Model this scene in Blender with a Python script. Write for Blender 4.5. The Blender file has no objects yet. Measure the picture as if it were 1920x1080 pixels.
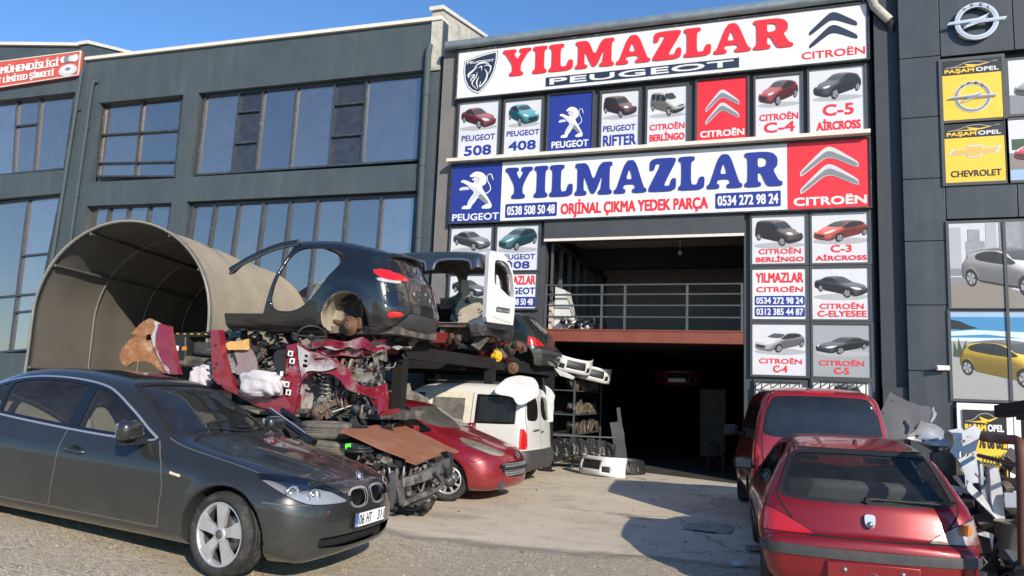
import bpy, bmesh, math, random
import numpy as np
from mathutils import Vector, Matrix
from mathutils.geometry import tessellate_polygon
R = math.radians
scene = bpy.context.scene
col = scene.collection
random.seed(7)
rng = np.random.default_rng(7)

# ------------------------------------------------------------------ camera, sky, sun, exposure
CAM = np.array([0.0, 0.0, 1.65])
F_PX = 1440.0
_p, _r, _y = R(7.74), R(2.34), R(-19.88)
FW = np.array([math.sin(_y)*math.cos(_p), math.cos(_y)*math.cos(_p), math.sin(_p)])
_r0 = np.array([math.cos(_y), -math.sin(_y), 0.0]); _u0 = np.cross(_r0, FW)
RT = math.cos(_r)*_r0 + math.sin(_r)*_u0
UP = -math.sin(_r)*_r0 + math.cos(_r)*_u0
cam_data = bpy.data.cameras.new('camera')
cam = bpy.data.objects.new('camera', cam_data); col.objects.link(cam)
cam_data.sensor_width = 36.0; cam_data.lens = 36.0*F_PX/1920.0
cam_data.clip_start = 0.05; cam_data.clip_end = 2000.0
cam.matrix_world = Matrix(((RT[0], UP[0], -FW[0], CAM[0]), (RT[1], UP[1], -FW[1], CAM[1]), (RT[2], UP[2], -FW[2], CAM[2]), (0, 0, 0, 1)))
scene.camera = cam

SUN_EL, SUN_AZ = R(24.4), R(135.5)          # azimuth clockwise from +Y: the sun stands right of and behind the camera
SUN = np.array([math.sin(SUN_AZ)*math.cos(SUN_EL), math.cos(SUN_AZ)*math.cos(SUN_EL), math.sin(SUN_EL)])
world = bpy.data.worlds.new('World'); scene.world = world; world.use_nodes = True
wn = world.node_tree
sky = wn.nodes.new('ShaderNodeTexSky'); sky.sky_type = 'NISHITA'; sky.sun_disc = False
sky.sun_elevation = SUN_EL; sky.sun_rotation = SUN_AZ; sky.altitude = 300.0; sky.air_density = 1.0; sky.dust_density = 0.15; sky.ozone_density = 4.0
sky_tint = wn.nodes.new('ShaderNodeMix'); sky_tint.data_type = 'RGBA'; sky_tint.blend_type = 'MULTIPLY'; sky_tint.inputs[0].default_value = 1.0; sky_tint.inputs[7].default_value = (0.74, 0.95, 1.12, 1)
wn.links.new(sky.outputs[0], sky_tint.inputs[6]); wn.links.new(sky_tint.outputs[2], wn.nodes['Background'].inputs[0]); wn.nodes['Background'].inputs[1].default_value = 0.15
sd = bpy.data.lights.new('sun', 'SUN'); sd.energy = 5.0; sd.angle = R(0.5); sd.color = (1.0, 0.90, 0.76)
so = bpy.data.objects.new('sun', sd); col.objects.link(so)
so.rotation_euler = Vector(SUN).to_track_quat('Z', 'Y').to_euler()
scene.view_settings.view_transform = 'Standard'; scene.view_settings.look = 'None'
scene.view_settings.exposure = 0.22; scene.view_settings.gamma = 1.0
scene.cycles.max_bounces = 8; scene.cycles.transparent_max_bounces = 16

# ------------------------------------------------------------------ measuring helpers (photo pixel -> point at a known distance)
def ray(px, py):
    return F_PX*FW + (px-960.0)*RT - (py-540.0)*UP
def at(px, py, Y):                     # point of the sight line on the upright plane y = Y
    d = ray(px, py); return CAM + d*(Y/d[1])
def atz(px, py, Z):
    d = ray(px, py); return CAM + d*((Z-CAM[2])/d[2])
def atx(px, py, X):
    d = ray(px, py); return CAM + d*(X/d[0])

# ------------------------------------------------------------------ objects, names, labels
def tag(o, label=None, cat=None, group=None, kind=None):
    if label: o['label'] = label
    if cat: o['category'] = cat
    if group: o['group'] = group
    if kind: o['kind'] = kind
    return o
def empty(name, loc=(0, 0, 0), rot=(0, 0, 0), label=None, cat=None, group=None):
    o = bpy.data.objects.new(name, None); col.objects.link(o); o.empty_display_size = 0.2
    o.location = loc; o.rotation_euler = rot
    return tag(o, label, cat, group)
def copy_tree(o, parent=None):
    c = o.copy(); col.objects.link(c)
    if parent is not None: c.parent = parent
    for ch in list(o.children): copy_tree(ch, c)
    return c

# ------------------------------------------------------------------ materials
M = {}
def mat(name, color, rough=0.6, metal=0.0, coat=0.0, noise=0.0, nscale=6.0, bump=0.0, bscale=40.0, c2=None, c2scale=3.0, c2lo=0.45, c2hi=0.62, spec=0.5, emit=None, det=6.0, coord='Object', coat_rough=0.04, stretch=None):
    m = bpy.data.materials.new(name); m.use_nodes = True
    nt = m.node_tree; b = nt.nodes['Principled BSDF']; L = nt.links
    col4 = (*color, 1.0) if len(color) == 3 else color
    b.inputs['Base Color'].default_value = col4; b.inputs['Roughness'].default_value = rough
    b.inputs['Metallic'].default_value = metal; b.inputs['Coat Weight'].default_value = coat; b.inputs['Coat Roughness'].default_value = coat_rough
    b.inputs['Specular IOR Level'].default_value = spec
    tc = nt.nodes.new('ShaderNodeTexCoord')
    last = None
    if c2 is not None:
        n = nt.nodes.new('ShaderNodeTexNoise'); n.inputs['Scale'].default_value = c2scale; n.inputs['Detail'].default_value = 8.0; n.inputs['Roughness'].default_value = 0.62
        if stretch:
            mp = nt.nodes.new('ShaderNodeMapping'); mp.inputs['Scale'].default_value = stretch; L.new(tc.outputs[coord], mp.inputs['Vector']); L.new(mp.outputs[0], n.inputs['Vector'])
        else: L.new(tc.outputs[coord], n.inputs['Vector'])
        r = nt.nodes.new('ShaderNodeMapRange'); r.inputs[1].default_value = c2lo; r.inputs[2].default_value = c2hi
        L.new(n.outputs['Fac'], r.inputs[0])
        x = nt.nodes.new('ShaderNodeMix'); x.data_type = 'RGBA'
        L.new(r.outputs[0], x.inputs[0]); x.inputs[6].default_value = col4; x.inputs[7].default_value = (*c2, 1.0)
        last = x.outputs[2]
    if noise > 0:
        n = nt.nodes.new('ShaderNodeTexNoise'); n.inputs['Scale'].default_value = nscale; n.inputs['Detail'].default_value = det; n.inputs['Roughness'].default_value = 0.65
        L.new(tc.outputs[coord], n.inputs['Vector'])
        r = nt.nodes.new('ShaderNodeMapRange'); r.inputs[1].default_value = 0.25; r.inputs[2].default_value = 0.75; r.inputs[3].default_value = 1-noise; r.inputs[4].default_value = 1+noise
        L.new(n.outputs['Fac'], r.inputs[0])
        x = nt.nodes.new('ShaderNodeMix'); x.data_type = 'RGBA'; x.blend_type = 'MULTIPLY'; x.inputs[0].default_value = 1.0
        if last is not None: L.new(last, x.inputs[6])
        else: x.inputs[6].default_value = col4
        L.new(r.outputs[0], x.inputs[7]); last = x.outputs[2]
        r2 = nt.nodes.new('ShaderNodeMapRange'); r2.inputs[3].default_value = max(0.02, rough*(1-noise*0.8)); r2.inputs[4].default_value = min(1, rough*(1+noise*0.8))
        L.new(n.outputs['Fac'], r2.inputs[0]); L.new(r2.outputs[0], b.inputs['Roughness'])
    if last is not None: L.new(last, b.inputs['Base Color'])
    if bump > 0:
        n = nt.nodes.new('ShaderNodeTexNoise'); n.inputs['Scale'].default_value = bscale; n.inputs['Detail'].default_value = 5.0
        L.new(tc.outputs[coord], n.inputs['Vector'])
        bp = nt.nodes.new('ShaderNodeBump'); bp.inputs['Strength'].default_value = bump; bp.inputs['Distance'].default_value = 0.02
        L.new(n.outputs['Fac'], bp.inputs['Height']); L.new(bp.outputs[0], b.inputs['Normal'])
    if emit:
        b.inputs['Emission Color'].default_value = (*emit[:3], 1); b.inputs['Emission Strength'].default_value = emit[3]
    M[name] = m
    return m
def paint(name, color, metal=0.35, rough=0.35, dust=(0.30, 0.26, 0.21), amount=0.25, coat=1.0, z0=0.15, z1=0.75):
    """car paint with a film of dust that is thicker low on the body"""
    m = bpy.data.materials.new(name); m.use_nodes = True; nt = m.node_tree; L = nt.links; b = nt.nodes['Principled BSDF']
    b.inputs['Coat Roughness'].default_value = 0.05
    tc = nt.nodes.new('ShaderNodeTexCoord'); n = nt.nodes.new('ShaderNodeTexNoise'); n.inputs['Scale'].default_value = 2.3; n.inputs['Detail'].default_value = 9; n.inputs['Roughness'].default_value = 0.6
    L.new(tc.outputs['Object'], n.inputs['Vector'])
    n2 = nt.nodes.new('ShaderNodeTexNoise'); n2.inputs['Scale'].default_value = 38; n2.inputs['Detail'].default_value = 6; L.new(tc.outputs['Object'], n2.inputs['Vector'])
    s = nt.nodes.new('ShaderNodeSeparateXYZ'); L.new(tc.outputs['Object'], s.inputs[0])
    mr = nt.nodes.new('ShaderNodeMapRange'); mr.inputs[1].default_value = z1; mr.inputs[2].default_value = z0; mr.inputs[3].default_value = 0.12; mr.inputs[4].default_value = 1.0; L.new(s.outputs['Z'], mr.inputs[0])
    a = nt.nodes.new('ShaderNodeMath'); a.operation = 'MULTIPLY'; L.new(n.outputs['Fac'], a.inputs[0]); L.new(n2.outputs['Fac'], a.inputs[1])
    a2 = nt.nodes.new('ShaderNodeMath'); a2.operation = 'MULTIPLY'; L.new(a.outputs[0], a2.inputs[0]); L.new(mr.outputs[0], a2.inputs[1])
    a3 = nt.nodes.new('ShaderNodeMath'); a3.operation = 'MULTIPLY'; a3.use_clamp = True; L.new(a2.outputs[0], a3.inputs[0]); a3.inputs[1].default_value = amount*4
    x = nt.nodes.new('ShaderNodeMix'); x.data_type = 'RGBA'; x.inputs[6].default_value = (*color, 1); x.inputs[7].default_value = (*dust, 1); L.new(a3.outputs[0], x.inputs[0])
    L.new(x.outputs[2], b.inputs['Base Color'])
    for nm, v0, v1 in (('Metallic', metal, 0.0), ('Roughness', rough, 0.8), ('Coat Weight', coat, 0.0)):
        q = nt.nodes.new('ShaderNodeMapRange'); q.inputs[3].default_value = v0; q.inputs[4].default_value = v1; L.new(a3.outputs[0], q.inputs[0]); L.new(q.outputs[0], b.inputs[nm])
    M[name] = m
    return m
def glass(name, tint=(0.5, 0.55, 0.55), rough=0.02, refl=1.0, dirt=0.0, dirtcol=(0.4, 0.37, 0.32), wave=0.0):
    """single sheet glass: tinted see-through plus mirror reflection growing at grazing angles, with a little dirt"""
    m = bpy.data.materials.new(name); m.use_nodes = True; nt = m.node_tree; L = nt.links
    nt.nodes.remove(nt.nodes['Principled BSDF']); out = nt.nodes['Material Output']
    t = nt.nodes.new('ShaderNodeBsdfTransparent'); t.inputs[0].default_value = (*tint, 1)
    g = nt.nodes.new('ShaderNodeBsdfGlossy'); g.inputs['Roughness'].default_value = rough; g.inputs['Color'].default_value = (1, 1, 1, 1)
    fr = nt.nodes.new('ShaderNodeFresnel'); fr.inputs['IOR'].default_value = 1.55
    ml = nt.nodes.new('ShaderNodeMath'); ml.operation = 'MULTIPLY'; ml.inputs[1].default_value = refl; ml.use_clamp = True; L.new(fr.outputs[0], ml.inputs[0])
    mx = nt.nodes.new('ShaderNodeMixShader'); L.new(ml.outputs[0], mx.inputs[0]); L.new(t.outputs[0], mx.inputs[1]); L.new(g.outputs[0], mx.inputs[2])
    res = mx.outputs[0]
    tc = nt.nodes.new('ShaderNodeTexCoord')
    if wave > 0:
        n = nt.nodes.new('ShaderNodeTexNoise'); n.inputs['Scale'].default_value = 0.6; n.inputs['Detail'].default_value = 2; L.new(tc.outputs['Object'], n.inputs['Vector'])
        bp = nt.nodes.new('ShaderNodeBump'); bp.inputs['Strength'].default_value = wave; bp.inputs['Distance'].default_value = 0.1; L.new(n.outputs['Fac'], bp.inputs['Height'])
        L.new(bp.outputs[0], g.inputs['Normal'])
    if dirt > 0:
        d = nt.nodes.new('ShaderNodeBsdfDiffuse'); d.inputs[0].default_value = (*dirtcol, 1)
        n = nt.nodes.new('ShaderNodeTexNoise'); n.inputs['Scale'].default_value = 5; n.inputs['Detail'].default_value = 9; n.inputs['Roughness'].default_value = 0.7; L.new(tc.outputs['Object'], n.inputs['Vector'])
        q = nt.nodes.new('ShaderNodeMapRange'); q.inputs[1].default_value = 0.3; q.inputs[2].default_value = 0.8; q.inputs[3].default_value = dirt*0.3; q.inputs[4].default_value = dirt; L.new(n.outputs['Fac'], q.inputs[0])
        m2 = nt.nodes.new('ShaderNodeMixShader'); L.new(q.outputs[0], m2.inputs[0]); L.new(res, m2.inputs[1]); L.new(d.outputs[0], m2.inputs[2]); res = m2.outputs[0]
    L.new(res, out.inputs[0]); M[name] = m
    return m

mat('black_plastic', (0.018, 0.018, 0.019), 0.5, noise=0.25, nscale=9)
mat('grey_plastic', (0.05, 0.05, 0.052), 0.6, noise=0.3, nscale=9)
mat('rubber', (0.022, 0.021, 0.020), 0.85, noise=0.35, nscale=14, c2=(0.10, 0.088, 0.07), c2scale=7, c2lo=0.5, c2hi=0.8)
mat('seam', (0.006, 0.006, 0.006), 0.9)
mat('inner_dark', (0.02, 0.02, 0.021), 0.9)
mat('chrome', (0.78, 0.78, 0.78), 0.14, 0.85)
mat('satin_chrome', (0.58, 0.59, 0.60), 0.3, 0.75)
mat('alloy', (0.60, 0.60, 0.60), 0.36, 0.6, noise=0.12, nscale=20)
mat('alloy_dark', (0.16, 0.16, 0.165), 0.5, 0.6)
mat('steel_grey', (0.22, 0.22, 0.22), 0.5, 0.8, noise=0.3)
mat('rust', (0.10, 0.048, 0.026), 0.9, noise=0.45, nscale=7, c2=(0.19, 0.10, 0.05), c2scale=4, bump=0.3)
mat('rust_disc', (0.13, 0.066, 0.038), 0.75, 0.2, noise=0.4, nscale=20)
mat('white_body', (0.60, 0.60, 0.575), 0.35, coat=0.6, noise=0.08, c2=(0.42, 0.38, 0.31), c2scale=3.5, c2lo=0.58, c2hi=0.85)
mat('white_plain', (0.80, 0.80, 0.79), 0.5, noise=0.03)
mat('beige_trim', (0.42, 0.36, 0.27), 0.85, noise=0.12)
mat('grey_fabric', (0.075, 0.075, 0.075), 0.95, noise=0.3, nscale=30)
mat('dark_fabric', (0.03, 0.03, 0.032), 0.95, noise=0.3, nscale=30)
mat('lamp_red', (0.48, 0.010, 0.010), 0.12, coat=1.0, noise=0.15, nscale=30)
mat('lamp_clear', (0.55, 0.55, 0.53), 0.15, 0.3, coat=1.0, noise=0.2, nscale=25)
mat('lamp_amber', (0.65, 0.20, 0.02), 0.15, coat=1.0)
mat('reflector', (0.50, 0.52, 0.55), 0.3, 0.35)
mat('reflector_dark', (0.10, 0.105, 0.11), 0.3, 0.8)
paint('paint_graphite', (0.033, 0.035, 0.035), 0.5, 0.34, amount=0.13, dust=(0.24, 0.22, 0.19))
paint('paint_red_dull', (0.215, 0.005, 0.009), 0.3, 0.36, coat=.75, amount=0.07, dust=(.25, .12, .11))
paint('paint_red_van', (0.27, 0.007, 0.011), 0.2, 0.32, amount=0.06, dust=(.25, .12, .11))
paint('paint_wine', (0.24, 0.006, 0.014), 0.3, 0.34, amount=0.09, coat=.8)
paint('paint_black', (0.007, 0.010, 0.012), 0.2, 0.25, amount=0.10)
paint('paint_slate', (0.035, 0.048, 0.065), 0.5, 0.35, amount=0.22)
paint('paint_green', (0.012, 0.030, 0.030), 0.5, 0.33, amount=0.25)
paint('paint_white', (0.64, 0.63, 0.595), 0.0, 0.4, amount=0.20, dust=(0.30, 0.26, 0.20))
paint('paint_wreck', (0.27, 0.012, 0.028), 0.3, 0.35, amount=0.2, z0=-1, z1=2)
glass('glass_car', (0.60, 0.65, 0.66), dirt=0.06)
glass('glass_clear', (0.80, 0.84, 0.82), dirt=0.05, refl=.8)
glass('glass_dark', (0.05, 0.055, 0.06), dirt=0.05)
glass('glass_mid', (0.16, 0.18, 0.18), dirt=0.07)
glass('glass_dusty', (0.35, 0.38, 0.38), rough=0.06, dirt=0.30)
glass('lens', (0.86, 0.88, 0.9), refl=1.2, dirt=0.015)
glass('lens_hazy', (0.8, 0.8, 0.74), refl=1.0, dirt=0.35, dirtcol=(0.62, 0.58, 0.45))

# ------------------------------------------------------------------ mesh builder
def fill(loops):
    """triangles of a 2D outline with holes -> (points, tris)"""
    pts = [p for lp in loops for p in lp]
    tris = tessellate_polygon([[Vector((p[0], p[1], 0)) for p in lp] for lp in loops])
    return pts, tris
def chaikin(pts, it=2, r=0.25, closed=True):
    P = np.array(pts, float)
    for _ in range(it):
        if closed:
            Q = np.roll(P, -1, 0); A = P*(1-r)+Q*r; B = P*r+Q*(1-r)
            P = np.stack([A, B], 1).reshape(-1, P.shape[1])
        else:
            A = P[:-1]*(1-r)+P[1:]*r; B = P[:-1]*r+P[1:]*(1-r)
            P = np.vstack([P[:1], np.stack([A, B], 1).reshape(-1, P.shape[1]), P[-1:]])
    return P
def catmull(pts, n=8, closed=False):
    P = [np.array(p, float) for p in pts]; N = len(P); out = []
    rngi = range(N) if closed else range(N-1)
    for i in rngi:
        if closed: p0, p1, p2, p3 = P[i-1], P[i], P[(i+1) % N], P[(i+2) % N]
        else:
            p1, p2 = P[i], P[i+1]; p0 = P[i-1] if i > 0 else 2*p1-p2; p3 = P[i+2] if i+2 < N else 2*p2-p1
        t0 = 0.0; t1 = t0+max(np.linalg.norm(p1-p0), 1e-6)**0.5; t2 = t1+max(np.linalg.norm(p2-p1), 1e-6)**0.5; t3 = t2+max(np.linalg.norm(p3-p2), 1e-6)**0.5
        for k in range(n):
            t = t1+(t2-t1)*k/n
            a1 = (t1-t)/(t1-t0)*p0+(t-t0)/(t1-t0)*p1; a2 = (t2-t)/(t2-t1)*p1+(t-t1)/(t2-t1)*p2; a3 = (t3-t)/(t3-t2)*p2+(t-t2)/(t3-t2)*p3
            b1 = (t2-t)/(t2-t0)*a1+(t-t0)/(t2-t0)*a2; b2 = (t3-t)/(t3-t1)*a2+(t-t1)/(t3-t1)*a3
            out.append((t2-t)/(t2-t1)*b1+(t-t1)/(t2-t1)*b2)
    if not closed: out.append(P[-1])
    return np.array(out)
class MB:
    def __init__(s): s.v = []; s.f = []; s.m = []; s.sm = []
    def add(s, vs, fs, mi=0, smooth=False):
        o = len(s.v); s.v += [tuple(map(float, p)) for p in vs]
        for f in fs: s.f.append(tuple(o+i for i in f)); s.m.append(mi); s.sm.append(smooth)
        return s
    def box(s, c, d, rot=None, mi=0, bev=0.0):
        x, y, z = d[0]/2, d[1]/2, d[2]/2
        if bev > 0:
            b = min(bev, x*.9, y*.9, z*.9); vs = []; bm = bmesh.new(); bmesh.ops.create_cube(bm, size=1.0)
            for v in bm.verts: v.co = (v.co.x*2*x, v.co.y*2*y, v.co.z*2*z)
            bmesh.ops.bevel(bm, geom=list(bm.edges), offset=b, segments=2, affect='EDGES', profile=0.5)
            bm.verts.index_update(); bm.normal_update(); vs = [v.co.copy() for v in bm.verts]; fs = [[v.index for v in f.verts] for f in bm.faces]; flat = [max(abs(q) for q in f.normal) > .99 for f in bm.faces]; bm.free()
        else:
            vs = [Vector((a, b_, c_)) for a in (-x, x) for b_ in (-y, y) for c_ in (-z, z)]
            fs = [(0, 1, 3, 2), (4, 6, 7, 5), (0, 4, 5, 1), (2, 3, 7, 6), (0, 2, 6, 4), (1, 5, 7, 3)]
        if rot is not None:
            from mathutils import Euler
            mt = rot if isinstance(rot, Matrix) else Euler(rot).to_matrix()
            vs = [mt @ v for v in vs]
        c = Vector(c); s.add([v+c for v in vs], fs, mi, bev > 0)
        if bev > 0: s.sm[-len(fs):] = [not q for q in flat]
        return s
    def bar(s, a, b, w, h=None, mi=0, up=(0, 0, 1)):
        h = w if h is None else h; a, b = Vector(a), Vector(b); d = (b-a).normalized(); up = Vector(up)
        if abs(d.dot(up)) > 0.99: up = Vector((0, 1, 0))
        sx = d.cross(up).normalized()*w/2; sz = sx.cross(d).normalized()*h/2
        vs = [p+i*sx+j*sz for p in (a, b) for i, j in ((-1, -1), (1, -1), (1, 1), (-1, 1))]
        return s.add(vs, [(3, 2, 1, 0), (4, 5, 6, 7), (0, 1, 5, 4), (1, 2, 6, 5), (2, 3, 7, 6), (3, 0, 4, 7)], mi)
    def tube(s, pts, r, n=10, mi=0, caps=True, closed=False):
        P = [Vector(p) for p in pts]; rs = r if hasattr(r, '__len__') else [r]*len(P); N = len(P); rings = []
        t0 = (P[1]-P[0]).normalized(); a = t0.orthogonal().normalized()
        for i in range(N):
            if closed: t = (P[(i+1) % N]-P[i-1]).normalized()
            else: t = (P[min(i+1, N-1)]-P[max(i-1, 0)]).normalized()
            a = (a-t*a.dot(t)).normalized(); b = t.cross(a)
            rings.append([P[i]+(a*math.cos(k*2*math.pi/n)+b*math.sin(k*2*math.pi/n))*rs[i] for k in range(n)])
        vs = [v for q in rings for v in q]; fs = []
        for i in range(N if closed else N-1):
            j = (i+1) % N
            for k in range(n): fs.append((i*n+k, i*n+(k+1) % n, j*n+(k+1) % n, j*n+k))
        s.add(vs, fs, mi, True)
        if caps and not closed:
            s.add(rings[0], [tuple(range(n))[::-1]], mi); s.add(rings[-1], [tuple(range(n))], mi)
        return s
    def lathe(s, prof, n=32, axis='y', c=(0, 0, 0), mi=0, mt=None):
        """prof: (radius, along) pairs"""
        vs = []
        for r, h in prof:
            for k in range(n):
                a = 2*math.pi*k/n; u, w = r*math.cos(a), r*math.sin(a)
                p = {'y': (u, h, w), 'x': (h, u, w), 'z': (u, w, h)}[axis]
                p = Vector(p); p = mt @ p if mt is not None else p
                vs.append(p+Vector(c))
        fs = [(i*n+k, i*n+(k+1) % n, (i+1)*n+(k+1) % n, (i+1)*n+k) for i in range(len(prof)-1) for k in range(n)]
        if axis == 'y': fs = [f[::-1] for f in fs]
        return s.add(vs, fs, mi, True)
    def sheet(s, loops, frame, thick=0.0, mi=0, mis=None):
        """2D outline (with holes) -> plate; frame(u, v, w) gives the 3D point, w is depth behind the face"""
        pts, tris = fill(loops)
        n = len(pts); vs = [frame(p[0], p[1], 0.0) for p in pts]; s.add(vs, [tuple(t) for t in tris], mi)
        if thick:
            vb = [frame(p[0], p[1], thick) for p in pts]; s.add(vb, [tuple(t)[::-1] for t in tris], mi)
            o = 0
            for lp in loops:
                k = len(lp); s.add(vs[o:o+k]+vb[o:o+k], [(i, (i+1) % k, k+(i+1) % k, k+i) for i in range(k)], mi if mis is None else mis); o += k
        return s
    def build(s, name, mats, parent=None, loc=None, fixn=True, smooth_angle=None):
        me = bpy.data.meshes.new(name); me.from_pydata(s.v, [], s.f)
        if not isinstance(mats, (list, tuple)): mats = [mats]
        for m in mats: me.materials.append(M[m] if isinstance(m, str) else m)
        me.polygons.foreach_set('material_index', s.m); me.polygons.foreach_set('use_smooth', s.sm); me.update()
        if fixn or len(s.f) < 400:
            bm = bmesh.new(); bm.from_mesh(me); bmesh.ops.delete(bm, geom=[v for v in bm.verts if not v.link_faces], context='VERTS'); bm.to_mesh(me); bm.free()
        if fixn:
            bm = bmesh.new(); bm.from_mesh(me); bmesh.ops.recalc_face_normals(bm, faces=bm.faces); bm.to_mesh(me); bm.free()
        o = bpy.data.objects.new(name, me); col.objects.link(o)
        if parent is not None: o.parent = parent
        if loc is not None: o.location = loc
        return o
def bevel(o, w=0.004, seg=2, ang=35):
    m = o.modifiers.new('bevel', 'BEVEL'); m.width = w; m.segments = seg; m.limit_method = 'ANGLE'; m.angle_limit = R(ang); return o
def facing(Y, t=1.0):                      # outlines given as (x, z) on an upright plane facing the camera side
    return lambda u, v, w: (u, Y+w*t, v)
# ------------------------------------------------------------------ car bodies: a smooth solid cut out of three outlines, meshed, then divided into panels
def sdpoly(P, poly):
    P = np.asarray(P, float); A = np.asarray(poly, float); B = np.roll(A, -1, 0)
    out = np.full(len(P), 1e9); ins = np.zeros(len(P), bool)
    for a, b in zip(A, B):
        e = b-a; w = P-a; L2 = e@e
        if L2 < 1e-14: continue
        t = np.clip((w@e)/L2, 0, 1); d = w-t[:, None]*e; out = np.minimum(out, (d*d).sum(1))
        c = ((a[1] <= P[:, 1]) & (b[1] > P[:, 1])) | ((b[1] <= P[:, 1]) & (a[1] > P[:, 1]))
        xi = a[0]+(P[:, 1]-a[1])/(e[1] if abs(e[1]) > 1e-12 else 1e-12)*e[0]
        ins ^= c & (P[:, 0] < xi)
    d = np.sqrt(out); return np.where(ins, -d, d)
def sdline(P, pts):
    P = np.asarray(P, float); A = np.asarray(pts, float); out = np.full(len(P), 1e9)
    for a, b in zip(A[:-1], A[1:]):
        e = b-a; w = P-a; t = np.clip((w@e)/max(e@e, 1e-12), 0, 1); d = w-t[:, None]*e; out = np.minimum(out, (d*d).sum(1))
    return np.sqrt(out)
def smax(a, b, k):
    h = np.maximum(k-np.abs(a-b), 0)/k; return np.maximum(a, b)+h*h*k*0.25
def sstep(x, a, b):
    t = np.clip((x-a)/(b-a), 0, 1); return t*t*(3-2*t)
class Solid:
    def __init__(s, top, bottom, hw, hp, bow_f, bow_r, arches=(), k=0.14, crown=0.05, W=0.9, flare=0.014, extra=None, zb=0.95, arch_in=0.34):
        prof = np.vstack([catmull(top, 8), catmull(bottom, 8)])
        s.prof = prof; s.W = W; s.k = k; s.crown = crown; s.arches = arches; s.flare = flare; s.bf = bow_f; s.br = bow_r; s.extra = extra; s.zb = zb; s.arch_in = arch_in
        h = np.array(hw, float); zz = np.linspace(h[0, 0], h[-1, 0], 400); yy = np.interp(zz, h[:, 0], h[:, 1])
        ker = np.hanning(41); ker /= ker.sum(); yp = np.concatenate([np.full(20, yy[0]), yy, np.full(20, yy[-1])]); s.hz = zz; s.hy = np.convolve(yp, ker, 'valid')
        p = np.array(hp, float); xx = np.linspace(p[0, 0], p[-1, 0], 600); yy = np.interp(xx, p[:, 0], p[:, 1])
        yp = np.concatenate([np.full(20, yy[0]), yy, np.full(20, yy[-1])]); s.px = xx; s.py = np.convolve(yp, ker, 'valid')
        s.x0, s.x1 = prof[:, 0].min()-0.45, prof[:, 0].max()+0.45; s.z0, s.z1 = prof[:, 1].min()-0.1, prof[:, 1].max()+0.25
        s.g = 0.02; s.nx = int((s.x1-s.x0)/s.g)+2; s.nz = int((s.z1-s.z0)/s.g)+2
        gx, gz = np.meshgrid(s.x0+np.arange(s.nx)*s.g, s.z0+np.arange(s.nz)*s.g, indexing='ij')
        s.S = sdpoly(np.stack([gx.ravel(), gz.ravel()], 1), prof).reshape(s.nx, s.nz)
    def side(s, x, z):
        u = np.clip((x-s.x0)/s.g, 0, s.nx-1.001); v = np.clip((z-s.z0)/s.g, 0, s.nz-1.001)
        i = u.astype(int); j = v.astype(int); fu = u-i; fv = v-j; S = s.S
        return (S[i, j]*(1-fu)+S[i+1, j]*fu)*(1-fv)+(S[i, j+1]*(1-fu)+S[i+1, j+1]*fu)*fv
    def f(s, x, y, z):
        ay = np.abs(y); q = (ay/s.W)
        hi = sstep(z, s.zb-0.12, s.zb+0.12)
        bf = s.bf[0]*(1-hi)+s.bf[1]*hi; br = s.br[0]*(1-hi)+s.br[1]*hi
        wf = sstep(x, -0.2, 0.5)
        xs = x+wf*bf*q**2.4-(1-wf)*br*q**2.4
        dS = s.side(xs, z+s.crown*q*q)
        dW = (ay-np.interp(z, s.hz, s.hy)*np.interp(x, s.px, s.py))*0.93
        for xa, za, ra in s.arches:
            d = np.sqrt((x-xa)**2+(z-za)**2); dW = dW-s.flare*np.exp(-((d-ra)/0.07)**2)*(z > za-0.1)
        if s.extra is not None: dS, dW = s.extra(x, ay, z, dS, dW)
        d = smax(dS, dW, s.k)
        for xa, za, ra in s.arches:
            c = np.maximum(np.sqrt((x-xa)**2+(z-za)**2)-ra, (s.W-s.arch_in)-ay); d = smax(d, -c, 0.012)
        return d
    def grad(s, V, e=0.004):
        x, y, z = V.T
        g = np.stack([s.f(x+e, y, z)-s.f(x-e, y, z), s.f(x, y+e, z)-s.f(x, y-e, z), s.f(x, y, z+e)-s.f(x, y, z-e)], 1)/(2*e)
        return g
    def mesh(s, h=0.03):
        b0 = np.array([s.prof[:, 0].min()-2*h, -s.W-0.12, s.prof[:, 1].min()-2*h]); b1 = np.array([s.prof[:, 0].max()+2*h, s.W+0.12, s.prof[:, 1].max()+2*h])
        n = np.ceil((b1-b0)/h).astype(int)+1; ax = [b0[i]+np.arange(n[i])*h for i in range(3)]
        G = np.empty(n)
        X, Z = np.meshgrid(ax[0], ax[2], indexing='ij')
        for j in range(n[1]): G[:, j, :] = s.f(X, np.full_like(X, ax[1][j]), Z)
        ins = G < 0
        idx = -np.ones(n-1, int); cnt = np.zeros(n-1); acc = np.zeros((*(n-1), 3))
        sl = lambda o, m: tuple(slice(o[i], o[i]+m[i]) for i in range(3))
        edges = []
        for a in range(3):
            sh = n.copy(); sh[a] -= 1; o1 = [0, 0, 0]; o1[a] = 1
            A = G[sl((0, 0, 0), sh)]; B = G[sl(o1, sh)]; cr = (A < 0) != (B < 0)
            I = np.argwhere(cr); va = A[cr]; vb = B[cr]; t = va/(va-vb)
            P = I.astype(float); P[:, a] += t; P = b0+P*h
            o2 = [(a+1) % 3, (a+2) % 3]
            cells = []
            for du, dv in ((0, 0), (-1, 0), (-1, -1), (0, -1)):
                C = I.copy(); C[:, o2[0]] += du; C[:, o2[1]] += dv; cells.append(C)
                ok = ((C >= 0) & (C < n-1)).all(1)
                np.add.at(cnt, tuple(C[ok].T), 1); np.add.at(acc, tuple(C[ok].T), P[ok])
            edges.append((cells, va < 0))
        act = cnt > 0; idx[act] = np.arange(act.sum()); V = acc[act]/cnt[act][:, None]
        T = []
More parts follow.
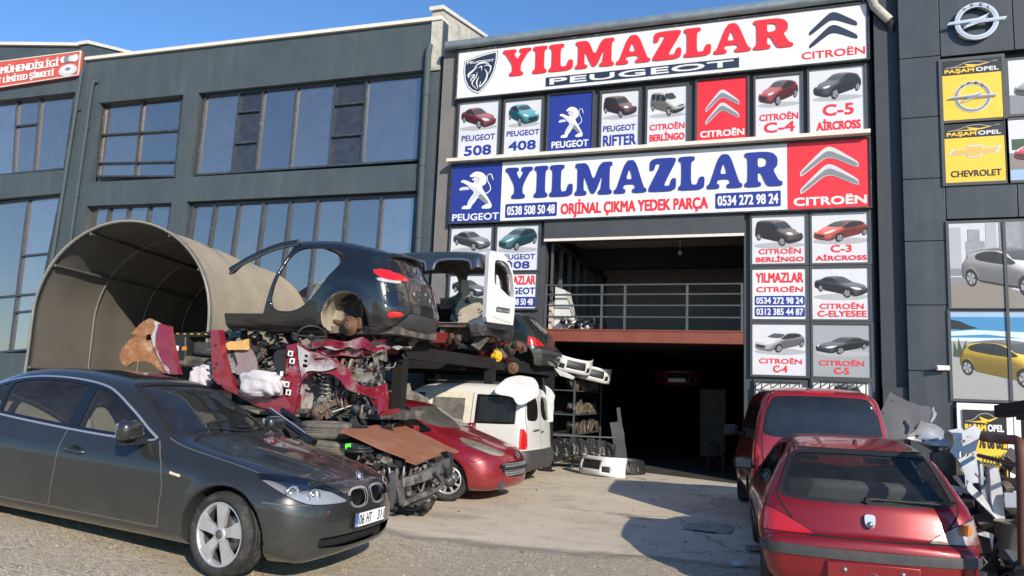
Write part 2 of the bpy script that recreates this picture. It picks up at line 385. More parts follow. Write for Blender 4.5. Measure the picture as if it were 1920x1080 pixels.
        for cells, sgn in edges:
            q = np.stack([idx[tuple(np.clip(c, 0, n-2).T)] for c in cells], 1); q = np.where(sgn[:, None], q, q[:, ::-1])
            T += [q[:, [0, 1, 2]], q[:, [0, 2, 3]]]
        T = np.vstack(T); T = T[(T >= 0).all(1)]
        for _ in range(3):
            g = s.grad(V); l = np.maximum(np.linalg.norm(g, axis=1), 0.3); d = s.f(*V.T); V = V-g*(np.clip(d, -h, h)/l**2)[:, None]
        g = s.grad(V, 0.008); N = g/np.maximum(np.linalg.norm(g, axis=1), 1e-6)[:, None]
        return V, N, T
class Panels:
    """triangles of a car shell that get split along exact outlines into named regions"""
    coarse = False
    def __init__(s, V, N, T): s.V, s.N, s.T = V, N, T; s.reg = np.zeros(len(T), int); s.names = ['body']
    def cut(s, sv, only=None):
        """split triangles along sv = 0; returns mask of triangles with sv < 0"""
        sv = np.where(np.abs(sv) < 1e-6, 1e-6, sv)
        neg = sv[s.T] < 0; k = neg.sum(1); mix = (k == 1) | (k == 2)
        if only is not None: mix &= only
        if mix.any():
            t = s.T[mix]; ng = neg[mix]; one = np.where((ng.sum(1) == 1)[:, None], ng, ~ng); i = one.argmax(1); r = np.arange(len(t))
            a, b, c = t[r, i], t[r, (i+1) % 3], t[r, (i+2) % 3]
            E = np.sort(np.concatenate([np.stack([a, b], 1), np.stack([a, c], 1)]), axis=1)
            U, inv = np.unique(E, axis=0, return_inverse=True); inv = inv.ravel()
            p, q = U[:, 0], U[:, 1]; w = (sv[p]/(sv[p]-sv[q]))[:, None]
            n0 = len(s.V); s.V = np.vstack([s.V, s.V[p]*(1-w)+s.V[q]*w]); nn = s.N[p]*(1-w)+s.N[q]*w
            s.N = np.vstack([s.N, nn/np.linalg.norm(nn, axis=1)[:, None]])
            ab, ac = n0+inv[:len(t)], n0+inv[len(t):]
            new = np.vstack([np.stack([a, ab, ac], 1), np.stack([ab, b, c], 1), np.stack([ab, c, ac], 1)])
            rg = s.reg[mix]; m1 = ng[r, i]
            mask_new = np.concatenate([m1, ~m1, ~m1])
            base = k == 3
            s.T = np.vstack([s.T[~mix], new]); s.reg = np.concatenate([s.reg[~mix], rg, rg, rg])
            return np.concatenate([base[~mix], mask_new])
        return k == 3
    def refine(s, fn, over, times=2):
        for _ in range(times):
            sv = fn(s.V, s.N)[s.T]; e = np.linalg.norm(s.V[s.T[:, 0]]-s.V[s.T[:, 1]], axis=1)
            m = (np.abs(sv).min(1) < e) & (e > .006) & over(s)
            if not m.any(): return
            t = s.T[m]; E = np.sort(np.concatenate([t[:, [0, 1]], t[:, [1, 2]], t[:, [2, 0]]]), axis=1); U, inv = np.unique(E, axis=0, return_inverse=True); inv = inv.ravel()+len(s.V); k = len(t)
            s.V = np.vstack([s.V, (s.V[U[:, 0]]+s.V[U[:, 1]])/2]); n = s.N[U[:, 0]]+s.N[U[:, 1]]; s.N = np.vstack([s.N, n/np.linalg.norm(n, axis=1)[:, None]])
            a, b, c = inv[:k], inv[k:2*k], inv[2*k:]; r = s.reg[m]
            s.T = np.vstack([s.T[~m], np.stack([t[:, 0], a, c], 1), np.stack([a, t[:, 1], b], 1), np.stack([c, b, t[:, 2]], 1), np.stack([a, b, c], 1)]); s.reg = np.concatenate([s.reg[~m], r, r, r, r])
    def region(s, name, fn, over=('body',)):
        """fn(V, N) < 0 marks the region"""
        if name in ('seam', 'chrome') and not s.coarse:
            s.refine(fn, lambda q: np.isin(q.reg, [q.names.index(o) for o in over if o in q.names]))
        ov = [s.names.index(o) for o in over if o in s.names]
        m = s.cut(fn(s.V, s.N), np.isin(s.reg, ov))
        if name not in s.names: s.names.append(name)
        s.reg[m & np.isin(s.reg, ov)] = s.names.index(name)
    def drop(s, fn):
        m = s.cut(fn(s.V, s.N)); s.T = s.T[~m]; s.reg = s.reg[~m]
    def take(s, names, off=0.0, sidesel=None, keep=False):
        ids = [s.names.index(n) for n in ([names] if isinstance(names, str) else names) if n in s.names]
        m = np.isin(s.reg, ids)
        if sidesel is not None: m &= np.sign(s.V[s.T].mean(1)[:, 1]) == sidesel
        t = s.T[m]
        if len(t) == 0: return None
        u, inv = np.unique(t, return_inverse=True)
        return s.V[u]+s.N[u]*off, s.N[u], inv.reshape(-1, 3), s.reg[m]
    def part(s, name, names, mats, parent, off=0.0, side=None, inner=None, inner_t=0.03, solid=0.0):
        g = s.take(names, off, side)
        if g is None: return None
        V, N, T, rg = g
        lst = [names] if isinstance(names, str) else list(names); mats = [mats] if isinstance(mats, str) else list(mats)
        order = {s.names.index(n): i for i, n in enumerate(lst) if n in s.names}
        mi = np.array([min(order[x], len(mats)-1) for x in rg])
        if inner:
            k = len(V); V = np.vstack([V, V-N*inner_t]); N = np.vstack([N, -N]); T = np.vstack([T, T[:, ::-1]+k]); mi = np.concatenate([mi, np.full(len(mi), len(mats))]); mats.append(inner)
        return raw_mesh(name, V, N, T, mi, mats, parent, solid)
def raw_mesh(name, V, N, T, mi, mats, parent, solid=0.0):
    me = bpy.data.meshes.new(name); me.vertices.add(len(V)); me.vertices.foreach_set('co', np.ascontiguousarray(V, np.float32).ravel())
    me.loops.add(T.size); me.loops.foreach_set('vertex_index', np.ascontiguousarray(T, np.int32).ravel())
    me.polygons.add(len(T)); me.polygons.foreach_set('loop_start', np.arange(0, T.size, 3, dtype=np.int32))
    for m in mats: me.materials.append(M[m])
    me.polygons.foreach_set('material_index', np.ascontiguousarray(mi, np.int32)); me.polygons.foreach_set('use_smooth', np.ones(len(T), bool))
    me.update(calc_edges=True); me.validate()
    if N is not None and not solid and len(me.vertices) == len(N):
        me.normals_split_custom_set_from_vertices(np.ascontiguousarray(N, np.float32).tolist())
    o = bpy.data.objects.new(name, me); col.objects.link(o)
    if parent is not None: o.parent = parent
    if solid:
        md = o.modifiers.new('thickness', 'SOLIDIFY'); md.thickness = solid; md.offset = -1.0
        md.material_offset = 1 if len(mats) > 1 else 0; md.material_offset_rim = 0
    return o
# region helpers: outline seen from a direction in plan (90 = side, 0 = front, 180 = rear)
def seen(poly, deg, nmin=0.12, side=0, it=3, extra=None, smooth=True, sub=0.0):
    P = chaikin(poly, it) if smooth else np.array(poly, float)
    a = R(deg); dx, dy = math.cos(a), math.sin(a)
    def fn(V, N):
        ay = np.abs(V[:, 1]); sy = np.where(V[:, 1] < 0, -1.0, 1.0)
        if deg == 90: u = V[:, 0]
        elif deg in (0, 180): u = V[:, 1]
        else: u = -V[:, 0]*dy+ay*dx
        d = sdpoly(np.stack([u, V[:, 2]], 1), P)+sub
        nd = N[:, 0]*dx+(N[:, 1]*sy)*dy if deg not in (0, 180) else N[:, 0]*dx
        d = np.maximum(d, (nmin-nd)*0.5)
        if side: d = np.maximum(d, -side*V[:, 1])
        if extra is not None: d = np.maximum(d, extra(V, N))
        return d
    return fn
def band(poly, deg, lo, hi, nmin=0.12, it=3, smooth=True, closed=True, extra=None, side=0):
    P = (chaikin(poly, it) if smooth else np.array(poly, float)) if closed else np.array(poly, float)
    a = R(deg); dx, dy = math.cos(a), math.sin(a)
    def fn(V, N):
        ay = np.abs(V[:, 1]); sy = np.where(V[:, 1] < 0, -1.0, 1.0)
        u = V[:, 0] if deg == 90 else (V[:, 1] if deg in (0, 180) else -V[:, 0]*dy+ay*dx)
        Q = np.stack([u, V[:, 2]], 1); d = sdpoly(Q, P) if closed else sdline(Q, P)
        d = np.maximum(lo-d, d-hi) if closed else d-hi
        nd = N[:, 0]*dx+(N[:, 1]*sy)*dy if deg not in (0, 180) else N[:, 0]*dx
        d = np.maximum(d, (nmin-nd)*0.5)
        if side: d = np.maximum(d, -side*V[:, 1])
        return np.maximum(d, extra(V, N)) if extra is not None else d
    return fn
def topband(pts, w, zmin, mirror=True, closed=False):
    """seam drawn from above through (x, |y|) points"""
    def fn(V, N):
        d = sdline(np.stack([V[:, 0], np.abs(V[:, 1])], 1), pts)-w
        return np.maximum(np.maximum(d, zmin-V[:, 2]), (0.1-N[:, 2])*0.5)
    return fn
def arch_region(S, pad=0.006):
    def fn(V, N):
        d = np.full(len(V), 1e9); ay = np.abs(V[:, 1])
        for xa, za, ra in S.arches: d = np.minimum(d, np.maximum(np.sqrt((V[:, 0]-xa)**2+(V[:, 2]-za)**2)-ra-pad, (S.W-S.arch_in-0.01)-ay))
        return d
    return fn
def tyre_prof(r, w, rim):
    return [(rim, -w*.40), (rim+.012, -w*.47), ((r+rim)/2, -w*.53), (r-.03, -w*.5), (r-.008, -w*.42), (r, -w*.3), (r, -w*.16), (r-.007, -w*.15), (r-.007, -w*.12), (r, -w*.11), (r, -w*.02), (r-.007, -w*.015), (r-.007, w*.015), (r, w*.02), (r, w*.11), (r-.007, w*.12), (r-.007, w*.15), (r, w*.16), (r, w*.3), (r-.008, w*.42), (r-.03, w*.5), ((r+rim)/2, w*.53), (rim+.012, w*.47), (rim, w*.40)]
def wheel(parent, x, y, z, r=0.32, w=0.22, rim=0.22, style='five', steer=0.0, rimmat='alloy', tyre=True):
    """wheel with its own tyre and rim; outer face looks along sign(y)"""
    sgn = 1 if y > 0 else -1
    e = empty('wheel', (x, y, z), (0, 0, steer)); e.parent = parent
    if tyre:
        MB().lathe(tyre_prof(r, w, rim), 56).build('tyre', 'rubber', e)
    m = MB(); o = sgn*w*.40
    m.lathe([(rim, -sgn*w*.40), (rim-.012, -sgn*w*.36), (rim-.03, 0), (rim-.03, o*.5)], 48, mi=1)
    m.lathe([(rim+.004, o*.98), (rim+.002, o*1.06), (rim-.012, o*1.07), (rim-.02, o*.9), (rim-.026, o*.4)], 48)
    m.lathe([(rim*.62, o*.1), (rim*.62, o*.2), (.02, o*.2)], 40, mi=2)       # brake disc
    def spoke(a0, wi, wo, hi, ho, d=0.03, mid=None):
        c, s_ = math.cos(a0), math.sin(a0)
        P = []
        for (rad, hw, h) in ((rim*.18, wi, hi), (rim*.55, (wi+wo)/2 if mid is None else mid, (hi+ho)/2+.006), (rim-.008, wo, ho)):
            for t in (-1, 1):
                for dd in (0, d): P.append((c*rad-s_*hw*t, sgn*(h-dd), s_*rad+c*hw*t))
        fs = []
        for i in (0, 4): fs += [(i, i+2, i+6, i+4), (i+1, i+5, i+7, i+3), (i, i+4, i+5, i+1), (i+2, i+3, i+7, i+6)]
        fs += [(8, 10, 11, 9)]
        m.add(P, fs, 0)
    ho = w*.40
    if style == 'five':
        for k in range(5): spoke(2*math.pi*k/5+math.pi/2, .030, .070, ho*.92, ho*1.02, mid=.042)
    elif style == 'multi':
        for k in range(9): spoke(2*math.pi*k/9+.3, .020, .016, ho*.9, ho, mid=.014)
    else:
        m.lathe([(rim-.02, o*.6), (rim*.75, o*.95), (rim*.5, o*.8), (.05, o*.9), (.0, o*.9)], 32)
    m.lathe([(rim*.24, o*.55), (rim*.24, o*.95), (rim*.2, o*1.0), (rim*.15, o*1.0)], 30)
    m.lathe([(rim*.15, o*1.0), (rim*.14, o*1.03), (0, o*1.03)], 24, mi=1)
    if style == 'five':
        for k in range(5):
            a = 2*math.pi*k/5+math.pi/2+math.pi/5; m.lathe([(.011, 0), (.011, .01), (0, .012)], 8, c=(math.cos(a)*rim*.27, o*.9, math.sin(a)*rim*.27), mi=1)
    m.build('rim', [rimmat, 'alloy_dark', 'steel_grey'], e)
    return e
def seat(parent, x, y, z, mname, name='seat', w=0.5, yaw=0.0, head=True):
    e = empty(name, (x, y, z), (0, 0, yaw)); e.parent = parent
    m = MB()
    m.box((0.02, 0, .12), (.5, w, .16), (0, R(-6), 0), bev=.05)
    m.box((-.30, 0, .42), (.15, w*.96, .62), (0, R(-16), 0), bev=.06)
    m.box((-.26, w*.42, .38), (.17, .08, .5), (0, R(-16), 0), bev=.035); m.box((-.26, -w*.42, .38), (.17, .08, .5), (0, R(-16), 0), bev=.035)
    m.build('cushion', mname, e)
    if head:
        h = MB(); h.box((-.40, 0, .84), (.10, .27, .19), (0, R(-12), 0), bev=.045)
        for t in (-.07, .07): h.tube([(-.375, t, .68), (-.39, t, .78)], .007, 6)
        h.build('headrest', mname, e)
    return e
def steering(parent, x, y, z, tilt=-25, r=0.18):
    e = MB(); c = Vector((x, y, z)); mt = Matrix.Rotation(R(tilt), 3, 'Y')
    e.tube([c+mt @ Vector((0, r*math.cos(a), r*math.sin(a))) for a in np.linspace(0, 2*math.pi, 40)[:-1]], .015, 8, closed=True)
    e.lathe([(.0, -.02), (.05, -.02), (.065, .01), (.06, .04)], 16, 'x', c, mt=mt)
    for a in (0.1, math.pi-.1, -math.pi/2): e.bar(c, c+mt @ Vector((0, r*math.cos(a), r*math.sin(a))), .03, .012, up=mt @ Vector((1, 0, 0)))
    return e.build('steering_wheel', 'black_plastic', parent)
def text_mesh(body, bold=0.0, space=1.0):
    c = bpy.data.curves.new('lettering', 'FONT'); c.body = body; c.offset = bold; c.space_character = space; c.resolution_u = 3
    o = bpy.data.objects.new('lettering', c); col.objects.link(o)
    dg = bpy.context.evaluated_depsgraph_get(); me = bpy.data.meshes.new_from_object(o.evaluated_get(dg))
    V = np.array([v.co[:2] for v in me.vertices]); F = [tuple(p.vertices) for p in me.polygons]
    bpy.data.objects.remove(o); bpy.data.curves.remove(c); bpy.data.meshes.remove(me)
    V -= V.min(0); V /= V.max(0); return V, F
TXT = {}
def text_into(mb, body, x0, z0, x1, z1, frame, bold=0.02, mi=0, space=1.0, w=0.0):
    key = (body, space)
    if key not in TXT: TXT[key] = text_mesh(body, 0.0, space)
    V, F = TXT[key]; W, H = abs(x1-x0), abs(z1-z0); b = min(bold*.85*H, .026*W); sg = 1 if x1 > x0 else -1
    for k, (dx, dz) in enumerate(((-1, -1), (1, -1), (1, 1), (-1, 1), (0, 0)) if bold > .008 else ((0, 0),)):      # heavy lettering: the outline thickened by small shifts
        mb.add([frame(x0+sg*b+(x1-x0-2*sg*b)*p[0]+b*dx, z0+b+(z1-z0-2*b)*p[1]+b*dz, w-.0003*k) for p in V], F, mi)
# ------------------------------------------------------------------ grey saloon
SOL = {}
def saloon_solid():
    if 'saloon' not in SOL:
        top = [(2.30, .19), (2.37, .24), (2.395, .33), (2.41, .45), (2.40, .57), (2.37, .68), (2.31, .765), (2.20, .80), (2.0, .855), (1.6, .93), (1.2, .985), (1.0, 1.02), (.84, 1.085), (.56, 1.235), (.31, 1.36), (.08, 1.42), (-.22, 1.452), (-.55, 1.467), (-.9, 1.45), (-1.2, 1.395), (-1.45, 1.29), (-1.75, 1.13), (-1.9, 1.075), (-2.1, 1.07), (-2.3, 1.05), (-2.37, .97), (-2.40, .8), (-2.42, .6), (-2.40, .4), (-2.34, .27)]
        bot = [(-2.2, .24), (-1.5, .20), (0, .19), (1.5, .18), (2.1, .17)]
        def extra(x, ay, z, dS, dW):
            dW = dW+.010*np.exp(-((z-.86-.02*x)/.030)**2)*sstep(-x, -1.9, -1.2)*0+.006*sstep(z, .80, .86)*sstep(.94-z, -.01, .03)
            dW = dW-.012*np.exp(-((z-.27)/.05)**2)*sstep(1.3-np.abs(x), -.1, .1)
            dS = dS+.012*np.exp(-((ay-.02-.30*(2.5-x)*.4-.16)/.05)**2)*sstep(x, .9, 1.3)*sstep(z, .78, .84)*-0.6
            return dS, dW
        SOL['saloon'] = Solid(top, bot, [(.15, .78), (.22, .845), (.30, .875), (.45, .905), (.60, .915), (.75, .91), (.86, .885), (.94, .845), (1.0, .80), (1.2, .70), (1.33, .625), (1.42, .56), (1.5, .50)],
            [(-2.45, .90), (-2.2, .95), (-1.8, .99), (-1.2, 1.0), (1.4, 1.0), (1.8, .99), (2.1, .965), (2.42, .93)], (.26, .10), (.15, .22), arches=[(1.59, .335, .375), (-1.30, .335, .375)], k=.16, crown=.06, W=.915, extra=extra)
    return SOL['saloon']
DLO = [(.80, .955), (.66, 1.02), (.40, 1.165), (.10, 1.305), (-.10, 1.352), (-.45, 1.375), (-.85, 1.36), (-1.15, 1.30), (-1.42, 1.185), (-1.55, 1.09), (-1.50, 1.045), (-1.38, 1.02), (-1.0, .99), (-.4, .965), (.2, .95)]
def sat(x0, x1):
    return lambda V, N: np.maximum(x0-V[:, 0], V[:, 0]-x1)
def saloon_regions(P, S, seams=True):
    P.region('arch', arch_region(S))
    P.region('chrome', band(DLO, 90, -.004, .011, it=2), ('body',))
    P.region('dlo', seen(DLO, 90, it=2, sub=.006), ('body',))
    P.region('window_front', seen(DLO, 90, it=2, sub=.030, extra=lambda V, N: np.maximum(-.085-V[:, 0]-(V[:, 2]-1)*.12, V[:, 0]-.62)), ('dlo',))
    P.region('window_rear', seen(DLO, 90, it=2, sub=.030, extra=lambda V, N: np.maximum(-1.03-V[:, 0]-(V[:, 2]-1)*.2, V[:, 0]+.20+(V[:, 2]-1)*.12)), ('dlo',))
    P.region('window_quarter', seen(DLO, 90, it=2, sub=.030, extra=lambda V, N: V[:, 0]+1.075+(V[:, 2]-1)*.2), ('dlo',))
    wsz = lambda V, N: np.maximum(np.maximum(-.0+.02-V[:, 0], V[:, 0]-1.0), (.25-N[:, 0])*.5)
    WS = [(-.70, 1.04), (-.40, 1.02), (.40, 1.02), (.70, 1.04), (.66, 1.06), (.60, 1.2), (.525, 1.345), (.45, 1.382), (0, 1.392), (-.45, 1.382), (-.525, 1.345), (-.60, 1.2), (-.66, 1.06)]
    P.region('ws_rim', seen(WS, 0, .15, it=1, sub=-.018, extra=lambda V, N: .1-V[:, 0]), ('body', 'dlo'))
    P.region('windshield', seen(WS, 0, .15, it=1, extra=lambda V, N: .1-V[:, 0]), ('ws_rim',))
    RW = [(-.62, 1.10), (.62, 1.10), (.56, 1.25), (.48, 1.36), (0, 1.38), (-.48, 1.36), (-.56, 1.25)]
    P.region('rear_window', seen(RW, 180, .15, it=1, extra=lambda V, N: V[:, 0]+.8), ('body', 'dlo'))
    HL = [(-1.42, .632), (-1.33, .675), (-1.17, .760), (-.95, .800), (-.72, .818), (-.58, .818), (-.68, .755), (-.82, .685), (-.95, .640), (-1.05, .628), (-1.2, .628)]
    P.region('lamp_rim', seen(HL, 42, .0, it=2, sub=-.008, extra=lambda V, N: 1.2-V[:, 0]), ('body',))
    P.region('headlight', seen(HL, 42, .0, it=2, extra=lambda V, N: 1.2-V[:, 0]), ('lamp_rim',))
    K = lambda s: [(s*.030, .722), (s*.15, .735), (s*.275, .722), (s*.310, .672), (s*.295, .605), (s*.245, .572), (s*.12, .567), (s*.045, .592), (s*.022, .66)]
    for sg in (1, -1):
        P.region('kidney_frame', seen(K(sg), 0, .1, it=2, extra=lambda V, N: 1.9-V[:, 0]), ('body',))
        P.region('kidney', seen(K(sg), 0, .1, it=2, sub=.016, extra=lambda V, N: 1.9-V[:, 0]), ('kidney_frame',))
    LG = [(-.62, .345), (-.58, .375), (.58, .375), (.62, .345), (.58, .265), (-.58, .265)]
    P.region('lower_grille', seen(LG, 0, .1, it=1, extra=lambda V, N: 1.9-V[:, 0]), ('body',))
    TL = [(1.50, .93), (1.75, .95), (1.95, .93), (1.98, .80), (1.85, .74), (1.6, .80)]
    P.region('taillight', seen([(a-.15, b) for a, b in TL], 138, .0, it=2, extra=lambda V, N: V[:, 0]+1.5), ('body',))
    if seams:
        hl = [(.84, .73), (1.05, .755), (1.4, .765), (1.75, .755), (2.02, .70), (2.2, .60), (2.32, .40), (2.38, 0)]
        fn = topband(hl, .005, .70)
        P.region('seam', fn, ('body',))
        P.region('seam', band([(1.96, .632), (1.75, .632), (2.5, .628)], 90, 0, .0045, .05, closed=False, extra=lambda V, N: 1.93-V[:, 0]), ('body',))
        P.region('seam', band([(.79, .96), (.93, .80), (.985, .62), (.965, .30)], 90, 0, .0045, closed=False), ('body',))
        P.region('seam', band([(-.17, .96), (-.165, .60), (-.20, .30)], 90, 0, .0045, closed=False), ('body',))
        P.region('seam', band([(-1.45, 1.0), (-1.30, .86), (-1.02, .66), (-.90, .42), (-.86, .30)], 90, 0, .0045, closed=False), ('body',))
        P.region('seam', band([(.965, .295), (-.86, .295)], 90, 0, .0045, closed=False), ('body',))
        fd = [(.80, .965), (.93, .80), (.985, .62), (.965, .295), (-.20, .295), (-.165, .60), (-.17, .965)]
        rd = [(-.17, .97), (-.165, .60), (-.20, .295), (-.86, .295), (-.90, .42), (-1.02, .66), (-1.30, .86), (-1.45, 1.0)]
        P.region('front_door', seen(fd, 90, .3, smooth=False), ('body',)); P.region('rear_door', seen(rd, 90, .3, smooth=False), ('body',))
        hoodp = hl+[(2.38, -0.01), (.84, -0.01)]
        P.region('hood', lambda V, N: np.maximum(np.maximum(sdpoly(np.stack([V[:, 0], np.abs(V[:, 1])], 1), hoodp), .70-V[:, 2]), (.25-N[:, 2])*.3), ('body',))
        P.region('bumper', lambda V, N: np.maximum(1.94-V[:, 0], V[:, 2]-.632), ('body',))
def saloon():
    S = saloon_solid(); P = Panels(*S.mesh(.02)); saloon_regions(P, S)
    rot = (R(0.0), R(3.6), R(2.0))
    t = empty('parked_saloon', (-5.86, 5.98, .215), rot, 'dusty dark grey saloon car on silver five spoke wheels before the red wreck', 'car')
    P.part('body', ['body', 'arch', 'seam', 'ws_rim', 'dlo', 'lamp_rim'], ['paint_graphite', 'inner_dark', 'seam_dusty', 'seam', 'black_gloss', 'seam'], t, inner='inner_dark')
    P.part('hood', ['hood'], ['paint_graphite'], t, inner='inner_dark', inner_t=.01)
    P.part('front_bumper', ['bumper'], ['paint_graphite'], t, inner='inner_dark', inner_t=.01)
    for sd in (-1, 1):
        for nm in ('front_door', 'rear_door'):
            d = P.part('door', [nm], ['paint_graphite'], t, side=sd, inner='inner_dark', inner_t=.012)
            hx = .02 if nm == 'front_door' else -1.06
            h = MB(); yb = sd*.905
            h.tube([(hx+.11, yb-sd*.012, .79), (hx+.09, yb+sd*.018, .792), (hx, yb+sd*.026, .797), (hx-.09, yb+sd*.018, .80), (hx-.11, yb-sd*.012, .802)], [.012, .015, .016, .015, .012], 8)
            h.lathe([(.0, .002), (.05, .002), (.055, -.004)], 20, 'y', (hx, yb-sd*.0, .79), mi=1)
            h.build('handle', ['paint_graphite', 'seam'], d)
        P.part('window_trim', ['chrome'], ['satin_chrome'], t, off=.004, side=sd)
        for nm in ('window_front', 'window_rear', 'window_quarter'): P.part('window', [nm], ['glass_car'], t, off=-.006, side=sd)
        hl = P.part('headlight', ['headlight'], ['lens'], t, off=-.001, side=sd)
        m = MB()
        for (cx, cy, cz, r) in ((2.02, .70, .695, .055), (2.135, .565, .685, .045)):
            c = (cx, sd*cy, cz); mt = Matrix.Rotation(R(-25*sd), 3, 'Z')
            m.lathe([(r*1.25, .075), (r*1.2, .09), (r, .085), (r*.9, .04), (r*.82, .03), (r*.72, .05), (r*.4, .075), (0, .08)], 28, 'x', c, mt=Matrix.Rotation(R(22*sd), 3, 'Z'))
        m.build('projector', 'chrome', hl)
        g = P.take('headlight', -.05, sd); raw_mesh('reflector', g[0], g[1], g[2], np.zeros(len(g[2]), int), ['reflector'], hl)
        P.part('taillight', ['taillight'], ['lamp_red'], t, side=sd)
        kf = P.part('kidney_grille', ['kidney_frame'], ['satin_chrome'], t, off=.014, side=sd, inner='satin_chrome', inner_t=.02)
        k = P.part('mesh', ['kidney'], ['seam'], kf, off=-.035, side=sd)
        m = MB()
        for i in range(8):
            yy = sd*(.06+.030*i); x0 = 2.375-.30*(abs(yy)/.9)**2.4-.012
            m.bar((x0-.01, yy, .592 if 0 < i < 7 else .61), (x0-.035, yy, .715), .007, .03, up=(1, 0, 0))
        m.build('slats', 'black_gloss', kf)
        # mirror
        m = MB(); cx = .66; m.box((cx, sd*1.00, 1.04), (.13, .24, .165), (0, 0, R(-8*sd)), bev=.05); m.bar((cx-.0, sd*.84, .955), (cx, sd*.96, .955), .10, .05, mi=1)
        m.box((cx-.068, sd*1.0, 1.04), (.012, .18, .11), (0, 0, R(-8*sd)), mi=2, bev=.004); m.box((cx, sd*.99, .935), (.11, .19, .02), mi=1, bev=.008)
        m.build('wing_mirror', ['paint_graphite', 'black_plastic', 'chrome'], t)
        m = MB(); m.box((1.09, sd*.905, .735), (.115, .012, .026), (0, R(8), 0), bev=.006); m.build('side_indicator', 'lamp_clear_dusty', t)
    P.part('windshield', ['windshield'], ['glass_car'], t, off=-.006); P.part('rear_window', ['rear_window'], ['glass_car'], t, off=-.006)
    lg = P.part('lower_grille', ['lower_grille'], ['seam'], t, off=-.05)
    m = MB()
    xl_ = lambda y: 2.36-.26*(abs(y)/.915)**2.4-.03
    for zz in (.285, .31, .335, .36): m.tube([(xl_(y), y, zz) for y in np.linspace(-.56, .56, 15)], .006, 5)
    for i in range(36): y = -.55+i*.031; m.bar((xl_(y), y, .27), (xl_(y), y+.015, .372), .006, .006)
    m.build('bars', 'black_plastic', lg)
    for xa in (1.59, -1.30):
        for sd in (-1, 1): wheel(t, xa, sd*.79, .33, .33, .24, .247, 'five', steer=R(-9) if xa > 0 else 0)
    # floor, seats, dashboard
    m = MB(); m.box((-.3, 0, .28), (3.0, 1.45, .04)); m.build('floor_pan', 'inner_dark', t)
    for sd in (-1, 1): seat(t, .05, sd*.37, .40, 'beige_trim')
    m = MB(); m.box((-1.0, 0, .52), (.5, 1.3, .18), bev=.06); m.box((-1.32, 0, .80), (.16, 1.3, .6), (0, R(-20), 0), bev=.06)
    for yy in (-.38, .38): m.box((-1.42, yy, 1.12), (.09, .25, .15), bev=.04)
    m.build('rear_bench', 'beige_trim', t)
    m = MB(); m.box((.72, 0, .88), (.5, 1.42, .16), (0, R(6), 0), bev=.05); m.box((.50, .37, .99), (.2, .4, .10), bev=.04); m.box((.25, 0, .62), (.7, .22, .3), bev=.04); m.build('dashboard', 'inner_dark', t)
    steering(t, .36, .37, .92)
    m = MB(); m.box((.22, 0, 1.30), (.03, .20, .06), bev=.012); m.bar((.22, 0, 1.30), (.26, 0, 1.36), .02); m.build('rear_view_mirror', 'black_plastic', t)
    m = MB(); m.box((.90, -.10, 1.012), (.02, .16, .004), (0, R(24), 0)); m.build('paper', 'white_plain', t)
    m = MB()
    for y0, y1 in ((.62, .05), (.02, -.52)): m.tube([(.98, y0, 1.045), (.92, (y0+y1)/2, 1.065), (.92, y1, 1.07)], .008, 6)
    m.build('wiper', 'black_plastic', t)
    # roundel on the nose, number plate
    c = Vector((2.265, 0, .795)); mt = Matrix.Rotation(R(38), 3, 'Y')
    m = MB(); m.lathe([(.0, .004), (.041, .004), (.041, 0)], 32, 'x', c, mi=0, mt=mt @ Matrix.Rotation(R(-0), 3, 'Y'))
    m.build('badge', ['chrome'], t).location = (0, 0, 0)
    def roundel(c, r, mt, name, parent):
        m = MB(); fr = lambda u, v, w: c+mt @ Vector((w, u, v))
        m.sheet([[(r*math.cos(a), r*math.sin(a)) for a in np.linspace(0, 2*math.pi, 37)[:-1]]], fr, -.006, 0)
        for k, mi in ((0, 1), (1, 2), (2, 1), (3, 2)):
            m.sheet([[(0, 0)]+[(r*.58*math.cos(a), r*.58*math.sin(a)) for a in np.linspace(k*math.pi/2, (k+1)*math.pi/2, 9)]], lambda u, v, w: c+mt @ Vector((w+.0015, u, v)), 0, mi)
        m.sheet([[(r*1.07*math.cos(a), r*1.07*math.sin(a)) for a in np.linspace(0, 2*math.pi, 37)[:-1]], [(r*.93*math.cos(a), r*.93*math.sin(a)) for a in np.linspace(0, 2*math.pi, 37)[:-1]]], lambda u, v, w: c+mt @ Vector((w+.003, u, v)), -.004, 3)
        m.build(name, ['seam', 'white_plain', 'badge_blue', 'chrome'], parent, fixn=False)
    roundel(Vector((2.275, 0, .800)), .040, Matrix.Rotation(R(-42), 3, 'Y'), 'badge', t)
    m = MB(); pc = Vector((2.425, 0, .475)); fr = lambda u, v, w: (pc.x+w, u, pc.z+v)
    rc = lambda x0, z0, x1, z1: [(x0, z0), (x1, z0), (x1, z1), (x0, z1)]
    m.box((pc.x-.006, 0, pc.z-.006), (.014, .535, .145), mi=0, bev=.004)
    m.sheet([rc(-.26, -.056, .26, .056)], lambda u, v, w: (pc.x+.004+w, u, pc.z+v), 0, 1)
    m.sheet([rc(-.26, -.056, -.215, .056)], lambda u, v, w: (pc.x+.006+w, u, pc.z+v), 0, 2)
    f2 = lambda u, v, w: (pc.x+.007+w, u, pc.z+v)
    text_into(m, '06', -.205, -.042, -.115, .042, f2, .012, 3); text_into(m, 'HT', -.075, -.042, .015, .042, f2, .012, 3); text_into(m, '311', .125, -.042, .25, .042, f2, .012, 3)
    text_into(m, 'TR', -.252, -.05, -.226, -.03, f2, .012, 1)
    m.build('number_plate', ['black_plastic', 'white_plain', 'badge_blue', 'seam'], t, fixn=False)
    return t
mat('seam_dusty', (0.10, 0.09, 0.075), .9)
mat('black_gloss', (0.008, 0.008, 0.009), 0.12, coat=1.0)
mat('badge_blue', (0.02, 0.12, 0.45), 0.35)
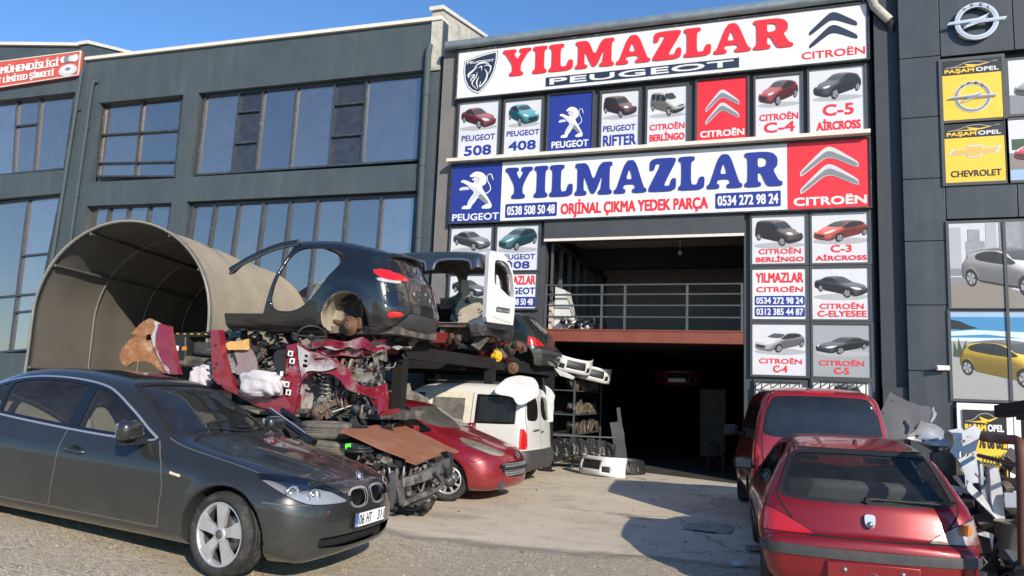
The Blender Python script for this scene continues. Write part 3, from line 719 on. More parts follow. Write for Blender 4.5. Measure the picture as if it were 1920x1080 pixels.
mat('lamp_clear_dusty', (0.62, 0.50, 0.36), 0.3, coat=0.5, noise=0.3, nscale=40)
saloon()
# ------------------------------------------------------------------ other car bodies
def town_solid():
    if 'town' not in SOL:
        top = [(1.90, .25), (1.98, .40), (1.97, .55), (1.88, .66), (1.7, .74), (1.3, .84), (1.0, .90), (.86, .95), (.5, 1.13), (.12, 1.31), (-.15, 1.355), (-.6, 1.365), (-1.0, 1.345), (-1.32, 1.295), (-1.42, 1.255), (-1.60, 1.08), (-1.76, .915), (-1.82, .84), (-1.87, .70), (-1.90, .62), (-1.95, .605), (-1.985, .57), (-1.99, .45), (-1.965, .32), (-1.90, .22)]
        bot = [(-1.6, .20), (0, .18), (1.6, .18)]
        SOL['town'] = Solid(top, bot, [(.15, .72), (.25, .78), (.35, .81), (.5, .835), (.60, .845), (.75, .835), (.86, .81), (.93, .775), (1.0, .735), (1.15, .655), (1.28, .575), (1.35, .52), (1.42, .45)],
            [(-2.0, .955), (-1.7, .985), (-1.2, 1.0), (1.2, 1.0), (1.7, .96), (2.0, .92)], (.22, .14), (.13, .16), arches=[(1.17, .30, .335), (-1.40, .30, .335)], k=.12, crown=.05, W=.84)
    return SOL['town']
TDLO = [(.78, .93), (.45, 1.08), (.10, 1.245), (-.2, 1.285), (-.7, 1.285), (-1.05, 1.255), (-1.30, 1.16), (-1.42, 1.02), (-1.40, .94), (-1.2, .915), (0, .90)]
def town_regions(P, S, full=True):
    P.region('arch', arch_region(S))
    P.region('dlo', seen(TDLO, 90, it=2), ('body',))
    for nm, a, b in (('window_front', -.20, .60), ('window_rear', -1.0, -.28), ('window_quarter', -1.5, -1.06)):
        P.region(nm, seen(TDLO, 90, it=2, sub=.028, extra=lambda V, N, a=a, b=b: np.maximum(a-V[:, 0], V[:, 0]-b)), ('dlo',))
    WS = [(-.66, .98), (.66, .98), (.56, 1.22), (.50, 1.28), (-.50, 1.28), (-.56, 1.22)]
    P.region('windshield', seen(WS, 0, .15, it=1, extra=lambda V, N: .1-V[:, 0]), ('body', 'dlo'))
    RW = [(-.665, .885), (-.40, .868), (.40, .868), (.665, .885), (.655, .93), (.585, 1.12), (.535, 1.225), (.47, 1.245), (0, 1.255), (-.47, 1.245), (-.535, 1.225), (-.585, 1.12), (-.655, .93)]
    P.region('ws_rim', seen(RW, 180, .1, it=1, sub=-.016, extra=lambda V, N: V[:, 0]+1.2), ('body', 'dlo'))
    P.region('rear_window', seen(RW, 180, .1, it=1, sub=.014, extra=lambda V, N: V[:, 0]+1.2), ('ws_rim',))
    P.region('strip', lambda V, N: np.maximum(np.maximum(.440-V[:, 2], V[:, 2]-.518), np.maximum(V[:, 0]+1.72, (V[:, 0]+1.85)*0-1)), ('body',))
    P.region('strip', lambda V, N: np.maximum(np.maximum(.43-V[:, 2], V[:, 2]-.53), np.abs(V[:, 0])-.98), ('body',))
    TLp = [(.95, .80), (.86, .80), (.70, .755), (.52, .665), (.42, .605), (.46, .598), (.95, .598)]
    if full:
        for s_ in (1, -1): P.region('seam', seen([(s_*a, b) for a, b in TLp], 180, -.3, it=1, sub=-.007, extra=lambda V, N: V[:, 0]+1.62), ('body',))
    P.region('taillight', seen(TLp, 180, -.3, it=1, extra=lambda V, N: V[:, 0]+1.62), ('body', 'seam')); P.region('taillight_right', seen([(-a, b) for a, b in TLp], 180, -.3, it=1, extra=lambda V, N: V[:, 0]+1.62), ('body', 'seam'))
    if full:
        P.region('seam', band([(.50, .60), (.66, .80), (.70, .90), (.60, 1.15), (.55, 1.27), (-.55, 1.27), (-.60, 1.15), (-.70, .90), (-.66, .80), (-.50, .60)], 180, 0, .008, -.4, closed=False, extra=lambda V, N: V[:, 0]+1.25), ('body',))
        P.region('seam', lambda V, N: np.maximum(np.abs(V[:, 2]-.598)-.006, V[:, 0]+1.7), ('body',))
        P.region('seam', band([(.74, .92), (.80, .70), (.80, .22)], 90, 0, .005, closed=False), ('body',)); P.region('seam', band([(-.24, .92), (-.24, .24)], 90, 0, .005, closed=False), ('body',))
        P.region('seam', lambda V, N: np.maximum(np.maximum(np.abs(np.abs(V[:, 1])-.50+.02*V[:, 0])-.008, (.6-N[:, 2])*.3), np.maximum(1.2-V[:, 2], V[:, 0]-.1)), ('body',))
        P.region('hatch_door', seen([(.50, .604), (.66, .80), (.70, .90), (.60, 1.15), (.55, 1.265), (-.55, 1.265), (-.60, 1.15), (-.70, .90), (-.66, .80), (-.50, .604)], 180, .05, smooth=False, extra=lambda V, N: V[:, 0]+1.25), ('body',))
        P.region('rear_bumper', lambda V, N: np.maximum(V[:, 0]+1.70, V[:, 2]-.592), ('body',))
def simple_cabin(t, fabric, xs=.05, rear=-.75, dash=.60, z=.36, w=.34, rearhead=False):
    for sd in (-1, 1): seat(t, xs, sd*w, z, fabric, w=.46)
    m = MB(); m.box((rear, 0, z+.12), (.45, 1.2, .16), bev=.05); m.box((rear-.30, 0, z+.40), (.14, 1.2, .52), (0, R(-18), 0), bev=.05)
    if rearhead:
        for yy in (-.36, .36): m.box((rear-.40, yy, z+.74), (.09, .24, .14), bev=.04)
    m.build('rear_bench', fabric, t)
    m = MB(); m.box((dash, 0, .82), (.42, 1.3, .2), (0, R(6), 0), bev=.05); m.box((dash-.1, w, .94), (.2, .36, .08), bev=.03); m.build('dashboard', 'inner_dark', t)
    steering(t, dash-.26, w, .86)
    m = MB(); m.box((-.2, 0, .26), (2.6, 1.3, .03)); m.build('floor_pan', 'inner_dark', t)
def windows(P, t, g, names=('window_front', 'window_rear', 'window_quarter'), sides=(-1, 1)):
    for sd in sides:
        for nm in names: P.part('window', [nm], [g], t, off=-.006, side=sd)
def badge_lion(mb, c, s, mt):
    pass
def town_car(loc, yaw, pm, label, cat='car', broken=False, cabin=True, h=.022, tail=('lamp_red', 'lamp_red'), wheels=True, g='glass_mid', name='parked_hatchback', extras=True):
    S = town_solid(); key = ('town', h)
    if key not in PCACHE:
        P = Panels(*S.mesh(h)); town_regions(P, S); PCACHE[key] = P
    P = PCACHE[key]; t = empty(name, loc, (0, 0, yaw), label, cat)
    P.part('body', ['body', 'arch', 'seam', 'ws_rim', 'dlo'], [pm, 'inner_dark', 'seam', 'black_plastic', 'black_gloss'], t, inner='inner_dark')
    hd = P.part('hatch_door', ['hatch_door'], [pm], t, inner='inner_dark', inner_t=.015)
    P.part('rear_bumper', ['rear_bumper'], [pm], t, inner='inner_dark', inner_t=.01)
    P.part('bumper_strip', ['strip'], ['grey_plastic'], t, off=.014, inner='grey_plastic', inner_t=.02)
    windows(P, t, 'glass_dark' if g == 'glass_mid' else 'glass_car'); P.part('windshield', ['windshield'], [g], t, off=-.006); P.part('rear_window', ['rear_window'], [g], t, off=-.006)
    a = P.part('taillight', ['taillight'], [tail[0]], t, off=.004); b = P.part('taillight', ['taillight_right'], [tail[1]], t, off=.004)
    if broken:
        b['label'] = 'broken clear tail light with an amber corner'
        m = MB(); m.box((-1.795, -.715, .715), (.06, .07, .07), (0, R(-10), R(22)), bev=.01); m.build('amber_lens', 'lamp_amber', b)
    else: a['label'] = 'red tail light'
    # lock and emblem, wiper, plate recess, aerial base
    if extras:
        m = MB(); fr = lambda u, v, w: (-1.872+.25*(v-.75)*-1+w*1, -u, v)
        S_ = [(-.040, .79), (.040, .79), (.040, .73), (.028, .695), (0, .685), (-.028, .695), (-.040, .73)]
        m.sheet([[tuple(p) for p in chaikin(S_, 2, .2)]], lambda u, v, w: (-1.858-.30*(.75-v)-.035+w, -u, v), .03, 0); m.build('emblem', 'satin_chrome', hd)
        m = MB(); m.lathe([(.0, -.012), (.022, -.012), (.026, 0)], 16, 'x', (-1.905, 0, .712)); m.build('lock', 'steel_grey', hd)
        m = MB(); m.tube([(-1.80, .0, .90), (-1.80, -.06, .905), (-1.79, -.62, .895)], [.018, .012, .008], 8); m.bar((-1.785, -.12, .885), (-1.755, -.66, .915), .012, .02); m.tube([(-1.79, .01, .90), (-1.83, .0, .892)], .024, 10); m.build('rear_wiper', 'black_plastic', hd)
        m = MB(); m.box((-1.990, 0, .335), (.022, .68, .18), bev=.02); rb = m.build('plate_recess', pm, t)
        m = MB()
        for yy in (-.21, .21): m.lathe([(0, -.012), (.016, -.01), (.022, 0)], 14, 'x', (-2.002, -yy, .365))
        m.tube([Vector((-2.003, .035*math.cos(q), .32+.035*math.sin(q))) for q in np.linspace(0, 2*math.pi, 20)[:-1]], .003, 5, closed=True); m.build('plate_bolt', 'steel_grey', rb)
        m = MB(); m.tube([(-1.18, 0, 1.325), (-1.19, 0, 1.35)], [.022, .012], 10); m.build('aerial_base', 'black_plastic', t)
        for sd in (-1, 1):
            m = MB(); m.box((.56, sd*.93, .96), (.10, .20, .125), (0, 0, R(-10*sd)), bev=.035); m.bar((.58, sd*.80, .92), (.57, sd*.88, .93), .06, .04); m.box((.508, sd*.93, .96), (.008, .165, .095), (0, 0, R(-10*sd)), mi=1, bev=.002); m.build('wing_mirror', ['black_plastic', 'reflector_dark'], t)
    if cabin: simple_cabin(t, 'grey_fabric', .15, -.85, .72, .34, .34)
    if wheels:
        for xa in (1.17, -1.40):
            for sd in (-1, 1): wheel(t, xa, sd*.72, .295, .295, .18, .19, 'cap', rimmat='steel_grey')
    return t
PCACHE = {}

def van_solid():
    if 'van' not in SOL:
        top = [(1.93, .25), (2.03, .42), (2.03, .62), (1.97, .76), (1.82, .85), (1.5, .97), (1.18, 1.07), (1.0, 1.14), (.70, 1.38), (.38, 1.64), (.15, 1.74), (-.3, 1.80), (-.9, 1.815), (-1.5, 1.80), (-1.80, 1.77), (-1.90, 1.72), (-1.945, 1.60), (-1.985, 1.3), (-2.02, 1.05), (-2.035, .8), (-2.05, .68), (-2.085, .62), (-2.09, .42), (-2.03, .30)]
        bot = [(-1.7, .25), (0, .22), (1.6, .22)]
        SOL['van'] = Solid(top, bot, [(.2, .74), (.3, .80), (.42, .845), (.6, .86), (.8, .86), (1.0, .85), (1.1, .838), (1.3, .80), (1.5, .755), (1.65, .71), (1.74, .66), (1.85, .56)],
            [(-2.1, .985), (-1.8, 1.0), (1.2, 1.0), (1.7, .97), (2.05, .93)], (.26, .16), (.05, .06), arches=[(1.25, .31, .36), (-1.44, .31, .36)], k=.13, crown=.05, W=.86, flare=.02, zb=1.1)
    return SOL['van']
VDLO = [(.86, 1.11), (.55, 1.40), (.36, 1.56), (.20, 1.60), (-1.70, 1.60), (-1.84, 1.52), (-1.86, 1.12), (-1.75, 1.08), (.2, 1.07)]
def van_regions(P, S, rear='gate'):
    P.region('arch', arch_region(S))
    for nm, a, b in (('window_front', .02, .78), ('window_rear', -.88, -.12), ('window_quarter', -1.80, -1.02)):
        P.region(nm, seen(VDLO, 90, it=2, extra=lambda V, N, a=a, b=b: np.maximum(a-V[:, 0], V[:, 0]-b)), ('body',))
    WS = [(-.72, 1.16), (.72, 1.16), (.62, 1.58), (.55, 1.66), (-.55, 1.66), (-.62, 1.58)]
    P.region('windshield', seen(WS, 0, .15, it=1, extra=lambda V, N: .1-V[:, 0]), ('body',))
    if rear == 'gate':
        RW = [(-.70, 1.17), (0, 1.155), (.70, 1.17), (.725, 1.25), (.665, 1.52), (.60, 1.66), (.50, 1.685), (0, 1.695), (-.50, 1.685), (-.60, 1.66), (-.665, 1.52), (-.725, 1.25)]
        P.region('rear_window', seen(RW, 180, .1, it=2, extra=lambda V, N: V[:, 0]+1.6), ('body',))
        P.region('brake_light', seen([(-.22, 1.725), (.22, 1.725), (.22, 1.745), (-.22, 1.745)], 180, .05, it=1, extra=lambda V, N: V[:, 0]+1.6), ('body',))
        P.region('seam', band([(-.68, .70), (.68, .70)], 180, 0, .007, closed=False, extra=lambda V, N: V[:, 0]+1.6), ('body',))
        P.region('seam', band([(.72, .70), (.74, 1.15), (.66, 1.6), (.6, 1.74), (-.6, 1.74), (-.66, 1.6), (-.74, 1.15), (-.72, .70)], 180, 0, .006, closed=False, nmin=.0, extra=lambda V, N: V[:, 0]+1.6), ('body',))
        TLp = [(-.95, 1.12), (-.78, 1.10), (-.745, .90), (-.95, .88)]
    else:
        for s_ in (1, -1):
            RW = [(s_*.09, 1.15), (s_*.60, 1.15), (s_*.655, 1.2), (s_*.60, 1.52), (s_*.55, 1.58), (s_*.09, 1.60)]
            P.region('rear_window', seen(RW, 180, .1, it=2, extra=lambda V, N: V[:, 0]+1.6), ('body',))
        P.region('seam', band([(0, .55), (0, 1.74)], 180, 0, .007, closed=False, extra=lambda V, N: V[:, 0]+1.6), ('body',))
        P.region('seam', band([(.70, .60), (.72, 1.15), (.64, 1.6), (.58, 1.74), (-.58, 1.74), (-.64, 1.6), (-.72, 1.15), (-.70, .60)], 180, 0, .006, closed=False, nmin=0, extra=lambda V, N: V[:, 0]+1.6), ('body',))
        TLp = [(-.95, 1.02), (-.74, 1.02), (-.70, .66), (-.95, .66)]
    for s_ in (1, -1): P.region('taillight', seen([(s_*a, b) for a, b in TLp], 180, -.5, it=1, extra=lambda V, N: V[:, 0]+1.90), ('body',))
    P.region('rear_bumper', lambda V, N: np.maximum(V[:, 0]+1.82, V[:, 2]-.64), ('body',))
    P.region('rub_strip', seen([(-1.0, .60), (.8, .60), (.8, .70), (-1.0, .70)], 90, smooth=False), ('body',))
    P.region('seam', band([(-.07, 1.62), (-.07, .36)], 90, 0, .006, closed=False), ('body',)); P.region('seam', band([(-.95, 1.62), (-.95, .66)], 90, 0, .006, closed=False), ('body',))
    HLp = [(-1.0, .92), (-.62, .98), (-.52, .86), (-.98, .78)]
    P.region('headlight', seen(HLp, 45, -.1, it=2, extra=lambda V, N: 1.4-V[:, 0]), ('body',))
    P.region('grille', seen([(-.42, .70), (.42, .70), (.38, .78), (-.38, .78)], 0, .1, it=1, extra=lambda V, N: 1.6-V[:, 0]), ('body',)); P.region('lower', lambda V, N: np.maximum(1.68-V[:, 0], V[:, 2]-.52), ('body',))
def van_panels(rear, h=.025):
    k = ('van', rear, h)
    if k not in PCACHE:
        S = van_solid(); P = Panels(*S.mesh(h)); van_regions(P, S, rear); PCACHE[k] = P
    return PCACHE[k]

def hatch_solid():
    if 'hatch' not in SOL:
        top = [(1.90, .20), (1.98, .27), (2.01, .40), (1.99, .55), (1.94, .68), (1.86, .765), (1.7, .84), (1.4, .94), (1.15, 1.01), (.98, 1.06), (.60, 1.25), (.22, 1.40), (-.05, 1.45), (-.5, 1.47), (-1.0, 1.44), (-1.45, 1.37), (-1.62, 1.31), (-1.78, 1.12), (-1.90, .95), (-1.96, .75), (-2.0, .6), (-1.99, .4), (-1.92, .27)]
        bot = [(-1.6, .20), (0, .18), (1.6, .18)]
        SOL['hatch'] = Solid(top, bot, [(.15, .74), (.25, .80), (.4, .845), (.6, .865), (.78, .86), (.9, .84), (1.0, .79), (1.2, .69), (1.35, .60), (1.44, .52), (1.5, .45)],
            [(-2.0, .94), (-1.6, .98), (-1.0, 1.0), (1.1, 1.0), (1.5, .975), (2.0, .90)], (.36, .20), (.15, .2), arches=[(1.17, .31, .345), (-1.37, .31, .345)], k=.15, crown=.06, W=.865, flare=.018)
    return SOL['hatch']
HDLO = [(.92, .98), (.62, 1.12), (.30, 1.27), (0, 1.36), (-.45, 1.385), (-.9, 1.36), (-1.25, 1.28), (-1.45, 1.17), (-1.38, 1.06), (-1.0, 1.01), (0, .965)]
def hatch_regions(P, S):
    P.region('arch', arch_region(S))
    P.region('dlo', seen(HDLO, 90, it=2), ('body',))
    for nm, a, b in (('window_front', -.22, .66), ('window_rear', -1.05, -.30), ('window_quarter', -1.6, -1.1)):
        P.region(nm, seen(HDLO, 90, it=2, sub=.026, extra=lambda V, N, a=a, b=b: np.maximum(a-V[:, 0], V[:, 0]-b)), ('dlo',))
    WS = [(-.68, 1.07), (0, 1.05), (.68, 1.07), (.58, 1.28), (.50, 1.375), (-.50, 1.375), (-.58, 1.28)]
    P.region('windshield', seen(WS, 0, .15, it=1, extra=lambda V, N: .1-V[:, 0]), ('body', 'dlo'))
    P.region('rear_window', seen([(-.58, 1.0), (.58, 1.0), (.48, 1.3), (-.48, 1.3)], 180, .15, it=1, extra=lambda V, N: V[:, 0]+1.3), ('body', 'dlo'))
    HL = [(-1.16, .70), (-1.02, .765), (-.75, .865), (-.52, .935), (-.44, .92), (-.52, .84), (-.75, .745), (-.98, .68)]
    P.region('headlight', seen(HL, 45, -.1, it=2, extra=lambda V, N: .9-V[:, 0]), ('body',))
    P.region('grille', seen([(-.44, .60), (.44, .60), (.47, .50), (.40, .37), (-.40, .37), (-.47, .50)], 0, .05, it=2, extra=lambda V, N: 1.5-V[:, 0]), ('body',))
    P.region('fog', seen([(-1.02, .575), (-.86, .58), (-.82, .50), (-.98, .49)], 40, .0, it=1, extra=lambda V, N: 1.3-V[:, 0]), ('body',))
    P.region('taillight', seen([(-1.0, .98), (-.62, 1.0), (-.60, .80), (-.95, .78)], 180, -.5, it=1, extra=lambda V, N: V[:, 0]+1.6), ('body',)); P.region('taillight', seen([(1.0, .98), (.62, 1.0), (.60, .80), (.95, .78)], 180, -.5, it=1, extra=lambda V, N: V[:, 0]+1.6), ('body',))
    P.region('seam', topband([(1.0, .66), (1.4, .70), (1.7, .62), (1.9, .40), (1.96, 0)], .005, .68), ('body',))
    P.region('seam', band([(1.5, .64), (1.62, .60), (1.75, .66)], 90, 0, .005, closed=False), ('body',)); P.region('seam', band([(.80, .98), (.86, .70), (.84, .22)], 90, 0, .005, closed=False), ('body',)); P.region('seam', band([(-.26, .98), (-.28, .22)], 90, 0, .005, closed=False), ('body',))

def coupe_solid():
    if 'coupe' not in SOL:
        top = [(1.98, .25), (2.08, .40), (2.08, .6), (2.0, .74), (1.8, .86), (1.4, .97), (1.0, 1.05), (.85, 1.10), (.5, 1.29), (.15, 1.44), (-.2, 1.515), (-.55, 1.53), (-1.0, 1.495), (-1.4, 1.42), (-1.70, 1.345), (-1.83, 1.30), (-1.90, 1.17), (-1.98, 1.05), (-2.05, .97), (-2.09, .85), (-2.13, .70), (-2.16, .55), (-2.15, .40), (-2.08, .28), (-1.98, .22)]
        bot = [(-1.7, .22), (0, .20), (1.7, .20)]
        SOL['coupe'] = Solid(top, bot, [(.15, .76), (.25, .83), (.4, .885), (.6, .905), (.8, .905), (.93, .885), (1.03, .845), (1.2, .765), (1.35, .69), (1.46, .62), (1.55, .50)],
            [(-2.2, .92), (-1.8, .975), (-1.3, 1.0), (1.2, 1.0), (1.7, .96), (2.1, .90)], (.32, .18), (.20, .26), arches=[(1.28, .33, .37), (-1.33, .33, .37)], k=.15, crown=.05, W=.905, flare=.022)
    return SOL['coupe']
CDLO = [(.85, 1.0), (.5, 1.19), (.15, 1.35), (-.25, 1.43), (-.7, 1.42), (-1.05, 1.35), (-1.22, 1.25), (-1.15, 1.12), (-.9, 1.06), (0, 1.0)]
CTL = [(.60, 1.0), (.72, 1.035), (.95, 1.03), (1.10, .98), (1.22, .92), (1.05, .895), (.85, .88), (.72, .90)]
def coupe_regions(P, S):
    P.region('arch', arch_region(S)); P.region('dlo', seen(CDLO, 90, it=2), ('body',))
    for nm, a, b in (('window_front', -.15, .7), ('window_rear', -1.3, -.22)):
        P.region(nm, seen(CDLO, 90, it=2, sub=.024, extra=lambda V, N, a=a, b=b: np.maximum(a-V[:, 0], V[:, 0]-b)), ('dlo',))
    P.region('windshield', seen([(-.70, 1.11), (.70, 1.11), (.60, 1.35), (.54, 1.44), (-.54, 1.44), (-.60, 1.35)], 0, .15, it=1, extra=lambda V, N: .05-V[:, 0]), ('body', 'dlo'))
    P.region('headlight', seen([(-1.14, .80), (-.80, .88), (-.58, .91), (-.62, .82), (-.95, .73)], 45, -.1, it=2, extra=lambda V, N: 1.1-V[:, 0]), ('body',))
    P.region('grille', seen([(-.45, .68), (.45, .68), (.50, .56), (.35, .40), (-.35, .40), (-.50, .56)], 0, .05, it=2, extra=lambda V, N: 1.5-V[:, 0]), ('body',)); P.region('lower', lambda V, N: np.maximum(V[:, 2]-.30, -9), ('body',))
    P.region('taillight', seen(CTL, 135, -.1, it=2, extra=lambda V, N: V[:, 0]+1.5), ('body',))
# ------------------------------------------------------------------ printed pictures of cars (flat prints on the posters)
def rc(x0, z0, x1, z1): return [(x0, z0), (x1, z0), (x1, z1), (x0, z1)]
def rrc(x0, z0, x1, z1, r=0.03):
    out = []
    for cx, cz, a0 in ((x1-r, z0+r, -90), (x1-r, z1-r, 0), (x0+r, z1-r, 90), (x0+r, z0+r, 180)):
        for k in range(5): a = R(a0+k*22.5); out.append((cx+r*math.cos(a), cz+r*math.sin(a)))
    return out
def ring(cx, cz, r, n=32, e=1.0): return [(cx+r*math.cos(2*math.pi*k/n), cz+e*r*math.sin(2*math.pi*k/n)) for k in range(n)]
def stroke(pts, w):
    P = np.array(pts, float); ws = np.array(w if hasattr(w, '__len__') else [w]*len(P))/2
    T = np.gradient(P, axis=0); T /= np.linalg.norm(T, axis=1)[:, None]; N = np.stack([-T[:, 1], T[:, 0]], 1)
    return [tuple(p) for p in np.vstack([P+N*ws[:, None], (P-N*ws[:, None])[::-1]])]
PRINT = {}
def print_geo(kind, h=0.06):
    if (kind, h) in PRINT: return PRINT[(kind, h)]
    S = {'saloon': saloon_solid, 'hatch': hatch_solid, 'van': van_solid, 'suv': coupe_solid, 'rear': town_solid}[kind]()
    P = Panels(*S.mesh(h)); P.coarse = True
    reg = {'saloon': saloon_regions, 'hatch': hatch_regions, 'van': van_regions, 'suv': coupe_regions}[kind]
    reg(P, S)
    V, N, T, rg = P.V, P.N, P.T, P.reg; names = P.names
    tri = [V[T]]; nor = [N[T].mean(1)]; nm = [names[i] for i in rg]
    for xa, za, ra in S.arches:
        for sd in (-1, 1):
            y = sd*(S.W-.01); n = 20
            for r0, lab, dy in ((ra*.90, 'tyre', 0), (ra*.66, 'alloy', .012)):
                a = np.linspace(0, 2*math.pi, n+1)
                for k in range(n):
                    tri.append(np.array([[[xa, y+sd*dy, za], [xa+r0*math.cos(a[k]), y+sd*dy, za+r0*math.sin(a[k])], [xa+r0*math.cos(a[k+1]), y+sd*dy, za+r0*math.sin(a[k+1])]]])); nor.append(np.array([[0, sd, 0.]])); nm.append(lab if lab == 'tyre' or k % 4 else 'gap')
    PRINT[(kind, h)] = (np.vstack(tri), np.vstack(nor), nm); return PRINT[(kind, h)]
PCOL = {'arch': (.01, .01, .01), 'tyre': (.02, .02, .02), 'alloy': (.5, .5, .5), 'gap': (.05, .05, .05), 'seam': (.02, .02, .02), 'chrome': (.4, .4, .4), 'dlo': (.01, .01, .01), 'ws_rim': (.01, .01, .01), 'lamp_rim': (.02, .02, .02), 'headlight': (.6, .62, .65), 'kidney': (.02, .02, .02), 'kidney_frame': (.3, .3, .3), 'lower_grille': (.015, .015, .015), 'taillight': (.4, .02, .02), 'grille': (.02, .02, .02), 'lower': (.03, .03, .03), 'fog': (.4, .4, .4), 'rail': (.02, .02, .02), 'plate': (.8, .8, .8)}
def car_print(mb_list, kind, color, x0, z0, x1, z1, Y, yaw, zs=1.0, h=0.06, flip=False, roof=None, w0=0.0):
    tri, nor, nm = print_geo(kind, h); a = R(yaw); ca, sa = math.cos(a), math.sin(a); e = R(9)
    def rot(p):
        x = p[..., 0]*ca-p[..., 1]*sa; y = p[..., 0]*sa+p[..., 1]*ca; z = p[..., 2]*(zs if p is tri else 1)
        return np.stack([x, y*math.cos(e)-z*math.sin(e), y*math.sin(e)+z*math.cos(e)], -1)
    Q = rot(tri); Nn = rot(nor); vis = Nn[:, 1] < -0.02
    Q = Q[vis]; Nn = Nn[vis]; names = [n for n, v in zip(nm, vis) if v]
    s = 9.0/(9.0+Q[..., 1]); U = Q[..., 0]*s; Wv = (Q[..., 2]-.8)*s
    if flip: U = -U
    U = (U-U.min())/(U.max()-U.min()); Wv = (Wv-Wv.min())/(Wv.max()-Wv.min()); D = Q[..., 1]; D = (D-D.min())/(D.max()-D.min())
    l = np.array([.35, -.5, .79]); lam = np.clip(Nn@l, 0, 1)
    cols = []
    for i, n in enumerate(names):
        up = max(Nn[i, 2], 0)
        if n in PCOL: c = np.array(PCOL[n])*(.5+.6*lam[i])
        elif n.startswith('window') or n in ('windshield', 'rear_window'): c = np.array((.012, .014, .017))+np.array((.10, .12, .13))*max(0, Nn[i, 2])**3
        else:
            b = np.array(roof if (roof is not None and Nn[i, 2] > .75 and tri[vis][i, :, 2].mean() > 1.25) else color); c = b*(.22+.95*lam[i]**1.3)+.16*up**3+.05*max(0, -Nn[i, 1])**8
        cols.append(c)
    pts = np.stack([x0+(x1-x0)*U, Y+w0+D*.004, z0+(z1-z0)*Wv], -1)
    mb_list.append((pts.reshape(-1, 3), np.array(cols)))
def build_prints(lst, parent, name='car_picture'):
    V = np.vstack([p for p, c in lst]); C = np.vstack([np.repeat(c, 3, 0) for p, c in lst]); n = len(V)
    me = bpy.data.meshes.new(name); me.from_pydata(V.tolist(), [], np.arange(n).reshape(-1, 3).tolist())
    at_ = me.color_attributes.new('print', 'FLOAT_COLOR', 'POINT'); at_.data.foreach_set('color', np.hstack([C, np.ones((n, 1))]).astype(np.float32).ravel())
    me.materials.append(M['printed_picture']); o = bpy.data.objects.new(name, me); col.objects.link(o); o.parent = parent; return o
m = mat('printed_picture', (1, 1, 1), 0.45); nt = m.node_tree; an = nt.nodes.new('ShaderNodeAttribute'); an.attribute_name = 'print'
nt.links.new(an.outputs['Color'], nt.nodes['Principled BSDF'].inputs['Base Color'])

for nm, c in (('print_white', (.70, .70, .68)), ('print_pale', (.60, .60, .62)), ('print_red', (.70, .022, .03)), ('print_blue', (.018, .032, .24)), ('print_navy', (.02, .028, .055)), ('print_black', (.012, .012, .013)), ('print_yellow', (.80, .50, .035)), ('print_gold', (.62, .40, .08)), ('print_silver', (.55, .56, .57)), ('print_grey', (.20, .21, .22)), ('print_orange_red', (.60, .09, .05)), ('print_shadow', (.38, .38, .39)), ('print_sky', (.30, .42, .60)), ('print_sea', (.05, .22, .42)), ('print_foam', (.55, .66, .74)), ('print_gravel', (.30, .30, .29)), ('print_tower', (.36, .38, .40)), ('print_road', (.22, .19, .16)), ('print_green', (.04, .07, .03)), ('print_dim', (.30, .32, .33))):
    mat(nm, c, 0.42, noise=0.05, nscale=3.0, coat=0.2)
GLY = {
 'I': (46, [[(0, 0), (46, 0), (46, 12), (37, 16), (37, 84), (46, 88), (46, 100), (0, 100), (0, 88), (9, 84), (9, 16), (0, 12)]]),
 'L': (78, [[(0, 0), (76, 0), (78, 38), (62, 38), (56, 16), (37, 15), (37, 84), (48, 88), (48, 100), (0, 100), (0, 88), (9, 84), (9, 16), (0, 12)]]),
 'Y': (94, [[(24, 0), (70, 0), (70, 12), (61, 16), (61, 42), (85, 86), (94, 88), (94, 100), (55, 100), (55, 88), (63, 86), (49, 60), (37, 86), (45, 88), (45, 100), (0, 100), (0, 88), (8, 86), (33, 42), (33, 16), (24, 12)]]),
 'M': (120, [[(0, 0), (38, 0), (38, 12), (28, 15), (28, 66), (52, 4), (66, 4), (90, 66), (84, 15), (76, 12), (76, 0), (120, 0), (120, 12), (112, 15), (112, 85), (120, 88), (120, 100), (82, 100), (60, 42), (40, 100), (0, 100), (0, 88), (8, 85), (8, 15), (0, 12)]]),
 'A': (102, [[(0, 0), (36, 0), (36, 12), (28, 14), (32, 27), (64, 27), (68, 14), (58, 12), (58, 0), (102, 0), (102, 12), (94, 14), (66, 100), (36, 100), (8, 14), (0, 12)], [(37, 42), (59, 42), (48, 78)]]),
 'Z': (84, [[(0, 0), (82, 0), (84, 38), (70, 38), (64, 16), (44, 16), (82, 88), (82, 100), (4, 100), (2, 64), (15, 64), (21, 84), (38, 84), (0, 12)]]),
 'R': (106, [[(0, 0), (46, 0), (46, 12), (37, 15), (37, 40), (46, 40), (60, 8), (68, 0), (106, 0), (106, 12), (96, 15), (80, 46), (92, 58), (93, 80), (80, 95), (58, 100), (0, 100), (0, 88), (9, 85), (9, 15), (0, 12)], [(37, 56), (37, 84), (52, 84), (62, 78), (62, 63), (52, 56)]])}
def slab_word(mb, word, x0, z0, x1, z1, frame, thick, mi=0, gap=7):
    tot = sum(GLY[c][0] for c in word)+gap*(len(word)-1); s = (x1-x0)/tot; x = x0
    for c in word:
        w, loops = GLY[c]; mb.sheet([[(x+p[0]*s, z0+p[1]/100*(z1-z0)) for p in chaikin(lp, 2, .18)] for lp in loops], frame, thick, mi); x += (w+gap)*s
CHEV = [(0, .14), (.018, .22), (.405, .93), (.503, 1.0), (.613, .93), (.963, .48), (1.0, .385), (.996, .22), (.59, .593), (.503, .616), (.417, .593), (.012, 0)]
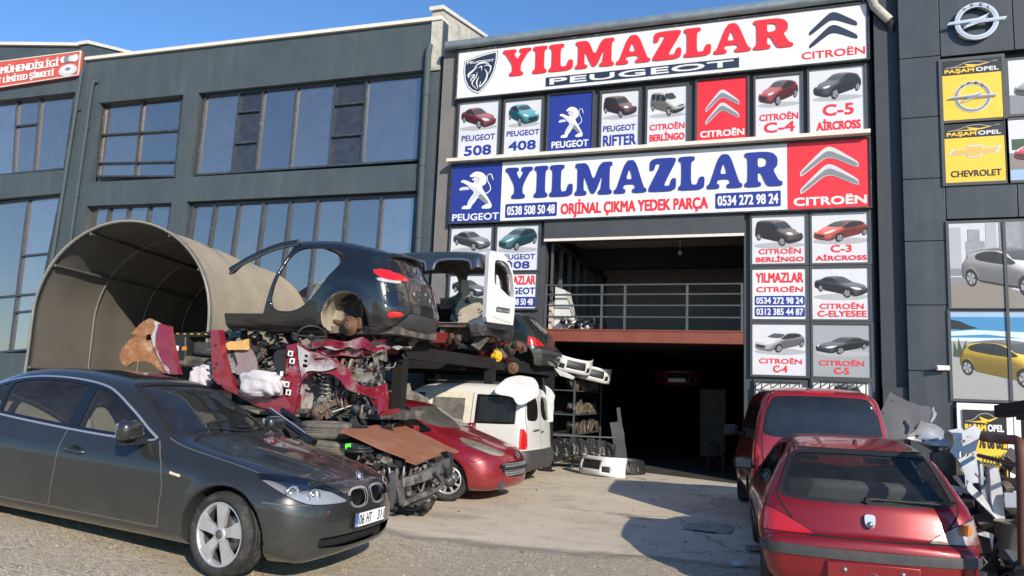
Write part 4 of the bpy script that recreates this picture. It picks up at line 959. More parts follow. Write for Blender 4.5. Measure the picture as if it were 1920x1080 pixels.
def chevrons(mb, x0, z0, x1, z1, frame, m0, m1=None, thick=.006, w=0.0):
    hgt = (z1-z0)
    for k in (0, 1):
        zb = z0+hgt*(.37 if k == 0 else 0); hh = hgt*.63
        P = chaikin([(x0+(x1-x0)*u, zb+hh*v) for u, v in CHEV], 2, .2)
        mb.sheet([[tuple(p) for p in P]], lambda u, v, q: frame(u, v, q+w-.006), thick, m0)
        if m1 is not None:
            Q = [(.03, .19), (.42, .80), (.503, .85), (.59, .80), (.985, .40), (.99, .25), (.59, .615), (.503, .636), (.417, .615), (.02, .05)]
            mb.sheet([[tuple(p) for p in chaikin([(x0+(x1-x0)*u, zb+hh*v) for u, v in Q], 2, .2)]], lambda u, v, q: frame(u, v, q+w-.009), 0, m1)
LION = [(345, 265), (375, 240), (415, 205), (470, 188), (530, 195), (590, 220), (640, 270), (652, 300), (648, 400), (590, 430), (575, 460), (640, 560), (720, 680), (768, 765), (740, 820), (590, 820), (585, 795), (610, 765), (650, 755), (660, 735), (600, 700), (510, 625), (480, 690), (410, 770), (395, 828), (235, 828), (240, 800), (270, 770), (340, 765), (335, 715), (390, 620), (450, 545), (370, 475), (300, 410), (240, 375), (205, 375), (200, 350), (235, 328), (290, 335), (370, 370), (425, 390), (445, 340), (395, 335), (400, 315), (435, 300), (430, 275), (385, 290)]
def lion(mb, x0, z0, x1, z1, frame, mw, mg, md):
    fx = lambda p: (x0+(x1-x0)*(p[0]-170)/605, z0+(z1-z0)*(835-p[1]-.04*(p[0]-170))/655)
    fr = lambda k: (lambda u, v, q: frame(u, v, q-k))
    sh = lambda pts, k, mi, it=2: mb.sheet([[tuple(p) for p in chaikin([fx(q) for q in pts], it, .2)]], fr(k), 0, mi)
    sh([(330, 450), (250, 445), (200, 460), (175, 490), (190, 515), (230, 505), (370, 495)], .004, mg)
    mb.sheet([stroke([fx(p) for p in catmull([(645, 565), (700, 535), (728, 490), (715, 430), (680, 370), (660, 310), (668, 258), (705, 235), (738, 255), (750, 295), (770, 345)], 4)], np.interp(np.arange(41), [0, 26, 36, 40], [.03, .018, .03, .004])*(x1-x0))], fr(.004), 0, mw)
    sh(LION, .006, mw)
    sh([(285, 395), (400, 425), (520, 505), (620, 600), (700, 700), (708, 738), (660, 735), (510, 625), (450, 545), (370, 475)], .008, mg)
    sh([(560, 560), (640, 640), (705, 715), (700, 742), (655, 732), (560, 665), (515, 620)], .010, md)
    sh([(440, 250), (500, 268), (532, 330), (500, 400), (462, 402), (448, 345), (436, 300)], .008, mg)
    sh([(440, 560), (400, 640), (352, 715), (362, 740), (470, 640), (500, 600)], .008, mg)
    sh([(500, 268), (532, 330), (500, 400), (520, 330)], .010, md, 1)
def frame_box(mb, x0, z0, x1, z1, Y, d=.05, b=.03, mi=0):
    """frame of four mitre-free bars round a panel, standing proud of y = Y"""
    mb.box(((x0+x1)/2, Y-d/2, z1+b/2), (x1-x0+2*b, d, b), mi=mi); mb.box(((x0+x1)/2, Y-d/2, z0-b/2), (x1-x0+2*b, d, b), mi=mi)
    mb.box((x0-b/2, Y-d/2, (z0+z1)/2), (b, d, z1-z0), mi=mi); mb.box((x1+b/2, Y-d/2, (z0+z1)/2), (b, d, z1-z0), mi=mi)
def quad(Y, *p):
    q = [at(a, b, Y) for a, b in p]; xs = [v[0] for v in q]; zs = [v[2] for v in q]
    return ((xs[0]+xs[2])/2, (zs[2]+zs[3])/2, (xs[1]+xs[3])/2, (zs[0]+zs[1])/2)      # TL TR BL BR -> x0 z0 x1 z1
POST_G = 'car posters fixed to the shop front'
def poster(name, label, box, Y, bg, words=(), car=None, extra=None, group=POST_G, pan=('print_red', 'print_blue', 'print_white', 'print_black', 'print_silver', 'print_grey')):
    """words: (text, x0, z0, x1, z1 as fractions, material index, boldness)"""
    x0, z0, x1, z1 = box; W, H = x1-x0, z1-z0
    t = empty(name, ((x0+x1)/2, Y, z0), (0, 0, 0), label, 'poster', group)
    m = MB(); m.box(((x0+x1)/2, Y+.012, (z0+z1)/2), (W, .024, H)); b = m.build('panel', bg, None); b.parent = t; b.matrix_parent_inverse = Matrix.Translation(-t.location)
    fr = lambda u, v, w: (u, Y-.004+w, v)
    L = MB()
    for w in words: text_into(L, w[0], x0+W*w[1], z0+H*w[2], x0+W*w[3], z0+H*w[4], fr, w[6] if len(w) > 6 else .03, w[5], w=-.002)
    if extra: extra(L, x0, z0, W, H, fr)
    if L.v:
        o = L.build('lettering', list(pan), None, fixn=False); o.parent = t; o.matrix_parent_inverse = Matrix.Translation(-t.location)
    if car:
        S = MB(); cx0, cz0, cx1, cz1 = [car['box'][i] for i in range(4)]
        S.sheet([ring(x0+W*(cx0+cx1)/2, z0+H*cz0+H*.015, W*(cx1-cx0)*.53, 28, .13)], lambda u, v, w: (u, Y-.002+w, v), 0, 0)
        o = S.build('ground_shade', 'print_shadow' if bg != 'print_grey' else 'print_black', None, fixn=False); o.parent = t; o.matrix_parent_inverse = Matrix.Translation(-t.location)
        lst = []; car_print(lst, car['kind'], car['col'], x0+W*cx0, z0+H*cz0, x0+W*cx1, z0+H*cz1, Y-.016, car.get('yaw', -50), car.get('zs', 1), car.get('h', .07), car.get('flip', False), car.get('roof'))
        o = build_prints(lst, None); o.parent = t; o.matrix_parent_inverse = Matrix.Translation(-t.location)
    return t

# ------------------------------------------------------------------ buildings
mat('wall_slate', (0.050, 0.069, 0.079), 0.75, noise=0.16, nscale=1.6, bump=0.12, bscale=60, c2=(0.070, 0.086, 0.096), c2scale=1.6, c2lo=.48, c2hi=.75, stretch=(1.6, 1, .16))
mat('wall_taupe', (0.16, 0.15, 0.14), 0.85, noise=0.12, nscale=2, bump=.1)
mat('wall_pale', (0.50, 0.46, 0.39), 0.9, noise=0.22, nscale=3, c2=(0.30, 0.28, 0.25), c2scale=2.2, bump=.15)
mat('coping', (0.66, 0.62, 0.54), 0.8, noise=0.15, nscale=5)
mat('frame_dark', (0.045, 0.05, 0.053), 0.45, 0.3, noise=0.25, nscale=5, c2=(0.20, 0.19, 0.17), c2scale=9, c2lo=.56, c2hi=.72)
mat('frame_worn', (0.042, 0.054, 0.068), 0.5, 0.1, noise=0.35, nscale=12, c2=(0.09, 0.12, 0.155), c2scale=8, c2lo=.56, c2hi=.72)
mat('frame_dark2', (0.058, 0.06, 0.063), 0.5, 0.1, noise=0.12, nscale=3)
mat('badge_navy', (0.012, 0.016, 0.05), 0.6)
mat('cladding', (0.050, 0.058, 0.063), 0.38, 0.25, noise=0.14, nscale=1.2, c2=(0.075, 0.08, 0.082), c2scale=1.8, c2lo=.5, c2hi=.8, stretch=(2, 1, .15))
mat('cladding_dark', (0.03, 0.035, 0.042), 0.5, noise=0.12)
mat('plaster_in', (0.62, 0.66, 0.63), 0.9)
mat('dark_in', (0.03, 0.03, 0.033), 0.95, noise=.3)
mat('very_dark_in', (0.012, 0.012, 0.013), 0.95)  # garage walls coloured nearly black, so entering sun leaves them in shade
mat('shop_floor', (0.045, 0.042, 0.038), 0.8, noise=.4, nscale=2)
mat('beam_red', (0.20, 0.052, 0.030), 0.55, noise=.2, nscale=4)
mat('rail_grey', (0.10, 0.105, 0.11), 0.45, 0.4, noise=.2)
mat('gutter', (0.25, 0.30, 0.32), 0.45, 0.5, noise=.25, nscale=3)
def mirror_glass(name, tint, base, k, col_=(0.8, 0.9, 1.0), wave=.03, dirt=.14):
    glass(name, tint, rough=.015, refl=k, dirt=dirt, wave=wave, dirtcol=(.40, .38, .40))  # dirt film also imitates the pale mirrored sky by its colour
    nt = M[name].node_tree
    for n in nt.nodes:
        if n.type == 'BSDF_GLOSSY': n.inputs['Color'].default_value = (*col_, 1)
        if n.type == 'MATH':
            a = nt.nodes.new('ShaderNodeMath'); a.operation = 'ADD'; a.inputs[1].default_value = base; a.use_clamp = True
            tgt = [l.to_socket for l in n.outputs[0].links]; nt.links.new(n.outputs[0], a.inputs[0])
            for s_ in tgt: nt.links.new(a.outputs[0], s_)
            break
mirror_glass('glass_sky', (0.82, 0.86, 0.86), .42, 1.0, (1.0, 0.84, 0.76))
mirror_glass('glass_sky_pale', (0.82, 0.86, 0.86), .50, 1.0, (1.0, 0.86, 0.80), wave=.05, dirt=.2); mirror_glass('glass_sky_deep', (0.82, 0.86, 0.86), .40, 1.0, (1.0, 0.84, 0.76), wave=.04, dirt=.08)
mirror_glass('glass_grey', (0.20, 0.22, 0.22), .10, .8, (.62, .66, .66))

YW = 17.05
def qpts(Y, pts): return [tuple(at(a, b, Y)[[0, 2]]) for a, b in pts]
def wall_block(mb, outer, holes, Y, depth, mi=0):
    mb.sheet([outer]+holes, facing(Y), depth, mi)
def lerp(a, b, t): return (a[0]+(b[0]-a[0])*t, a[1]+(b[1]-a[1])*t)
def window_unit(parent, hole, Y, mull, gl='glass_sky', frame='frame_worn', fw=.055, room=3.2, splits=(), grey=()):
    """hole: TL TR BR BL in (x, z); mull: fractions of vertical mullions; splits: (i, fractions) of rails in bay i; grey: bays with grey panes"""
    TL, TR, BR, BL = hole
    def pt(u, v): a = lerp(TL, TR, u); b = lerp(BL, BR, u); return lerp(b, a, v)
    w = MB(); yf = Y
    def bar(u0, v0, u1, v1, t=fw, d=.07):
        p, q = pt(u0, v0), pt(u1, v1); w.bar((p[0], yf, p[1]), (q[0], yf, q[1]), d, t, up=(0, 0, 1) if abs(p[0]-q[0]) > abs(p[1]-q[1]) else (1, 0, 0))
    for a in ((0, 0, 1, 0), (0, 1, 1, 1)): bar(*a)
    us = [0.0]+list(mull)+[1.0]
    for u in us: bar(u, 0, u, 1, fw, .085)
    for i, fr in splits:
        for v in fr: bar(us[i], v, us[i+1], v, fw*.9, .10)
    o = w.build('window', frame, parent)
    for i in range(len(us)-1):
        vs = [0.0]+sorted([v for j, fr in splits if j == i for v in fr])+[1.0]
        g = MB()
        for k in range(len(vs)-1):
            q = [pt(us[i], vs[k]), pt(us[i+1], vs[k]), pt(us[i+1], vs[k+1]), pt(us[i], vs[k+1])]
            tz = random.uniform(-.002, .002); g.add([(a[0], yf+.03+tz*(j in (1, 2)), a[1]) for j, a in enumerate(q)], [(0, 1, 2, 3)])
        g.build('pane', 'glass_grey' if i in grey else random.choice((gl, 'glass_sky_pale', 'glass_sky_deep')), o, fixn=False)
    if room:
        r = MB(); x0, x1 = min(TL[0], BL[0])-.05, max(TR[0], BR[0])+.05; z0, z1 = min(BL[1], BR[1])-.15, max(TL[1], TR[1])+.15; y0, y1 = Y+.10, Y+.1+room
        r.add([(x0, y0, z0), (x0, y1, z0), (x0, y1, z1), (x0, y0, z1)], [(0, 1, 2, 3)], 0)
        r.add([(x1, y0, z0), (x1, y1, z0), (x1, y1, z1), (x1, y0, z1)], [(3, 2, 1, 0)], 1)
        r.add([(x0, y1, z0), (x1, y1, z0), (x1, y1, z1), (x0, y1, z1)], [(0, 1, 2, 3)], 1)
        r.add([(x0, y0, z0), (x1, y0, z0), (x1, y1, z0), (x0, y1, z0)], [(0, 1, 2, 3)], 1); r.add([(x0, y0, z1), (x1, y0, z1), (x1, y1, z1), (x0, y1, z1)], [(3, 2, 1, 0)], 1)
        r.build('room', ['plaster_in', 'dark_in'], o, fixn=False)
    return o
def downpipe(parent, pts, r=.06, name='downpipe', mt='wall_slate', clips=True):
    m = MB(); m.tube(pts, r, 12)
    if clips:
        a, b = Vector(pts[-2]), Vector(pts[-1])
        for t in (.15, .4, .65, .9): p = a.lerp(b, t); m.tube([p-Vector((0, 0, .03)), p+Vector((0, 0, .03))], r*1.2, 12)
    return m.build(name, mt, parent)

# --- slate grey building left of the shop
lb = empty('office_building', (-14.2, YW, 0), label='slate grey office building with wide blue mirrored windows behind the beige tent', cat='building')
def child_of(o, t): o.parent = t; o.matrix_parent_inverse = Matrix.Translation(-t.location); return o
holes = [[(186, 193), (344, 177), (328, 334), (165, 342)], [(372, 174), (794, 131), (784, 307), (352, 332)], [(162, 386), (322, 380), (300, 560), (128, 560)], [(350, 378), (782, 357), (768, 560), (322, 560)]]
H = [qpts(YW, h) for h in holes]
outer = qpts(YW, [(174, 113), (829, 39)])
zt0, zt1 = outer[0][1], outer[1][1]; xl, xr = outer[0][0]-.25, outer[1][0]+.06
lw = MB(); wall_block(lw, [(xl, 0), (xr, 0), (xr, zt1), (xl, zt0)], H, YW, .28)
# replace the solid core by a back wall and roof so that the rooms stay open
lw = MB(); wall_block(lw, [(xl, 0), (xr, 0), (xr, zt1), (xl, zt0)], H, YW, .28)
lw.box((xr-.12, YW+6.2, zt1/2-.02), (.2, 11.8, zt1-.05), mi=1)                       # pale right flank above the shop roof
lw.box(((xl+xr)/2, YW+12, 5.2), (xr-xl-.3, .25, 10.4)); lw.box(((xl+xr)/2, YW+6.2, zt1-.35), (xr-xl-.5, 11.4, .2))
for (a, b, zb) in ((xl+.02, xr-.02, 7.0),): lw.box(((a+b)/2, YW+6, 6.45), (b-a-.5, 11, .2))
child_of(lw.build('wall', ['wall_slate', 'wall_pale'], None), lb)
cp = MB(); cp.bar((xl, YW+.12, zt0+.05), (xr-.02, YW+.12, zt1+.05), .42, .10)
child_of(cp.build('coping', 'coping', None), lb)
# gable parapets that climb away from the street
def gable(px, py, px2, py2, Yb, thick, label_mats, xo=0.0):
    a = at(px, py, YW); b = atx(px2, py2, a[0]); g = MB()
    y0, z0, y1, z1 = YW-.05, a[2], b[1], b[2]
    g.add([(a[0]-thick, y0, 9.8), (a[0]-thick, y1, 9.8), (a[0]-thick, y1, z1), (a[0]-thick, y0, z0), (a[0], y0, 9.8), (a[0], y1, 9.8), (a[0], y1, z1), (a[0], y0, z0)],
          [(0, 1, 2, 3), (4, 7, 6, 5), (0, 4, 5, 1), (1, 5, 6, 2), (0, 3, 7, 4)])
    g.bar((a[0]-thick/2, y0-.08, z0+.04), (a[0]-thick/2, y1, z1+.04), thick+.10, .10, mi=1)
    return g
g = gable(832, 20, 912, 72, YW, .30, None); child_of(g.build('parapet', ['wall_pale', 'coping'], None), lb)
wl = [window_unit(None, qpts(YW+.2, [(197, 196), (343, 181), (329, 331), (183, 331)]), YW+.2, [.5], splits=[(0, (.18, .57)), (1, (.18, .57))], frame='frame_dark'),
      window_unit(None, qpts(YW+.2, [(386, 181), (793, 140), (784, 300), (369, 328)]), YW+.2, [.175, .29, .45, .625, .765], splits=[(1, (.36, .75)), (4, (.35, .73))], grey=(1, 4)),
      window_unit(None, qpts(YW+.2, [(170, 391), (322, 384), (300, 560), (136, 560)]), YW+.2, [.25, .49, .74], fw=.06),
      window_unit(None, qpts(YW+.2, [(363, 385), (781, 366), (768, 560), (335, 560)]), YW+.2, [.11, .225, .345, .465, .59, .715, .86], fw=.08)]
for w in wl: child_of(w, lb)
dp = downpipe(None, [tuple(at(806, 84, YW-.08)), tuple(at(803, 100, YW-.10)), tuple(at(775, 640, YW-.10))], .085); child_of(dp, lb)
dp = downpipe(None, [tuple(at(184, 153, YW-.02)), tuple(at(176, 153, YW-.10)), tuple(at(173, 162, YW-.10)), tuple(at(98, 690, YW-.10))], .055); child_of(dp, lb)

# --- far left building with the red company sign
fb = empty('workshop_building', (-22, YW, 0), label='slate grey corner building under a red company sign at far left', cat='building')
ol = qpts(YW, [(-60, 132), (160, 86)]); fx1 = at(152, 400, YW)[0]+.1
fx1 = xl-.02
ho = [qpts(YW, h) for h in ([(-60, 192), (142, 172), (123, 318), (-60, 336)], [(-60, 382), (116, 362), (57, 662), (-60, 668)])]
fw_ = MB(); wall_block(fw_, [(-30, .55), (fx1, .55), (fx1, ol[1][1]), (-30, ol[0][1]+1.4)], [[(-29.2, h[3][1]+.0), (h[2][0], h[2][1]), (h[1][0], h[1][1]), (-29.2, h[0][1]+.0)] for h in ho], YW, .28)
fw_.box((-26, YW+6, 5), (7.5, .3, 10)); fw_.box((-25.3, YW+.9, .27), (10.2, 1.7, .54), mi=1)
child_of(fw_.build('wall', ['wall_slate', 'wall_pale'], None), fb)
g = gable(168, 84, 250, 102, YW, .30, None); child_of(g.build('parapet', ['wall_slate', 'coping'], None), fb)
c2 = MB(); c2.bar((-30, YW+.12, ol[0][1]+1.45), (fx1-.32, YW+.12, ol[1][1]+.05), .42, .10); child_of(c2.build('coping', 'coping', None), fb)
h0 = qpts(YW+.2, [(-40, 195), (141, 177), (122, 316), (-40, 332)]); h1 = qpts(YW+.2, [(-40, 385), (115, 367), (57, 655), (-40, 664)])
child_of(window_unit(None, h0, YW+.2, [.42, .66], splits=[(1, (.64,))]), fb)
child_of(window_unit(None, h1, YW+.2, [.2, .62], splits=[(0, (.33, .55)), (1, (.36,)), (2, (.25, .36, .62))], fw=.06), fb)
dp = downpipe(None, [tuple(at(155, 132, YW-.08)), tuple(at(152, 142, YW-.10)), tuple(at(66, 690, YW-.10))], .055); child_of(dp, fb)
# company sign
bx = quad(YW-.12, (-120, 132), (152, 96), (-120, 178), (148, 140)); x0, z0, x1, z1 = bx
sg = empty('company_sign', ((x0+x1)/2, YW-.1, z0), label='faded orange red company sign with white lettering high on the left building', cat='sign')
zz = lambda u: at(0, 0, 1)[2]*0
a0, a1, b0, b1 = at(-120, 130, YW-.12), at(153, 95, YW-.12), at(-120, 183, YW-.12), at(148, 141, YW-.12)
def sfr(u, v, w):                       # the sign follows the roof edge, which falls slightly to the left
    t = (a0*(1-u)+a1*u)*v+(b0*(1-u)+b1*u)*(1-v); return (t[0], YW-.12+w, t[2])
m = MB(); m.sheet([rc(0, 0, 1, 1)], sfr, .10, 0); m.sheet([rc(0, 0, 1, 1), rc(.004, .035, .992, .965)], lambda u, v, w: sfr(u, v, w-.012), .01, 1); child_of(m.build('panel', ['print_orange_red', 'coping'], None), sg)
m = MB(); f3 = lambda u, v, w: sfr(u, v, w-.016)
ux = lambda px: (px+120)/272.0
text_into(m, 'N', ux(-14), .52, ux(-2), .82, f3, .012); text_into(m, 'MÜHENDİSLİGİ', ux(8), .49, ux(115), .86, f3, .012); text_into(m, 'TİCARET LİMİTED ŞİRKETİ', ux(-38), .08, ux(108), .44, f3, .012)
child_of(m.build('lettering', ['print_white'], None, fixn=False), sg)
m = MB(); m.sheet([ring(ux(132), .27, .060, 28, 4.0)], f3, 0, 0); m.sheet([ring(ux(132), .30, .045, 28, 3.4)], lambda u, v, w: f3(u, v, w-.002), 0, 1); m.sheet([ring(ux(132), .31, .018, 28, 4)], lambda u, v, w: f3(u, v, w-.004), 0, 2)
for k in range(4): m.sheet([ring(ux(122+k*7), .72, .018+.004*(k % 2), 16, 7)], lambda u, v, w: f3(u, v, w-.002-.002*k), 0, (k+1) % 3)
child_of(m.build('disc_picture', ['print_silver', 'print_white', 'print_grey'], None, fixn=False), sg)

# --- the spare parts shop
YF = 16.92
mat('upper_in', (.40, .37, .34), .9, noise=.2)
sb = empty('parts_shop', (-3.1, YF, 0), label='dark grey spare parts shop with a tall open garage door and mezzanine', cat='building')
XL, XR = -8.22, 1.66
door = [(-5.32, 0.0), (-.86, 0.0), (-.86, 5.20), (-5.32, 5.20)]
w = MB()
w.sheet([[(XL, 0), (-5.32, 0), (-5.32, 5.2), (-.86, 5.2), (-.86, 0), (XR, 0), (XR, 10.28), (XL, 10.28)]], facing(YF), .3, 0)
w.box((XL+.19, YF-.02, 5.14), (.36, .04, 10.28), mi=1)
# shop interior
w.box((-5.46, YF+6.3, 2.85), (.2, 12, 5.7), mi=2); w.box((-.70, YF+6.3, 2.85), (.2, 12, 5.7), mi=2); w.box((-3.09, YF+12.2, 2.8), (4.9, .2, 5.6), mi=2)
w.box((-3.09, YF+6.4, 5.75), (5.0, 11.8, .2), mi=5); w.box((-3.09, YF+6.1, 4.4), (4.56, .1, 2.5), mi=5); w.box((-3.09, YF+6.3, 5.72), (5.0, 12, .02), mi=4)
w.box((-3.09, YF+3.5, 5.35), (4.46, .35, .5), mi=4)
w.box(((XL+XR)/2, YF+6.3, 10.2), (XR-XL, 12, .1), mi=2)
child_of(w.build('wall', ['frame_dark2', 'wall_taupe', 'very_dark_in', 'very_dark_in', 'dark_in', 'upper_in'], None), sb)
m = MB(); m.box((-3.09, YF+.06, 2.99), (4.44, .2, .28), mi=0); m.box((-3.09, YF+.06, 2.87), (4.44, .24, .03)); m.box((-3.09, YF+.06, 3.12), (4.44, .24, .03))
child_of(m.build('floor_beam', 'beam_red', None), sb)
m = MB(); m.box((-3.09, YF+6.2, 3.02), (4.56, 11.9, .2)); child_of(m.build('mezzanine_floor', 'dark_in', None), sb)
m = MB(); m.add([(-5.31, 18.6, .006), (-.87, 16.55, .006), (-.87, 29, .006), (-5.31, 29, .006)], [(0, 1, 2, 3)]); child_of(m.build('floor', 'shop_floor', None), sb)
m = MB()
for z in (3.42, 3.68, 3.93, 4.15): m.tube([(-5.30, YF+.02, z), (-.88, YF+.02, z)], .022, 8)
for x in (-5.28, -3.95, -3.42, -2.05, -.90): m.box((x, YF+.02, 3.64), (.05, .05, 1.02))
child_of(m.build('railing', 'rail_grey', None), sb)
m = MB(); m.box((-3.09, YF-.03, 5.46), (4.48, .18, .52)); m.box((-3.09, YF-.10, 5.20), (4.48, .05, .06), mi=1)
child_of(m.build('roller_shutter_box', ['frame_dark2', 'coping'], None), sb)
# partition with windows upstairs on the left
m = MB()
m.box((-5.22, YF+3.4, 3.45), (.06, 6.4, .62), mi=0)
for y in np.arange(.25, 6.6, .8): m.box((-5.22, YF+y, 4.5), (.06, .07, 1.5), mi=1)
for z in (3.78, 5.22): m.box((-5.22, YF+3.4, z), (.07, 6.4, .07), mi=1)
m.add([(-5.235, YF+.2, 3.78), (-5.235, YF+6.6, 3.78), (-5.235, YF+6.6, 5.2), (-5.235, YF+.2, 5.2)], [(0, 1, 2, 3)], 2)
child_of(m.build('partition', ['wall_pale', 'rail_grey', 'black_gloss'], None), sb)
m = MB(); m.box((-2.2, YF+12.05, 4.0), (.9, .06, 1.7)); child_of(m.build('inner_door', 'badge_navy', None), sb)
m = MB(); m.bar((-2.5, YF+2.2, 5.65), (-2.5, YF+2.2, 5.35), .015); m.lathe([(.0, -.06), (.04, -.05), (.05, 0), (.03, .05), (0, .06)], 12, 'z', (-2.5, YF+2.2, 5.27)); child_of(m.build('ceiling_lamp', 'white_plain', None), sb)
# eaves gutter and its pipe
gl_, gr_ = at(838, 88, YF-.2), at(1632, -6, YF-.2)
m = MB(); m.tube([(gl_[0], YF-.22, gl_[2]), (gr_[0], YF-.22, gl_[2])], .11, 12); m.box(((gl_[0]+gr_[0])/2, YF+.1, gl_[2]+.13), (gr_[0]-gl_[0], .8, .04), (R(8), 0, 0)); child_of(m.build('gutter', 'gutter', None), sb)
p = [tuple(at(a, b, YF-.25)) for a, b in ((1632, -8), (1640, 12), (1668, 38), (1672, 60))]
downp = MB(); downp.tube(p[:3], .09, 12); q = at(1672, 45, YF-.05); downp.tube([p[2], (q[0], YF-.05, q[2]-.3), (q[0], YF-.05, .2)], .085, 12, mi=1)
for z in (8.9, 7.3, 5.9, 4.4, 2.9): downp.box((q[0], YF-.05, z), (.26, .05, .03), mi=1)
child_of(downp.build('downpipe', ['wall_pale', 'cladding_dark'], None), sb)
# recessed strip between the two shop fronts
m = MB(); m.box((2.15, YF+.45, 5.2), (1.05, .2, 10.4)); child_of(m.build('side_wall', 'cladding_dark', None), sb)

# --- signs on the shop front
YS = YF-.18
def sign_box(label, x0, z0, x1, z1, name='shop_sign'):
    t = empty(name, ((x0+x1)/2, YS, z0), label=label, cat='sign'); m = MB(); frame_box(m, x0, z0, x1, z1, YS+.13, .15, .03); m.box(((x0+x1)/2, YS+.09, (z0+z1)/2), (x1-x0, .12, z1-z0)); child_of(m.build('casing', 'frame_dark', None), t); return t
T1 = (-7.80, 8.92, 1.63, 10.16)
YP = YS+.03
def X1(px): return at(px, 100, YP)[0]
t = sign_box('long white sign under the eaves, red name between shield and black chevrons', *[at(861, 98.6, YP)[0], at(857, 186, YP)[2], at(1625.5, 8, YP)[0], at(1624.6, 7, YP)[2]])
x0, z0, x1, z1 = at(859, 140, YP)[0], at(857, 186, YP)[2], at(1625.5, 60, YP)[0], at(861, 98.6, YP)[2]
m = MB(); m.box(((x0+x1)/2, YP, (z0+z1)/2), (x1-x0, .02, z1-z0)); child_of(m.build('panel', 'print_white', None), t)
f1 = lambda u, v, w: (u, YP-.014+w, v)
bz = lambda px, py: at(px, py, YP)[[0, 2]]
m = MB(); a = bz(942, 147); b = bz(1487, 38); c_ = bz(942, 100)
slab_word(m, 'YILMAZLAR', a[0], a[1]+.02, b[0], bz(942, 96)[1], lambda u, v, w: (u, YP-.035+w, v), .025, 0)
child_of(m.build('name_lettering', 'print_red', None), t)
m = MB(); p0 = bz(1023, 163); p1 = bz(1386, 109); zt = bz(1023, 146)[1]; m.sheet([rc(p0[0], p0[1], p1[0], zt)], f1, 0, 0)
text_into(m, 'PEUGEOT', p0[0]+.10, p0[1]+.035, p1[0]-.12, zt-.035, lambda u, v, w: (u, YP-.018+w, v), .055, 1); child_of(m.build('brand_lettering', ['print_navy', 'print_white'], None, fixn=False), t)
m = MB(); a = bz(1517, 88); b = bz(1607, 24); chevrons(m, a[0], bz(1517, 93)[1], b[0], bz(1560, 23)[1], f1, 0)
a = bz(1503, 112); b = bz(1622, 92); text_into(m, 'CITROËN', a[0], bz(1503, 113)[1], b[0], bz(1503, 96)[1]-.0, f1, .03, 1)
child_of(m.build('chevron_emblem', ['print_navy', 'print_red'], None, fixn=False), t)
def shield(mb, x0, z0, x1, z1, frame):
    fx = lambda p: (x0+(x1-x0)*(p[0]-130)/720, z0+(z1-z0)*(970-p[1]-.10*(850-p[0]))/ (970-150))
    O = [(140, 235), (300, 195), (500, 165), (690, 148), (850, 150), (845, 330), (800, 560), (700, 750), (580, 880), (455, 970-40), (330, 870), (220, 750), (150, 590), (130, 420)]
    O = [(140, 220), (300, 190), (500, 165), (690, 150), (850, 148), (846, 330), (805, 540), (710, 730), (590, 860), (470, 955), (340, 885), (230, 770), (160, 610), (132, 430)]
    c = np.array([490., 520.])
    for k, s_, mi in ((0, 1.0, 0), (1, .965, 1), (2, .90, 0)): mb.sheet([[fx(tuple(c+(np.array(p)-c)*s_)) for p in O]], lambda u, v, w: frame(u, v, w-.002*k), 0, mi)
    L = lambda pts, w_: mb.sheet([stroke([fx(p) for p in catmull(pts, 4)], np.interp(np.linspace(0, 1, 4*(len(pts)-1)+1), [0, .5, 1], [.3, 1, .3])*w_*(x1-x0))], lambda u, v, w: frame(u, v, w-.006), 0, 1)
    for pts, w_ in (([(365, 405), (430, 350), (520, 335), (600, 350), (680, 395)], .05), ([(430, 395), (330, 465), (240, 535), (270, 590)], .065), ([(285, 560), (370, 550), (375, 575), (305, 630), (310, 670)], .05), ([(430, 510), (420, 590), (340, 690), (340, 740), (440, 855)], .04), ([(470, 610), (430, 720), (470, 850)], .045), ([(515, 710), (500, 820), (630, 690), (640, 560), (590, 475)], .05), ([(575, 410), (640, 405), (710, 445), (710, 520), (660, 610)], .045), ([(460, 425), (520, 410), (520, 490)], .035)): L(pts, w_)
    a = fx((205, 330)); b = fx((780, 225)); text_into(mb, 'PEUGEOT', a[0], fx((205, 300))[1]-.0, b[0], fx((205, 250))[1], lambda u, v, w: frame(u, v, w-.006), .05, 1)
m = MB(); a = bz(867, 176); b = bz(934, 97); shield(m, a[0], bz(900, 174)[1], b[0], bz(900, 99)[1], f1); child_of(m.build('shield_emblem', ['print_navy', 'print_white'], None, fixn=False), t)

x0, z0, x1, z1 = at(847, 360, YP)[0], at(845, 418.5, YP)[2], at(1630.5, 320, YP)[0], at(849.5, 311, YP)[2]
t = sign_box('long white sign over the garage door, blue name between lion and red chevron panels', x0, z0, x1, z1)
xa = at(940, 360, YP)[0]; xb = at(1476, 320, YP)[0]
for nm, q0, q1, mt in (('lion_panel', x0, xa, 'print_blue'), ('name_panel', xa, xb, 'print_white'), ('chevron_panel', xb, x1, 'print_red')):
    m = MB(); m.box(((q0+q1)/2, YP, (z0+z1)/2), (q1-q0-.004, .02, z1-z0)); child_of(m.build(nm, mt, None), t)
m = MB(); a = bz(947, 374); b = bz(1467, 283); slab_word(m, 'YILMAZLAR', a[0], a[1], b[0], bz(947, 316)[1], lambda u, v, w: (u, YP-.035+w, v), .025, 0); child_of(m.build('name_lettering', 'print_blue', None), t)
m = MB(); a = bz(947, 409); b = bz(1045, 380); zt = bz(947, 383)[1]; m.sheet([rrc(a[0], a[1], b[0], zt)], f1, 0, 0); f2 = lambda u, v, w: (u, YP-.018+w, v); text_into(m, '0538 508 50 48', a[0]+.05, a[1]+.06, b[0]-.05, zt-.06, f2, .035, 1)
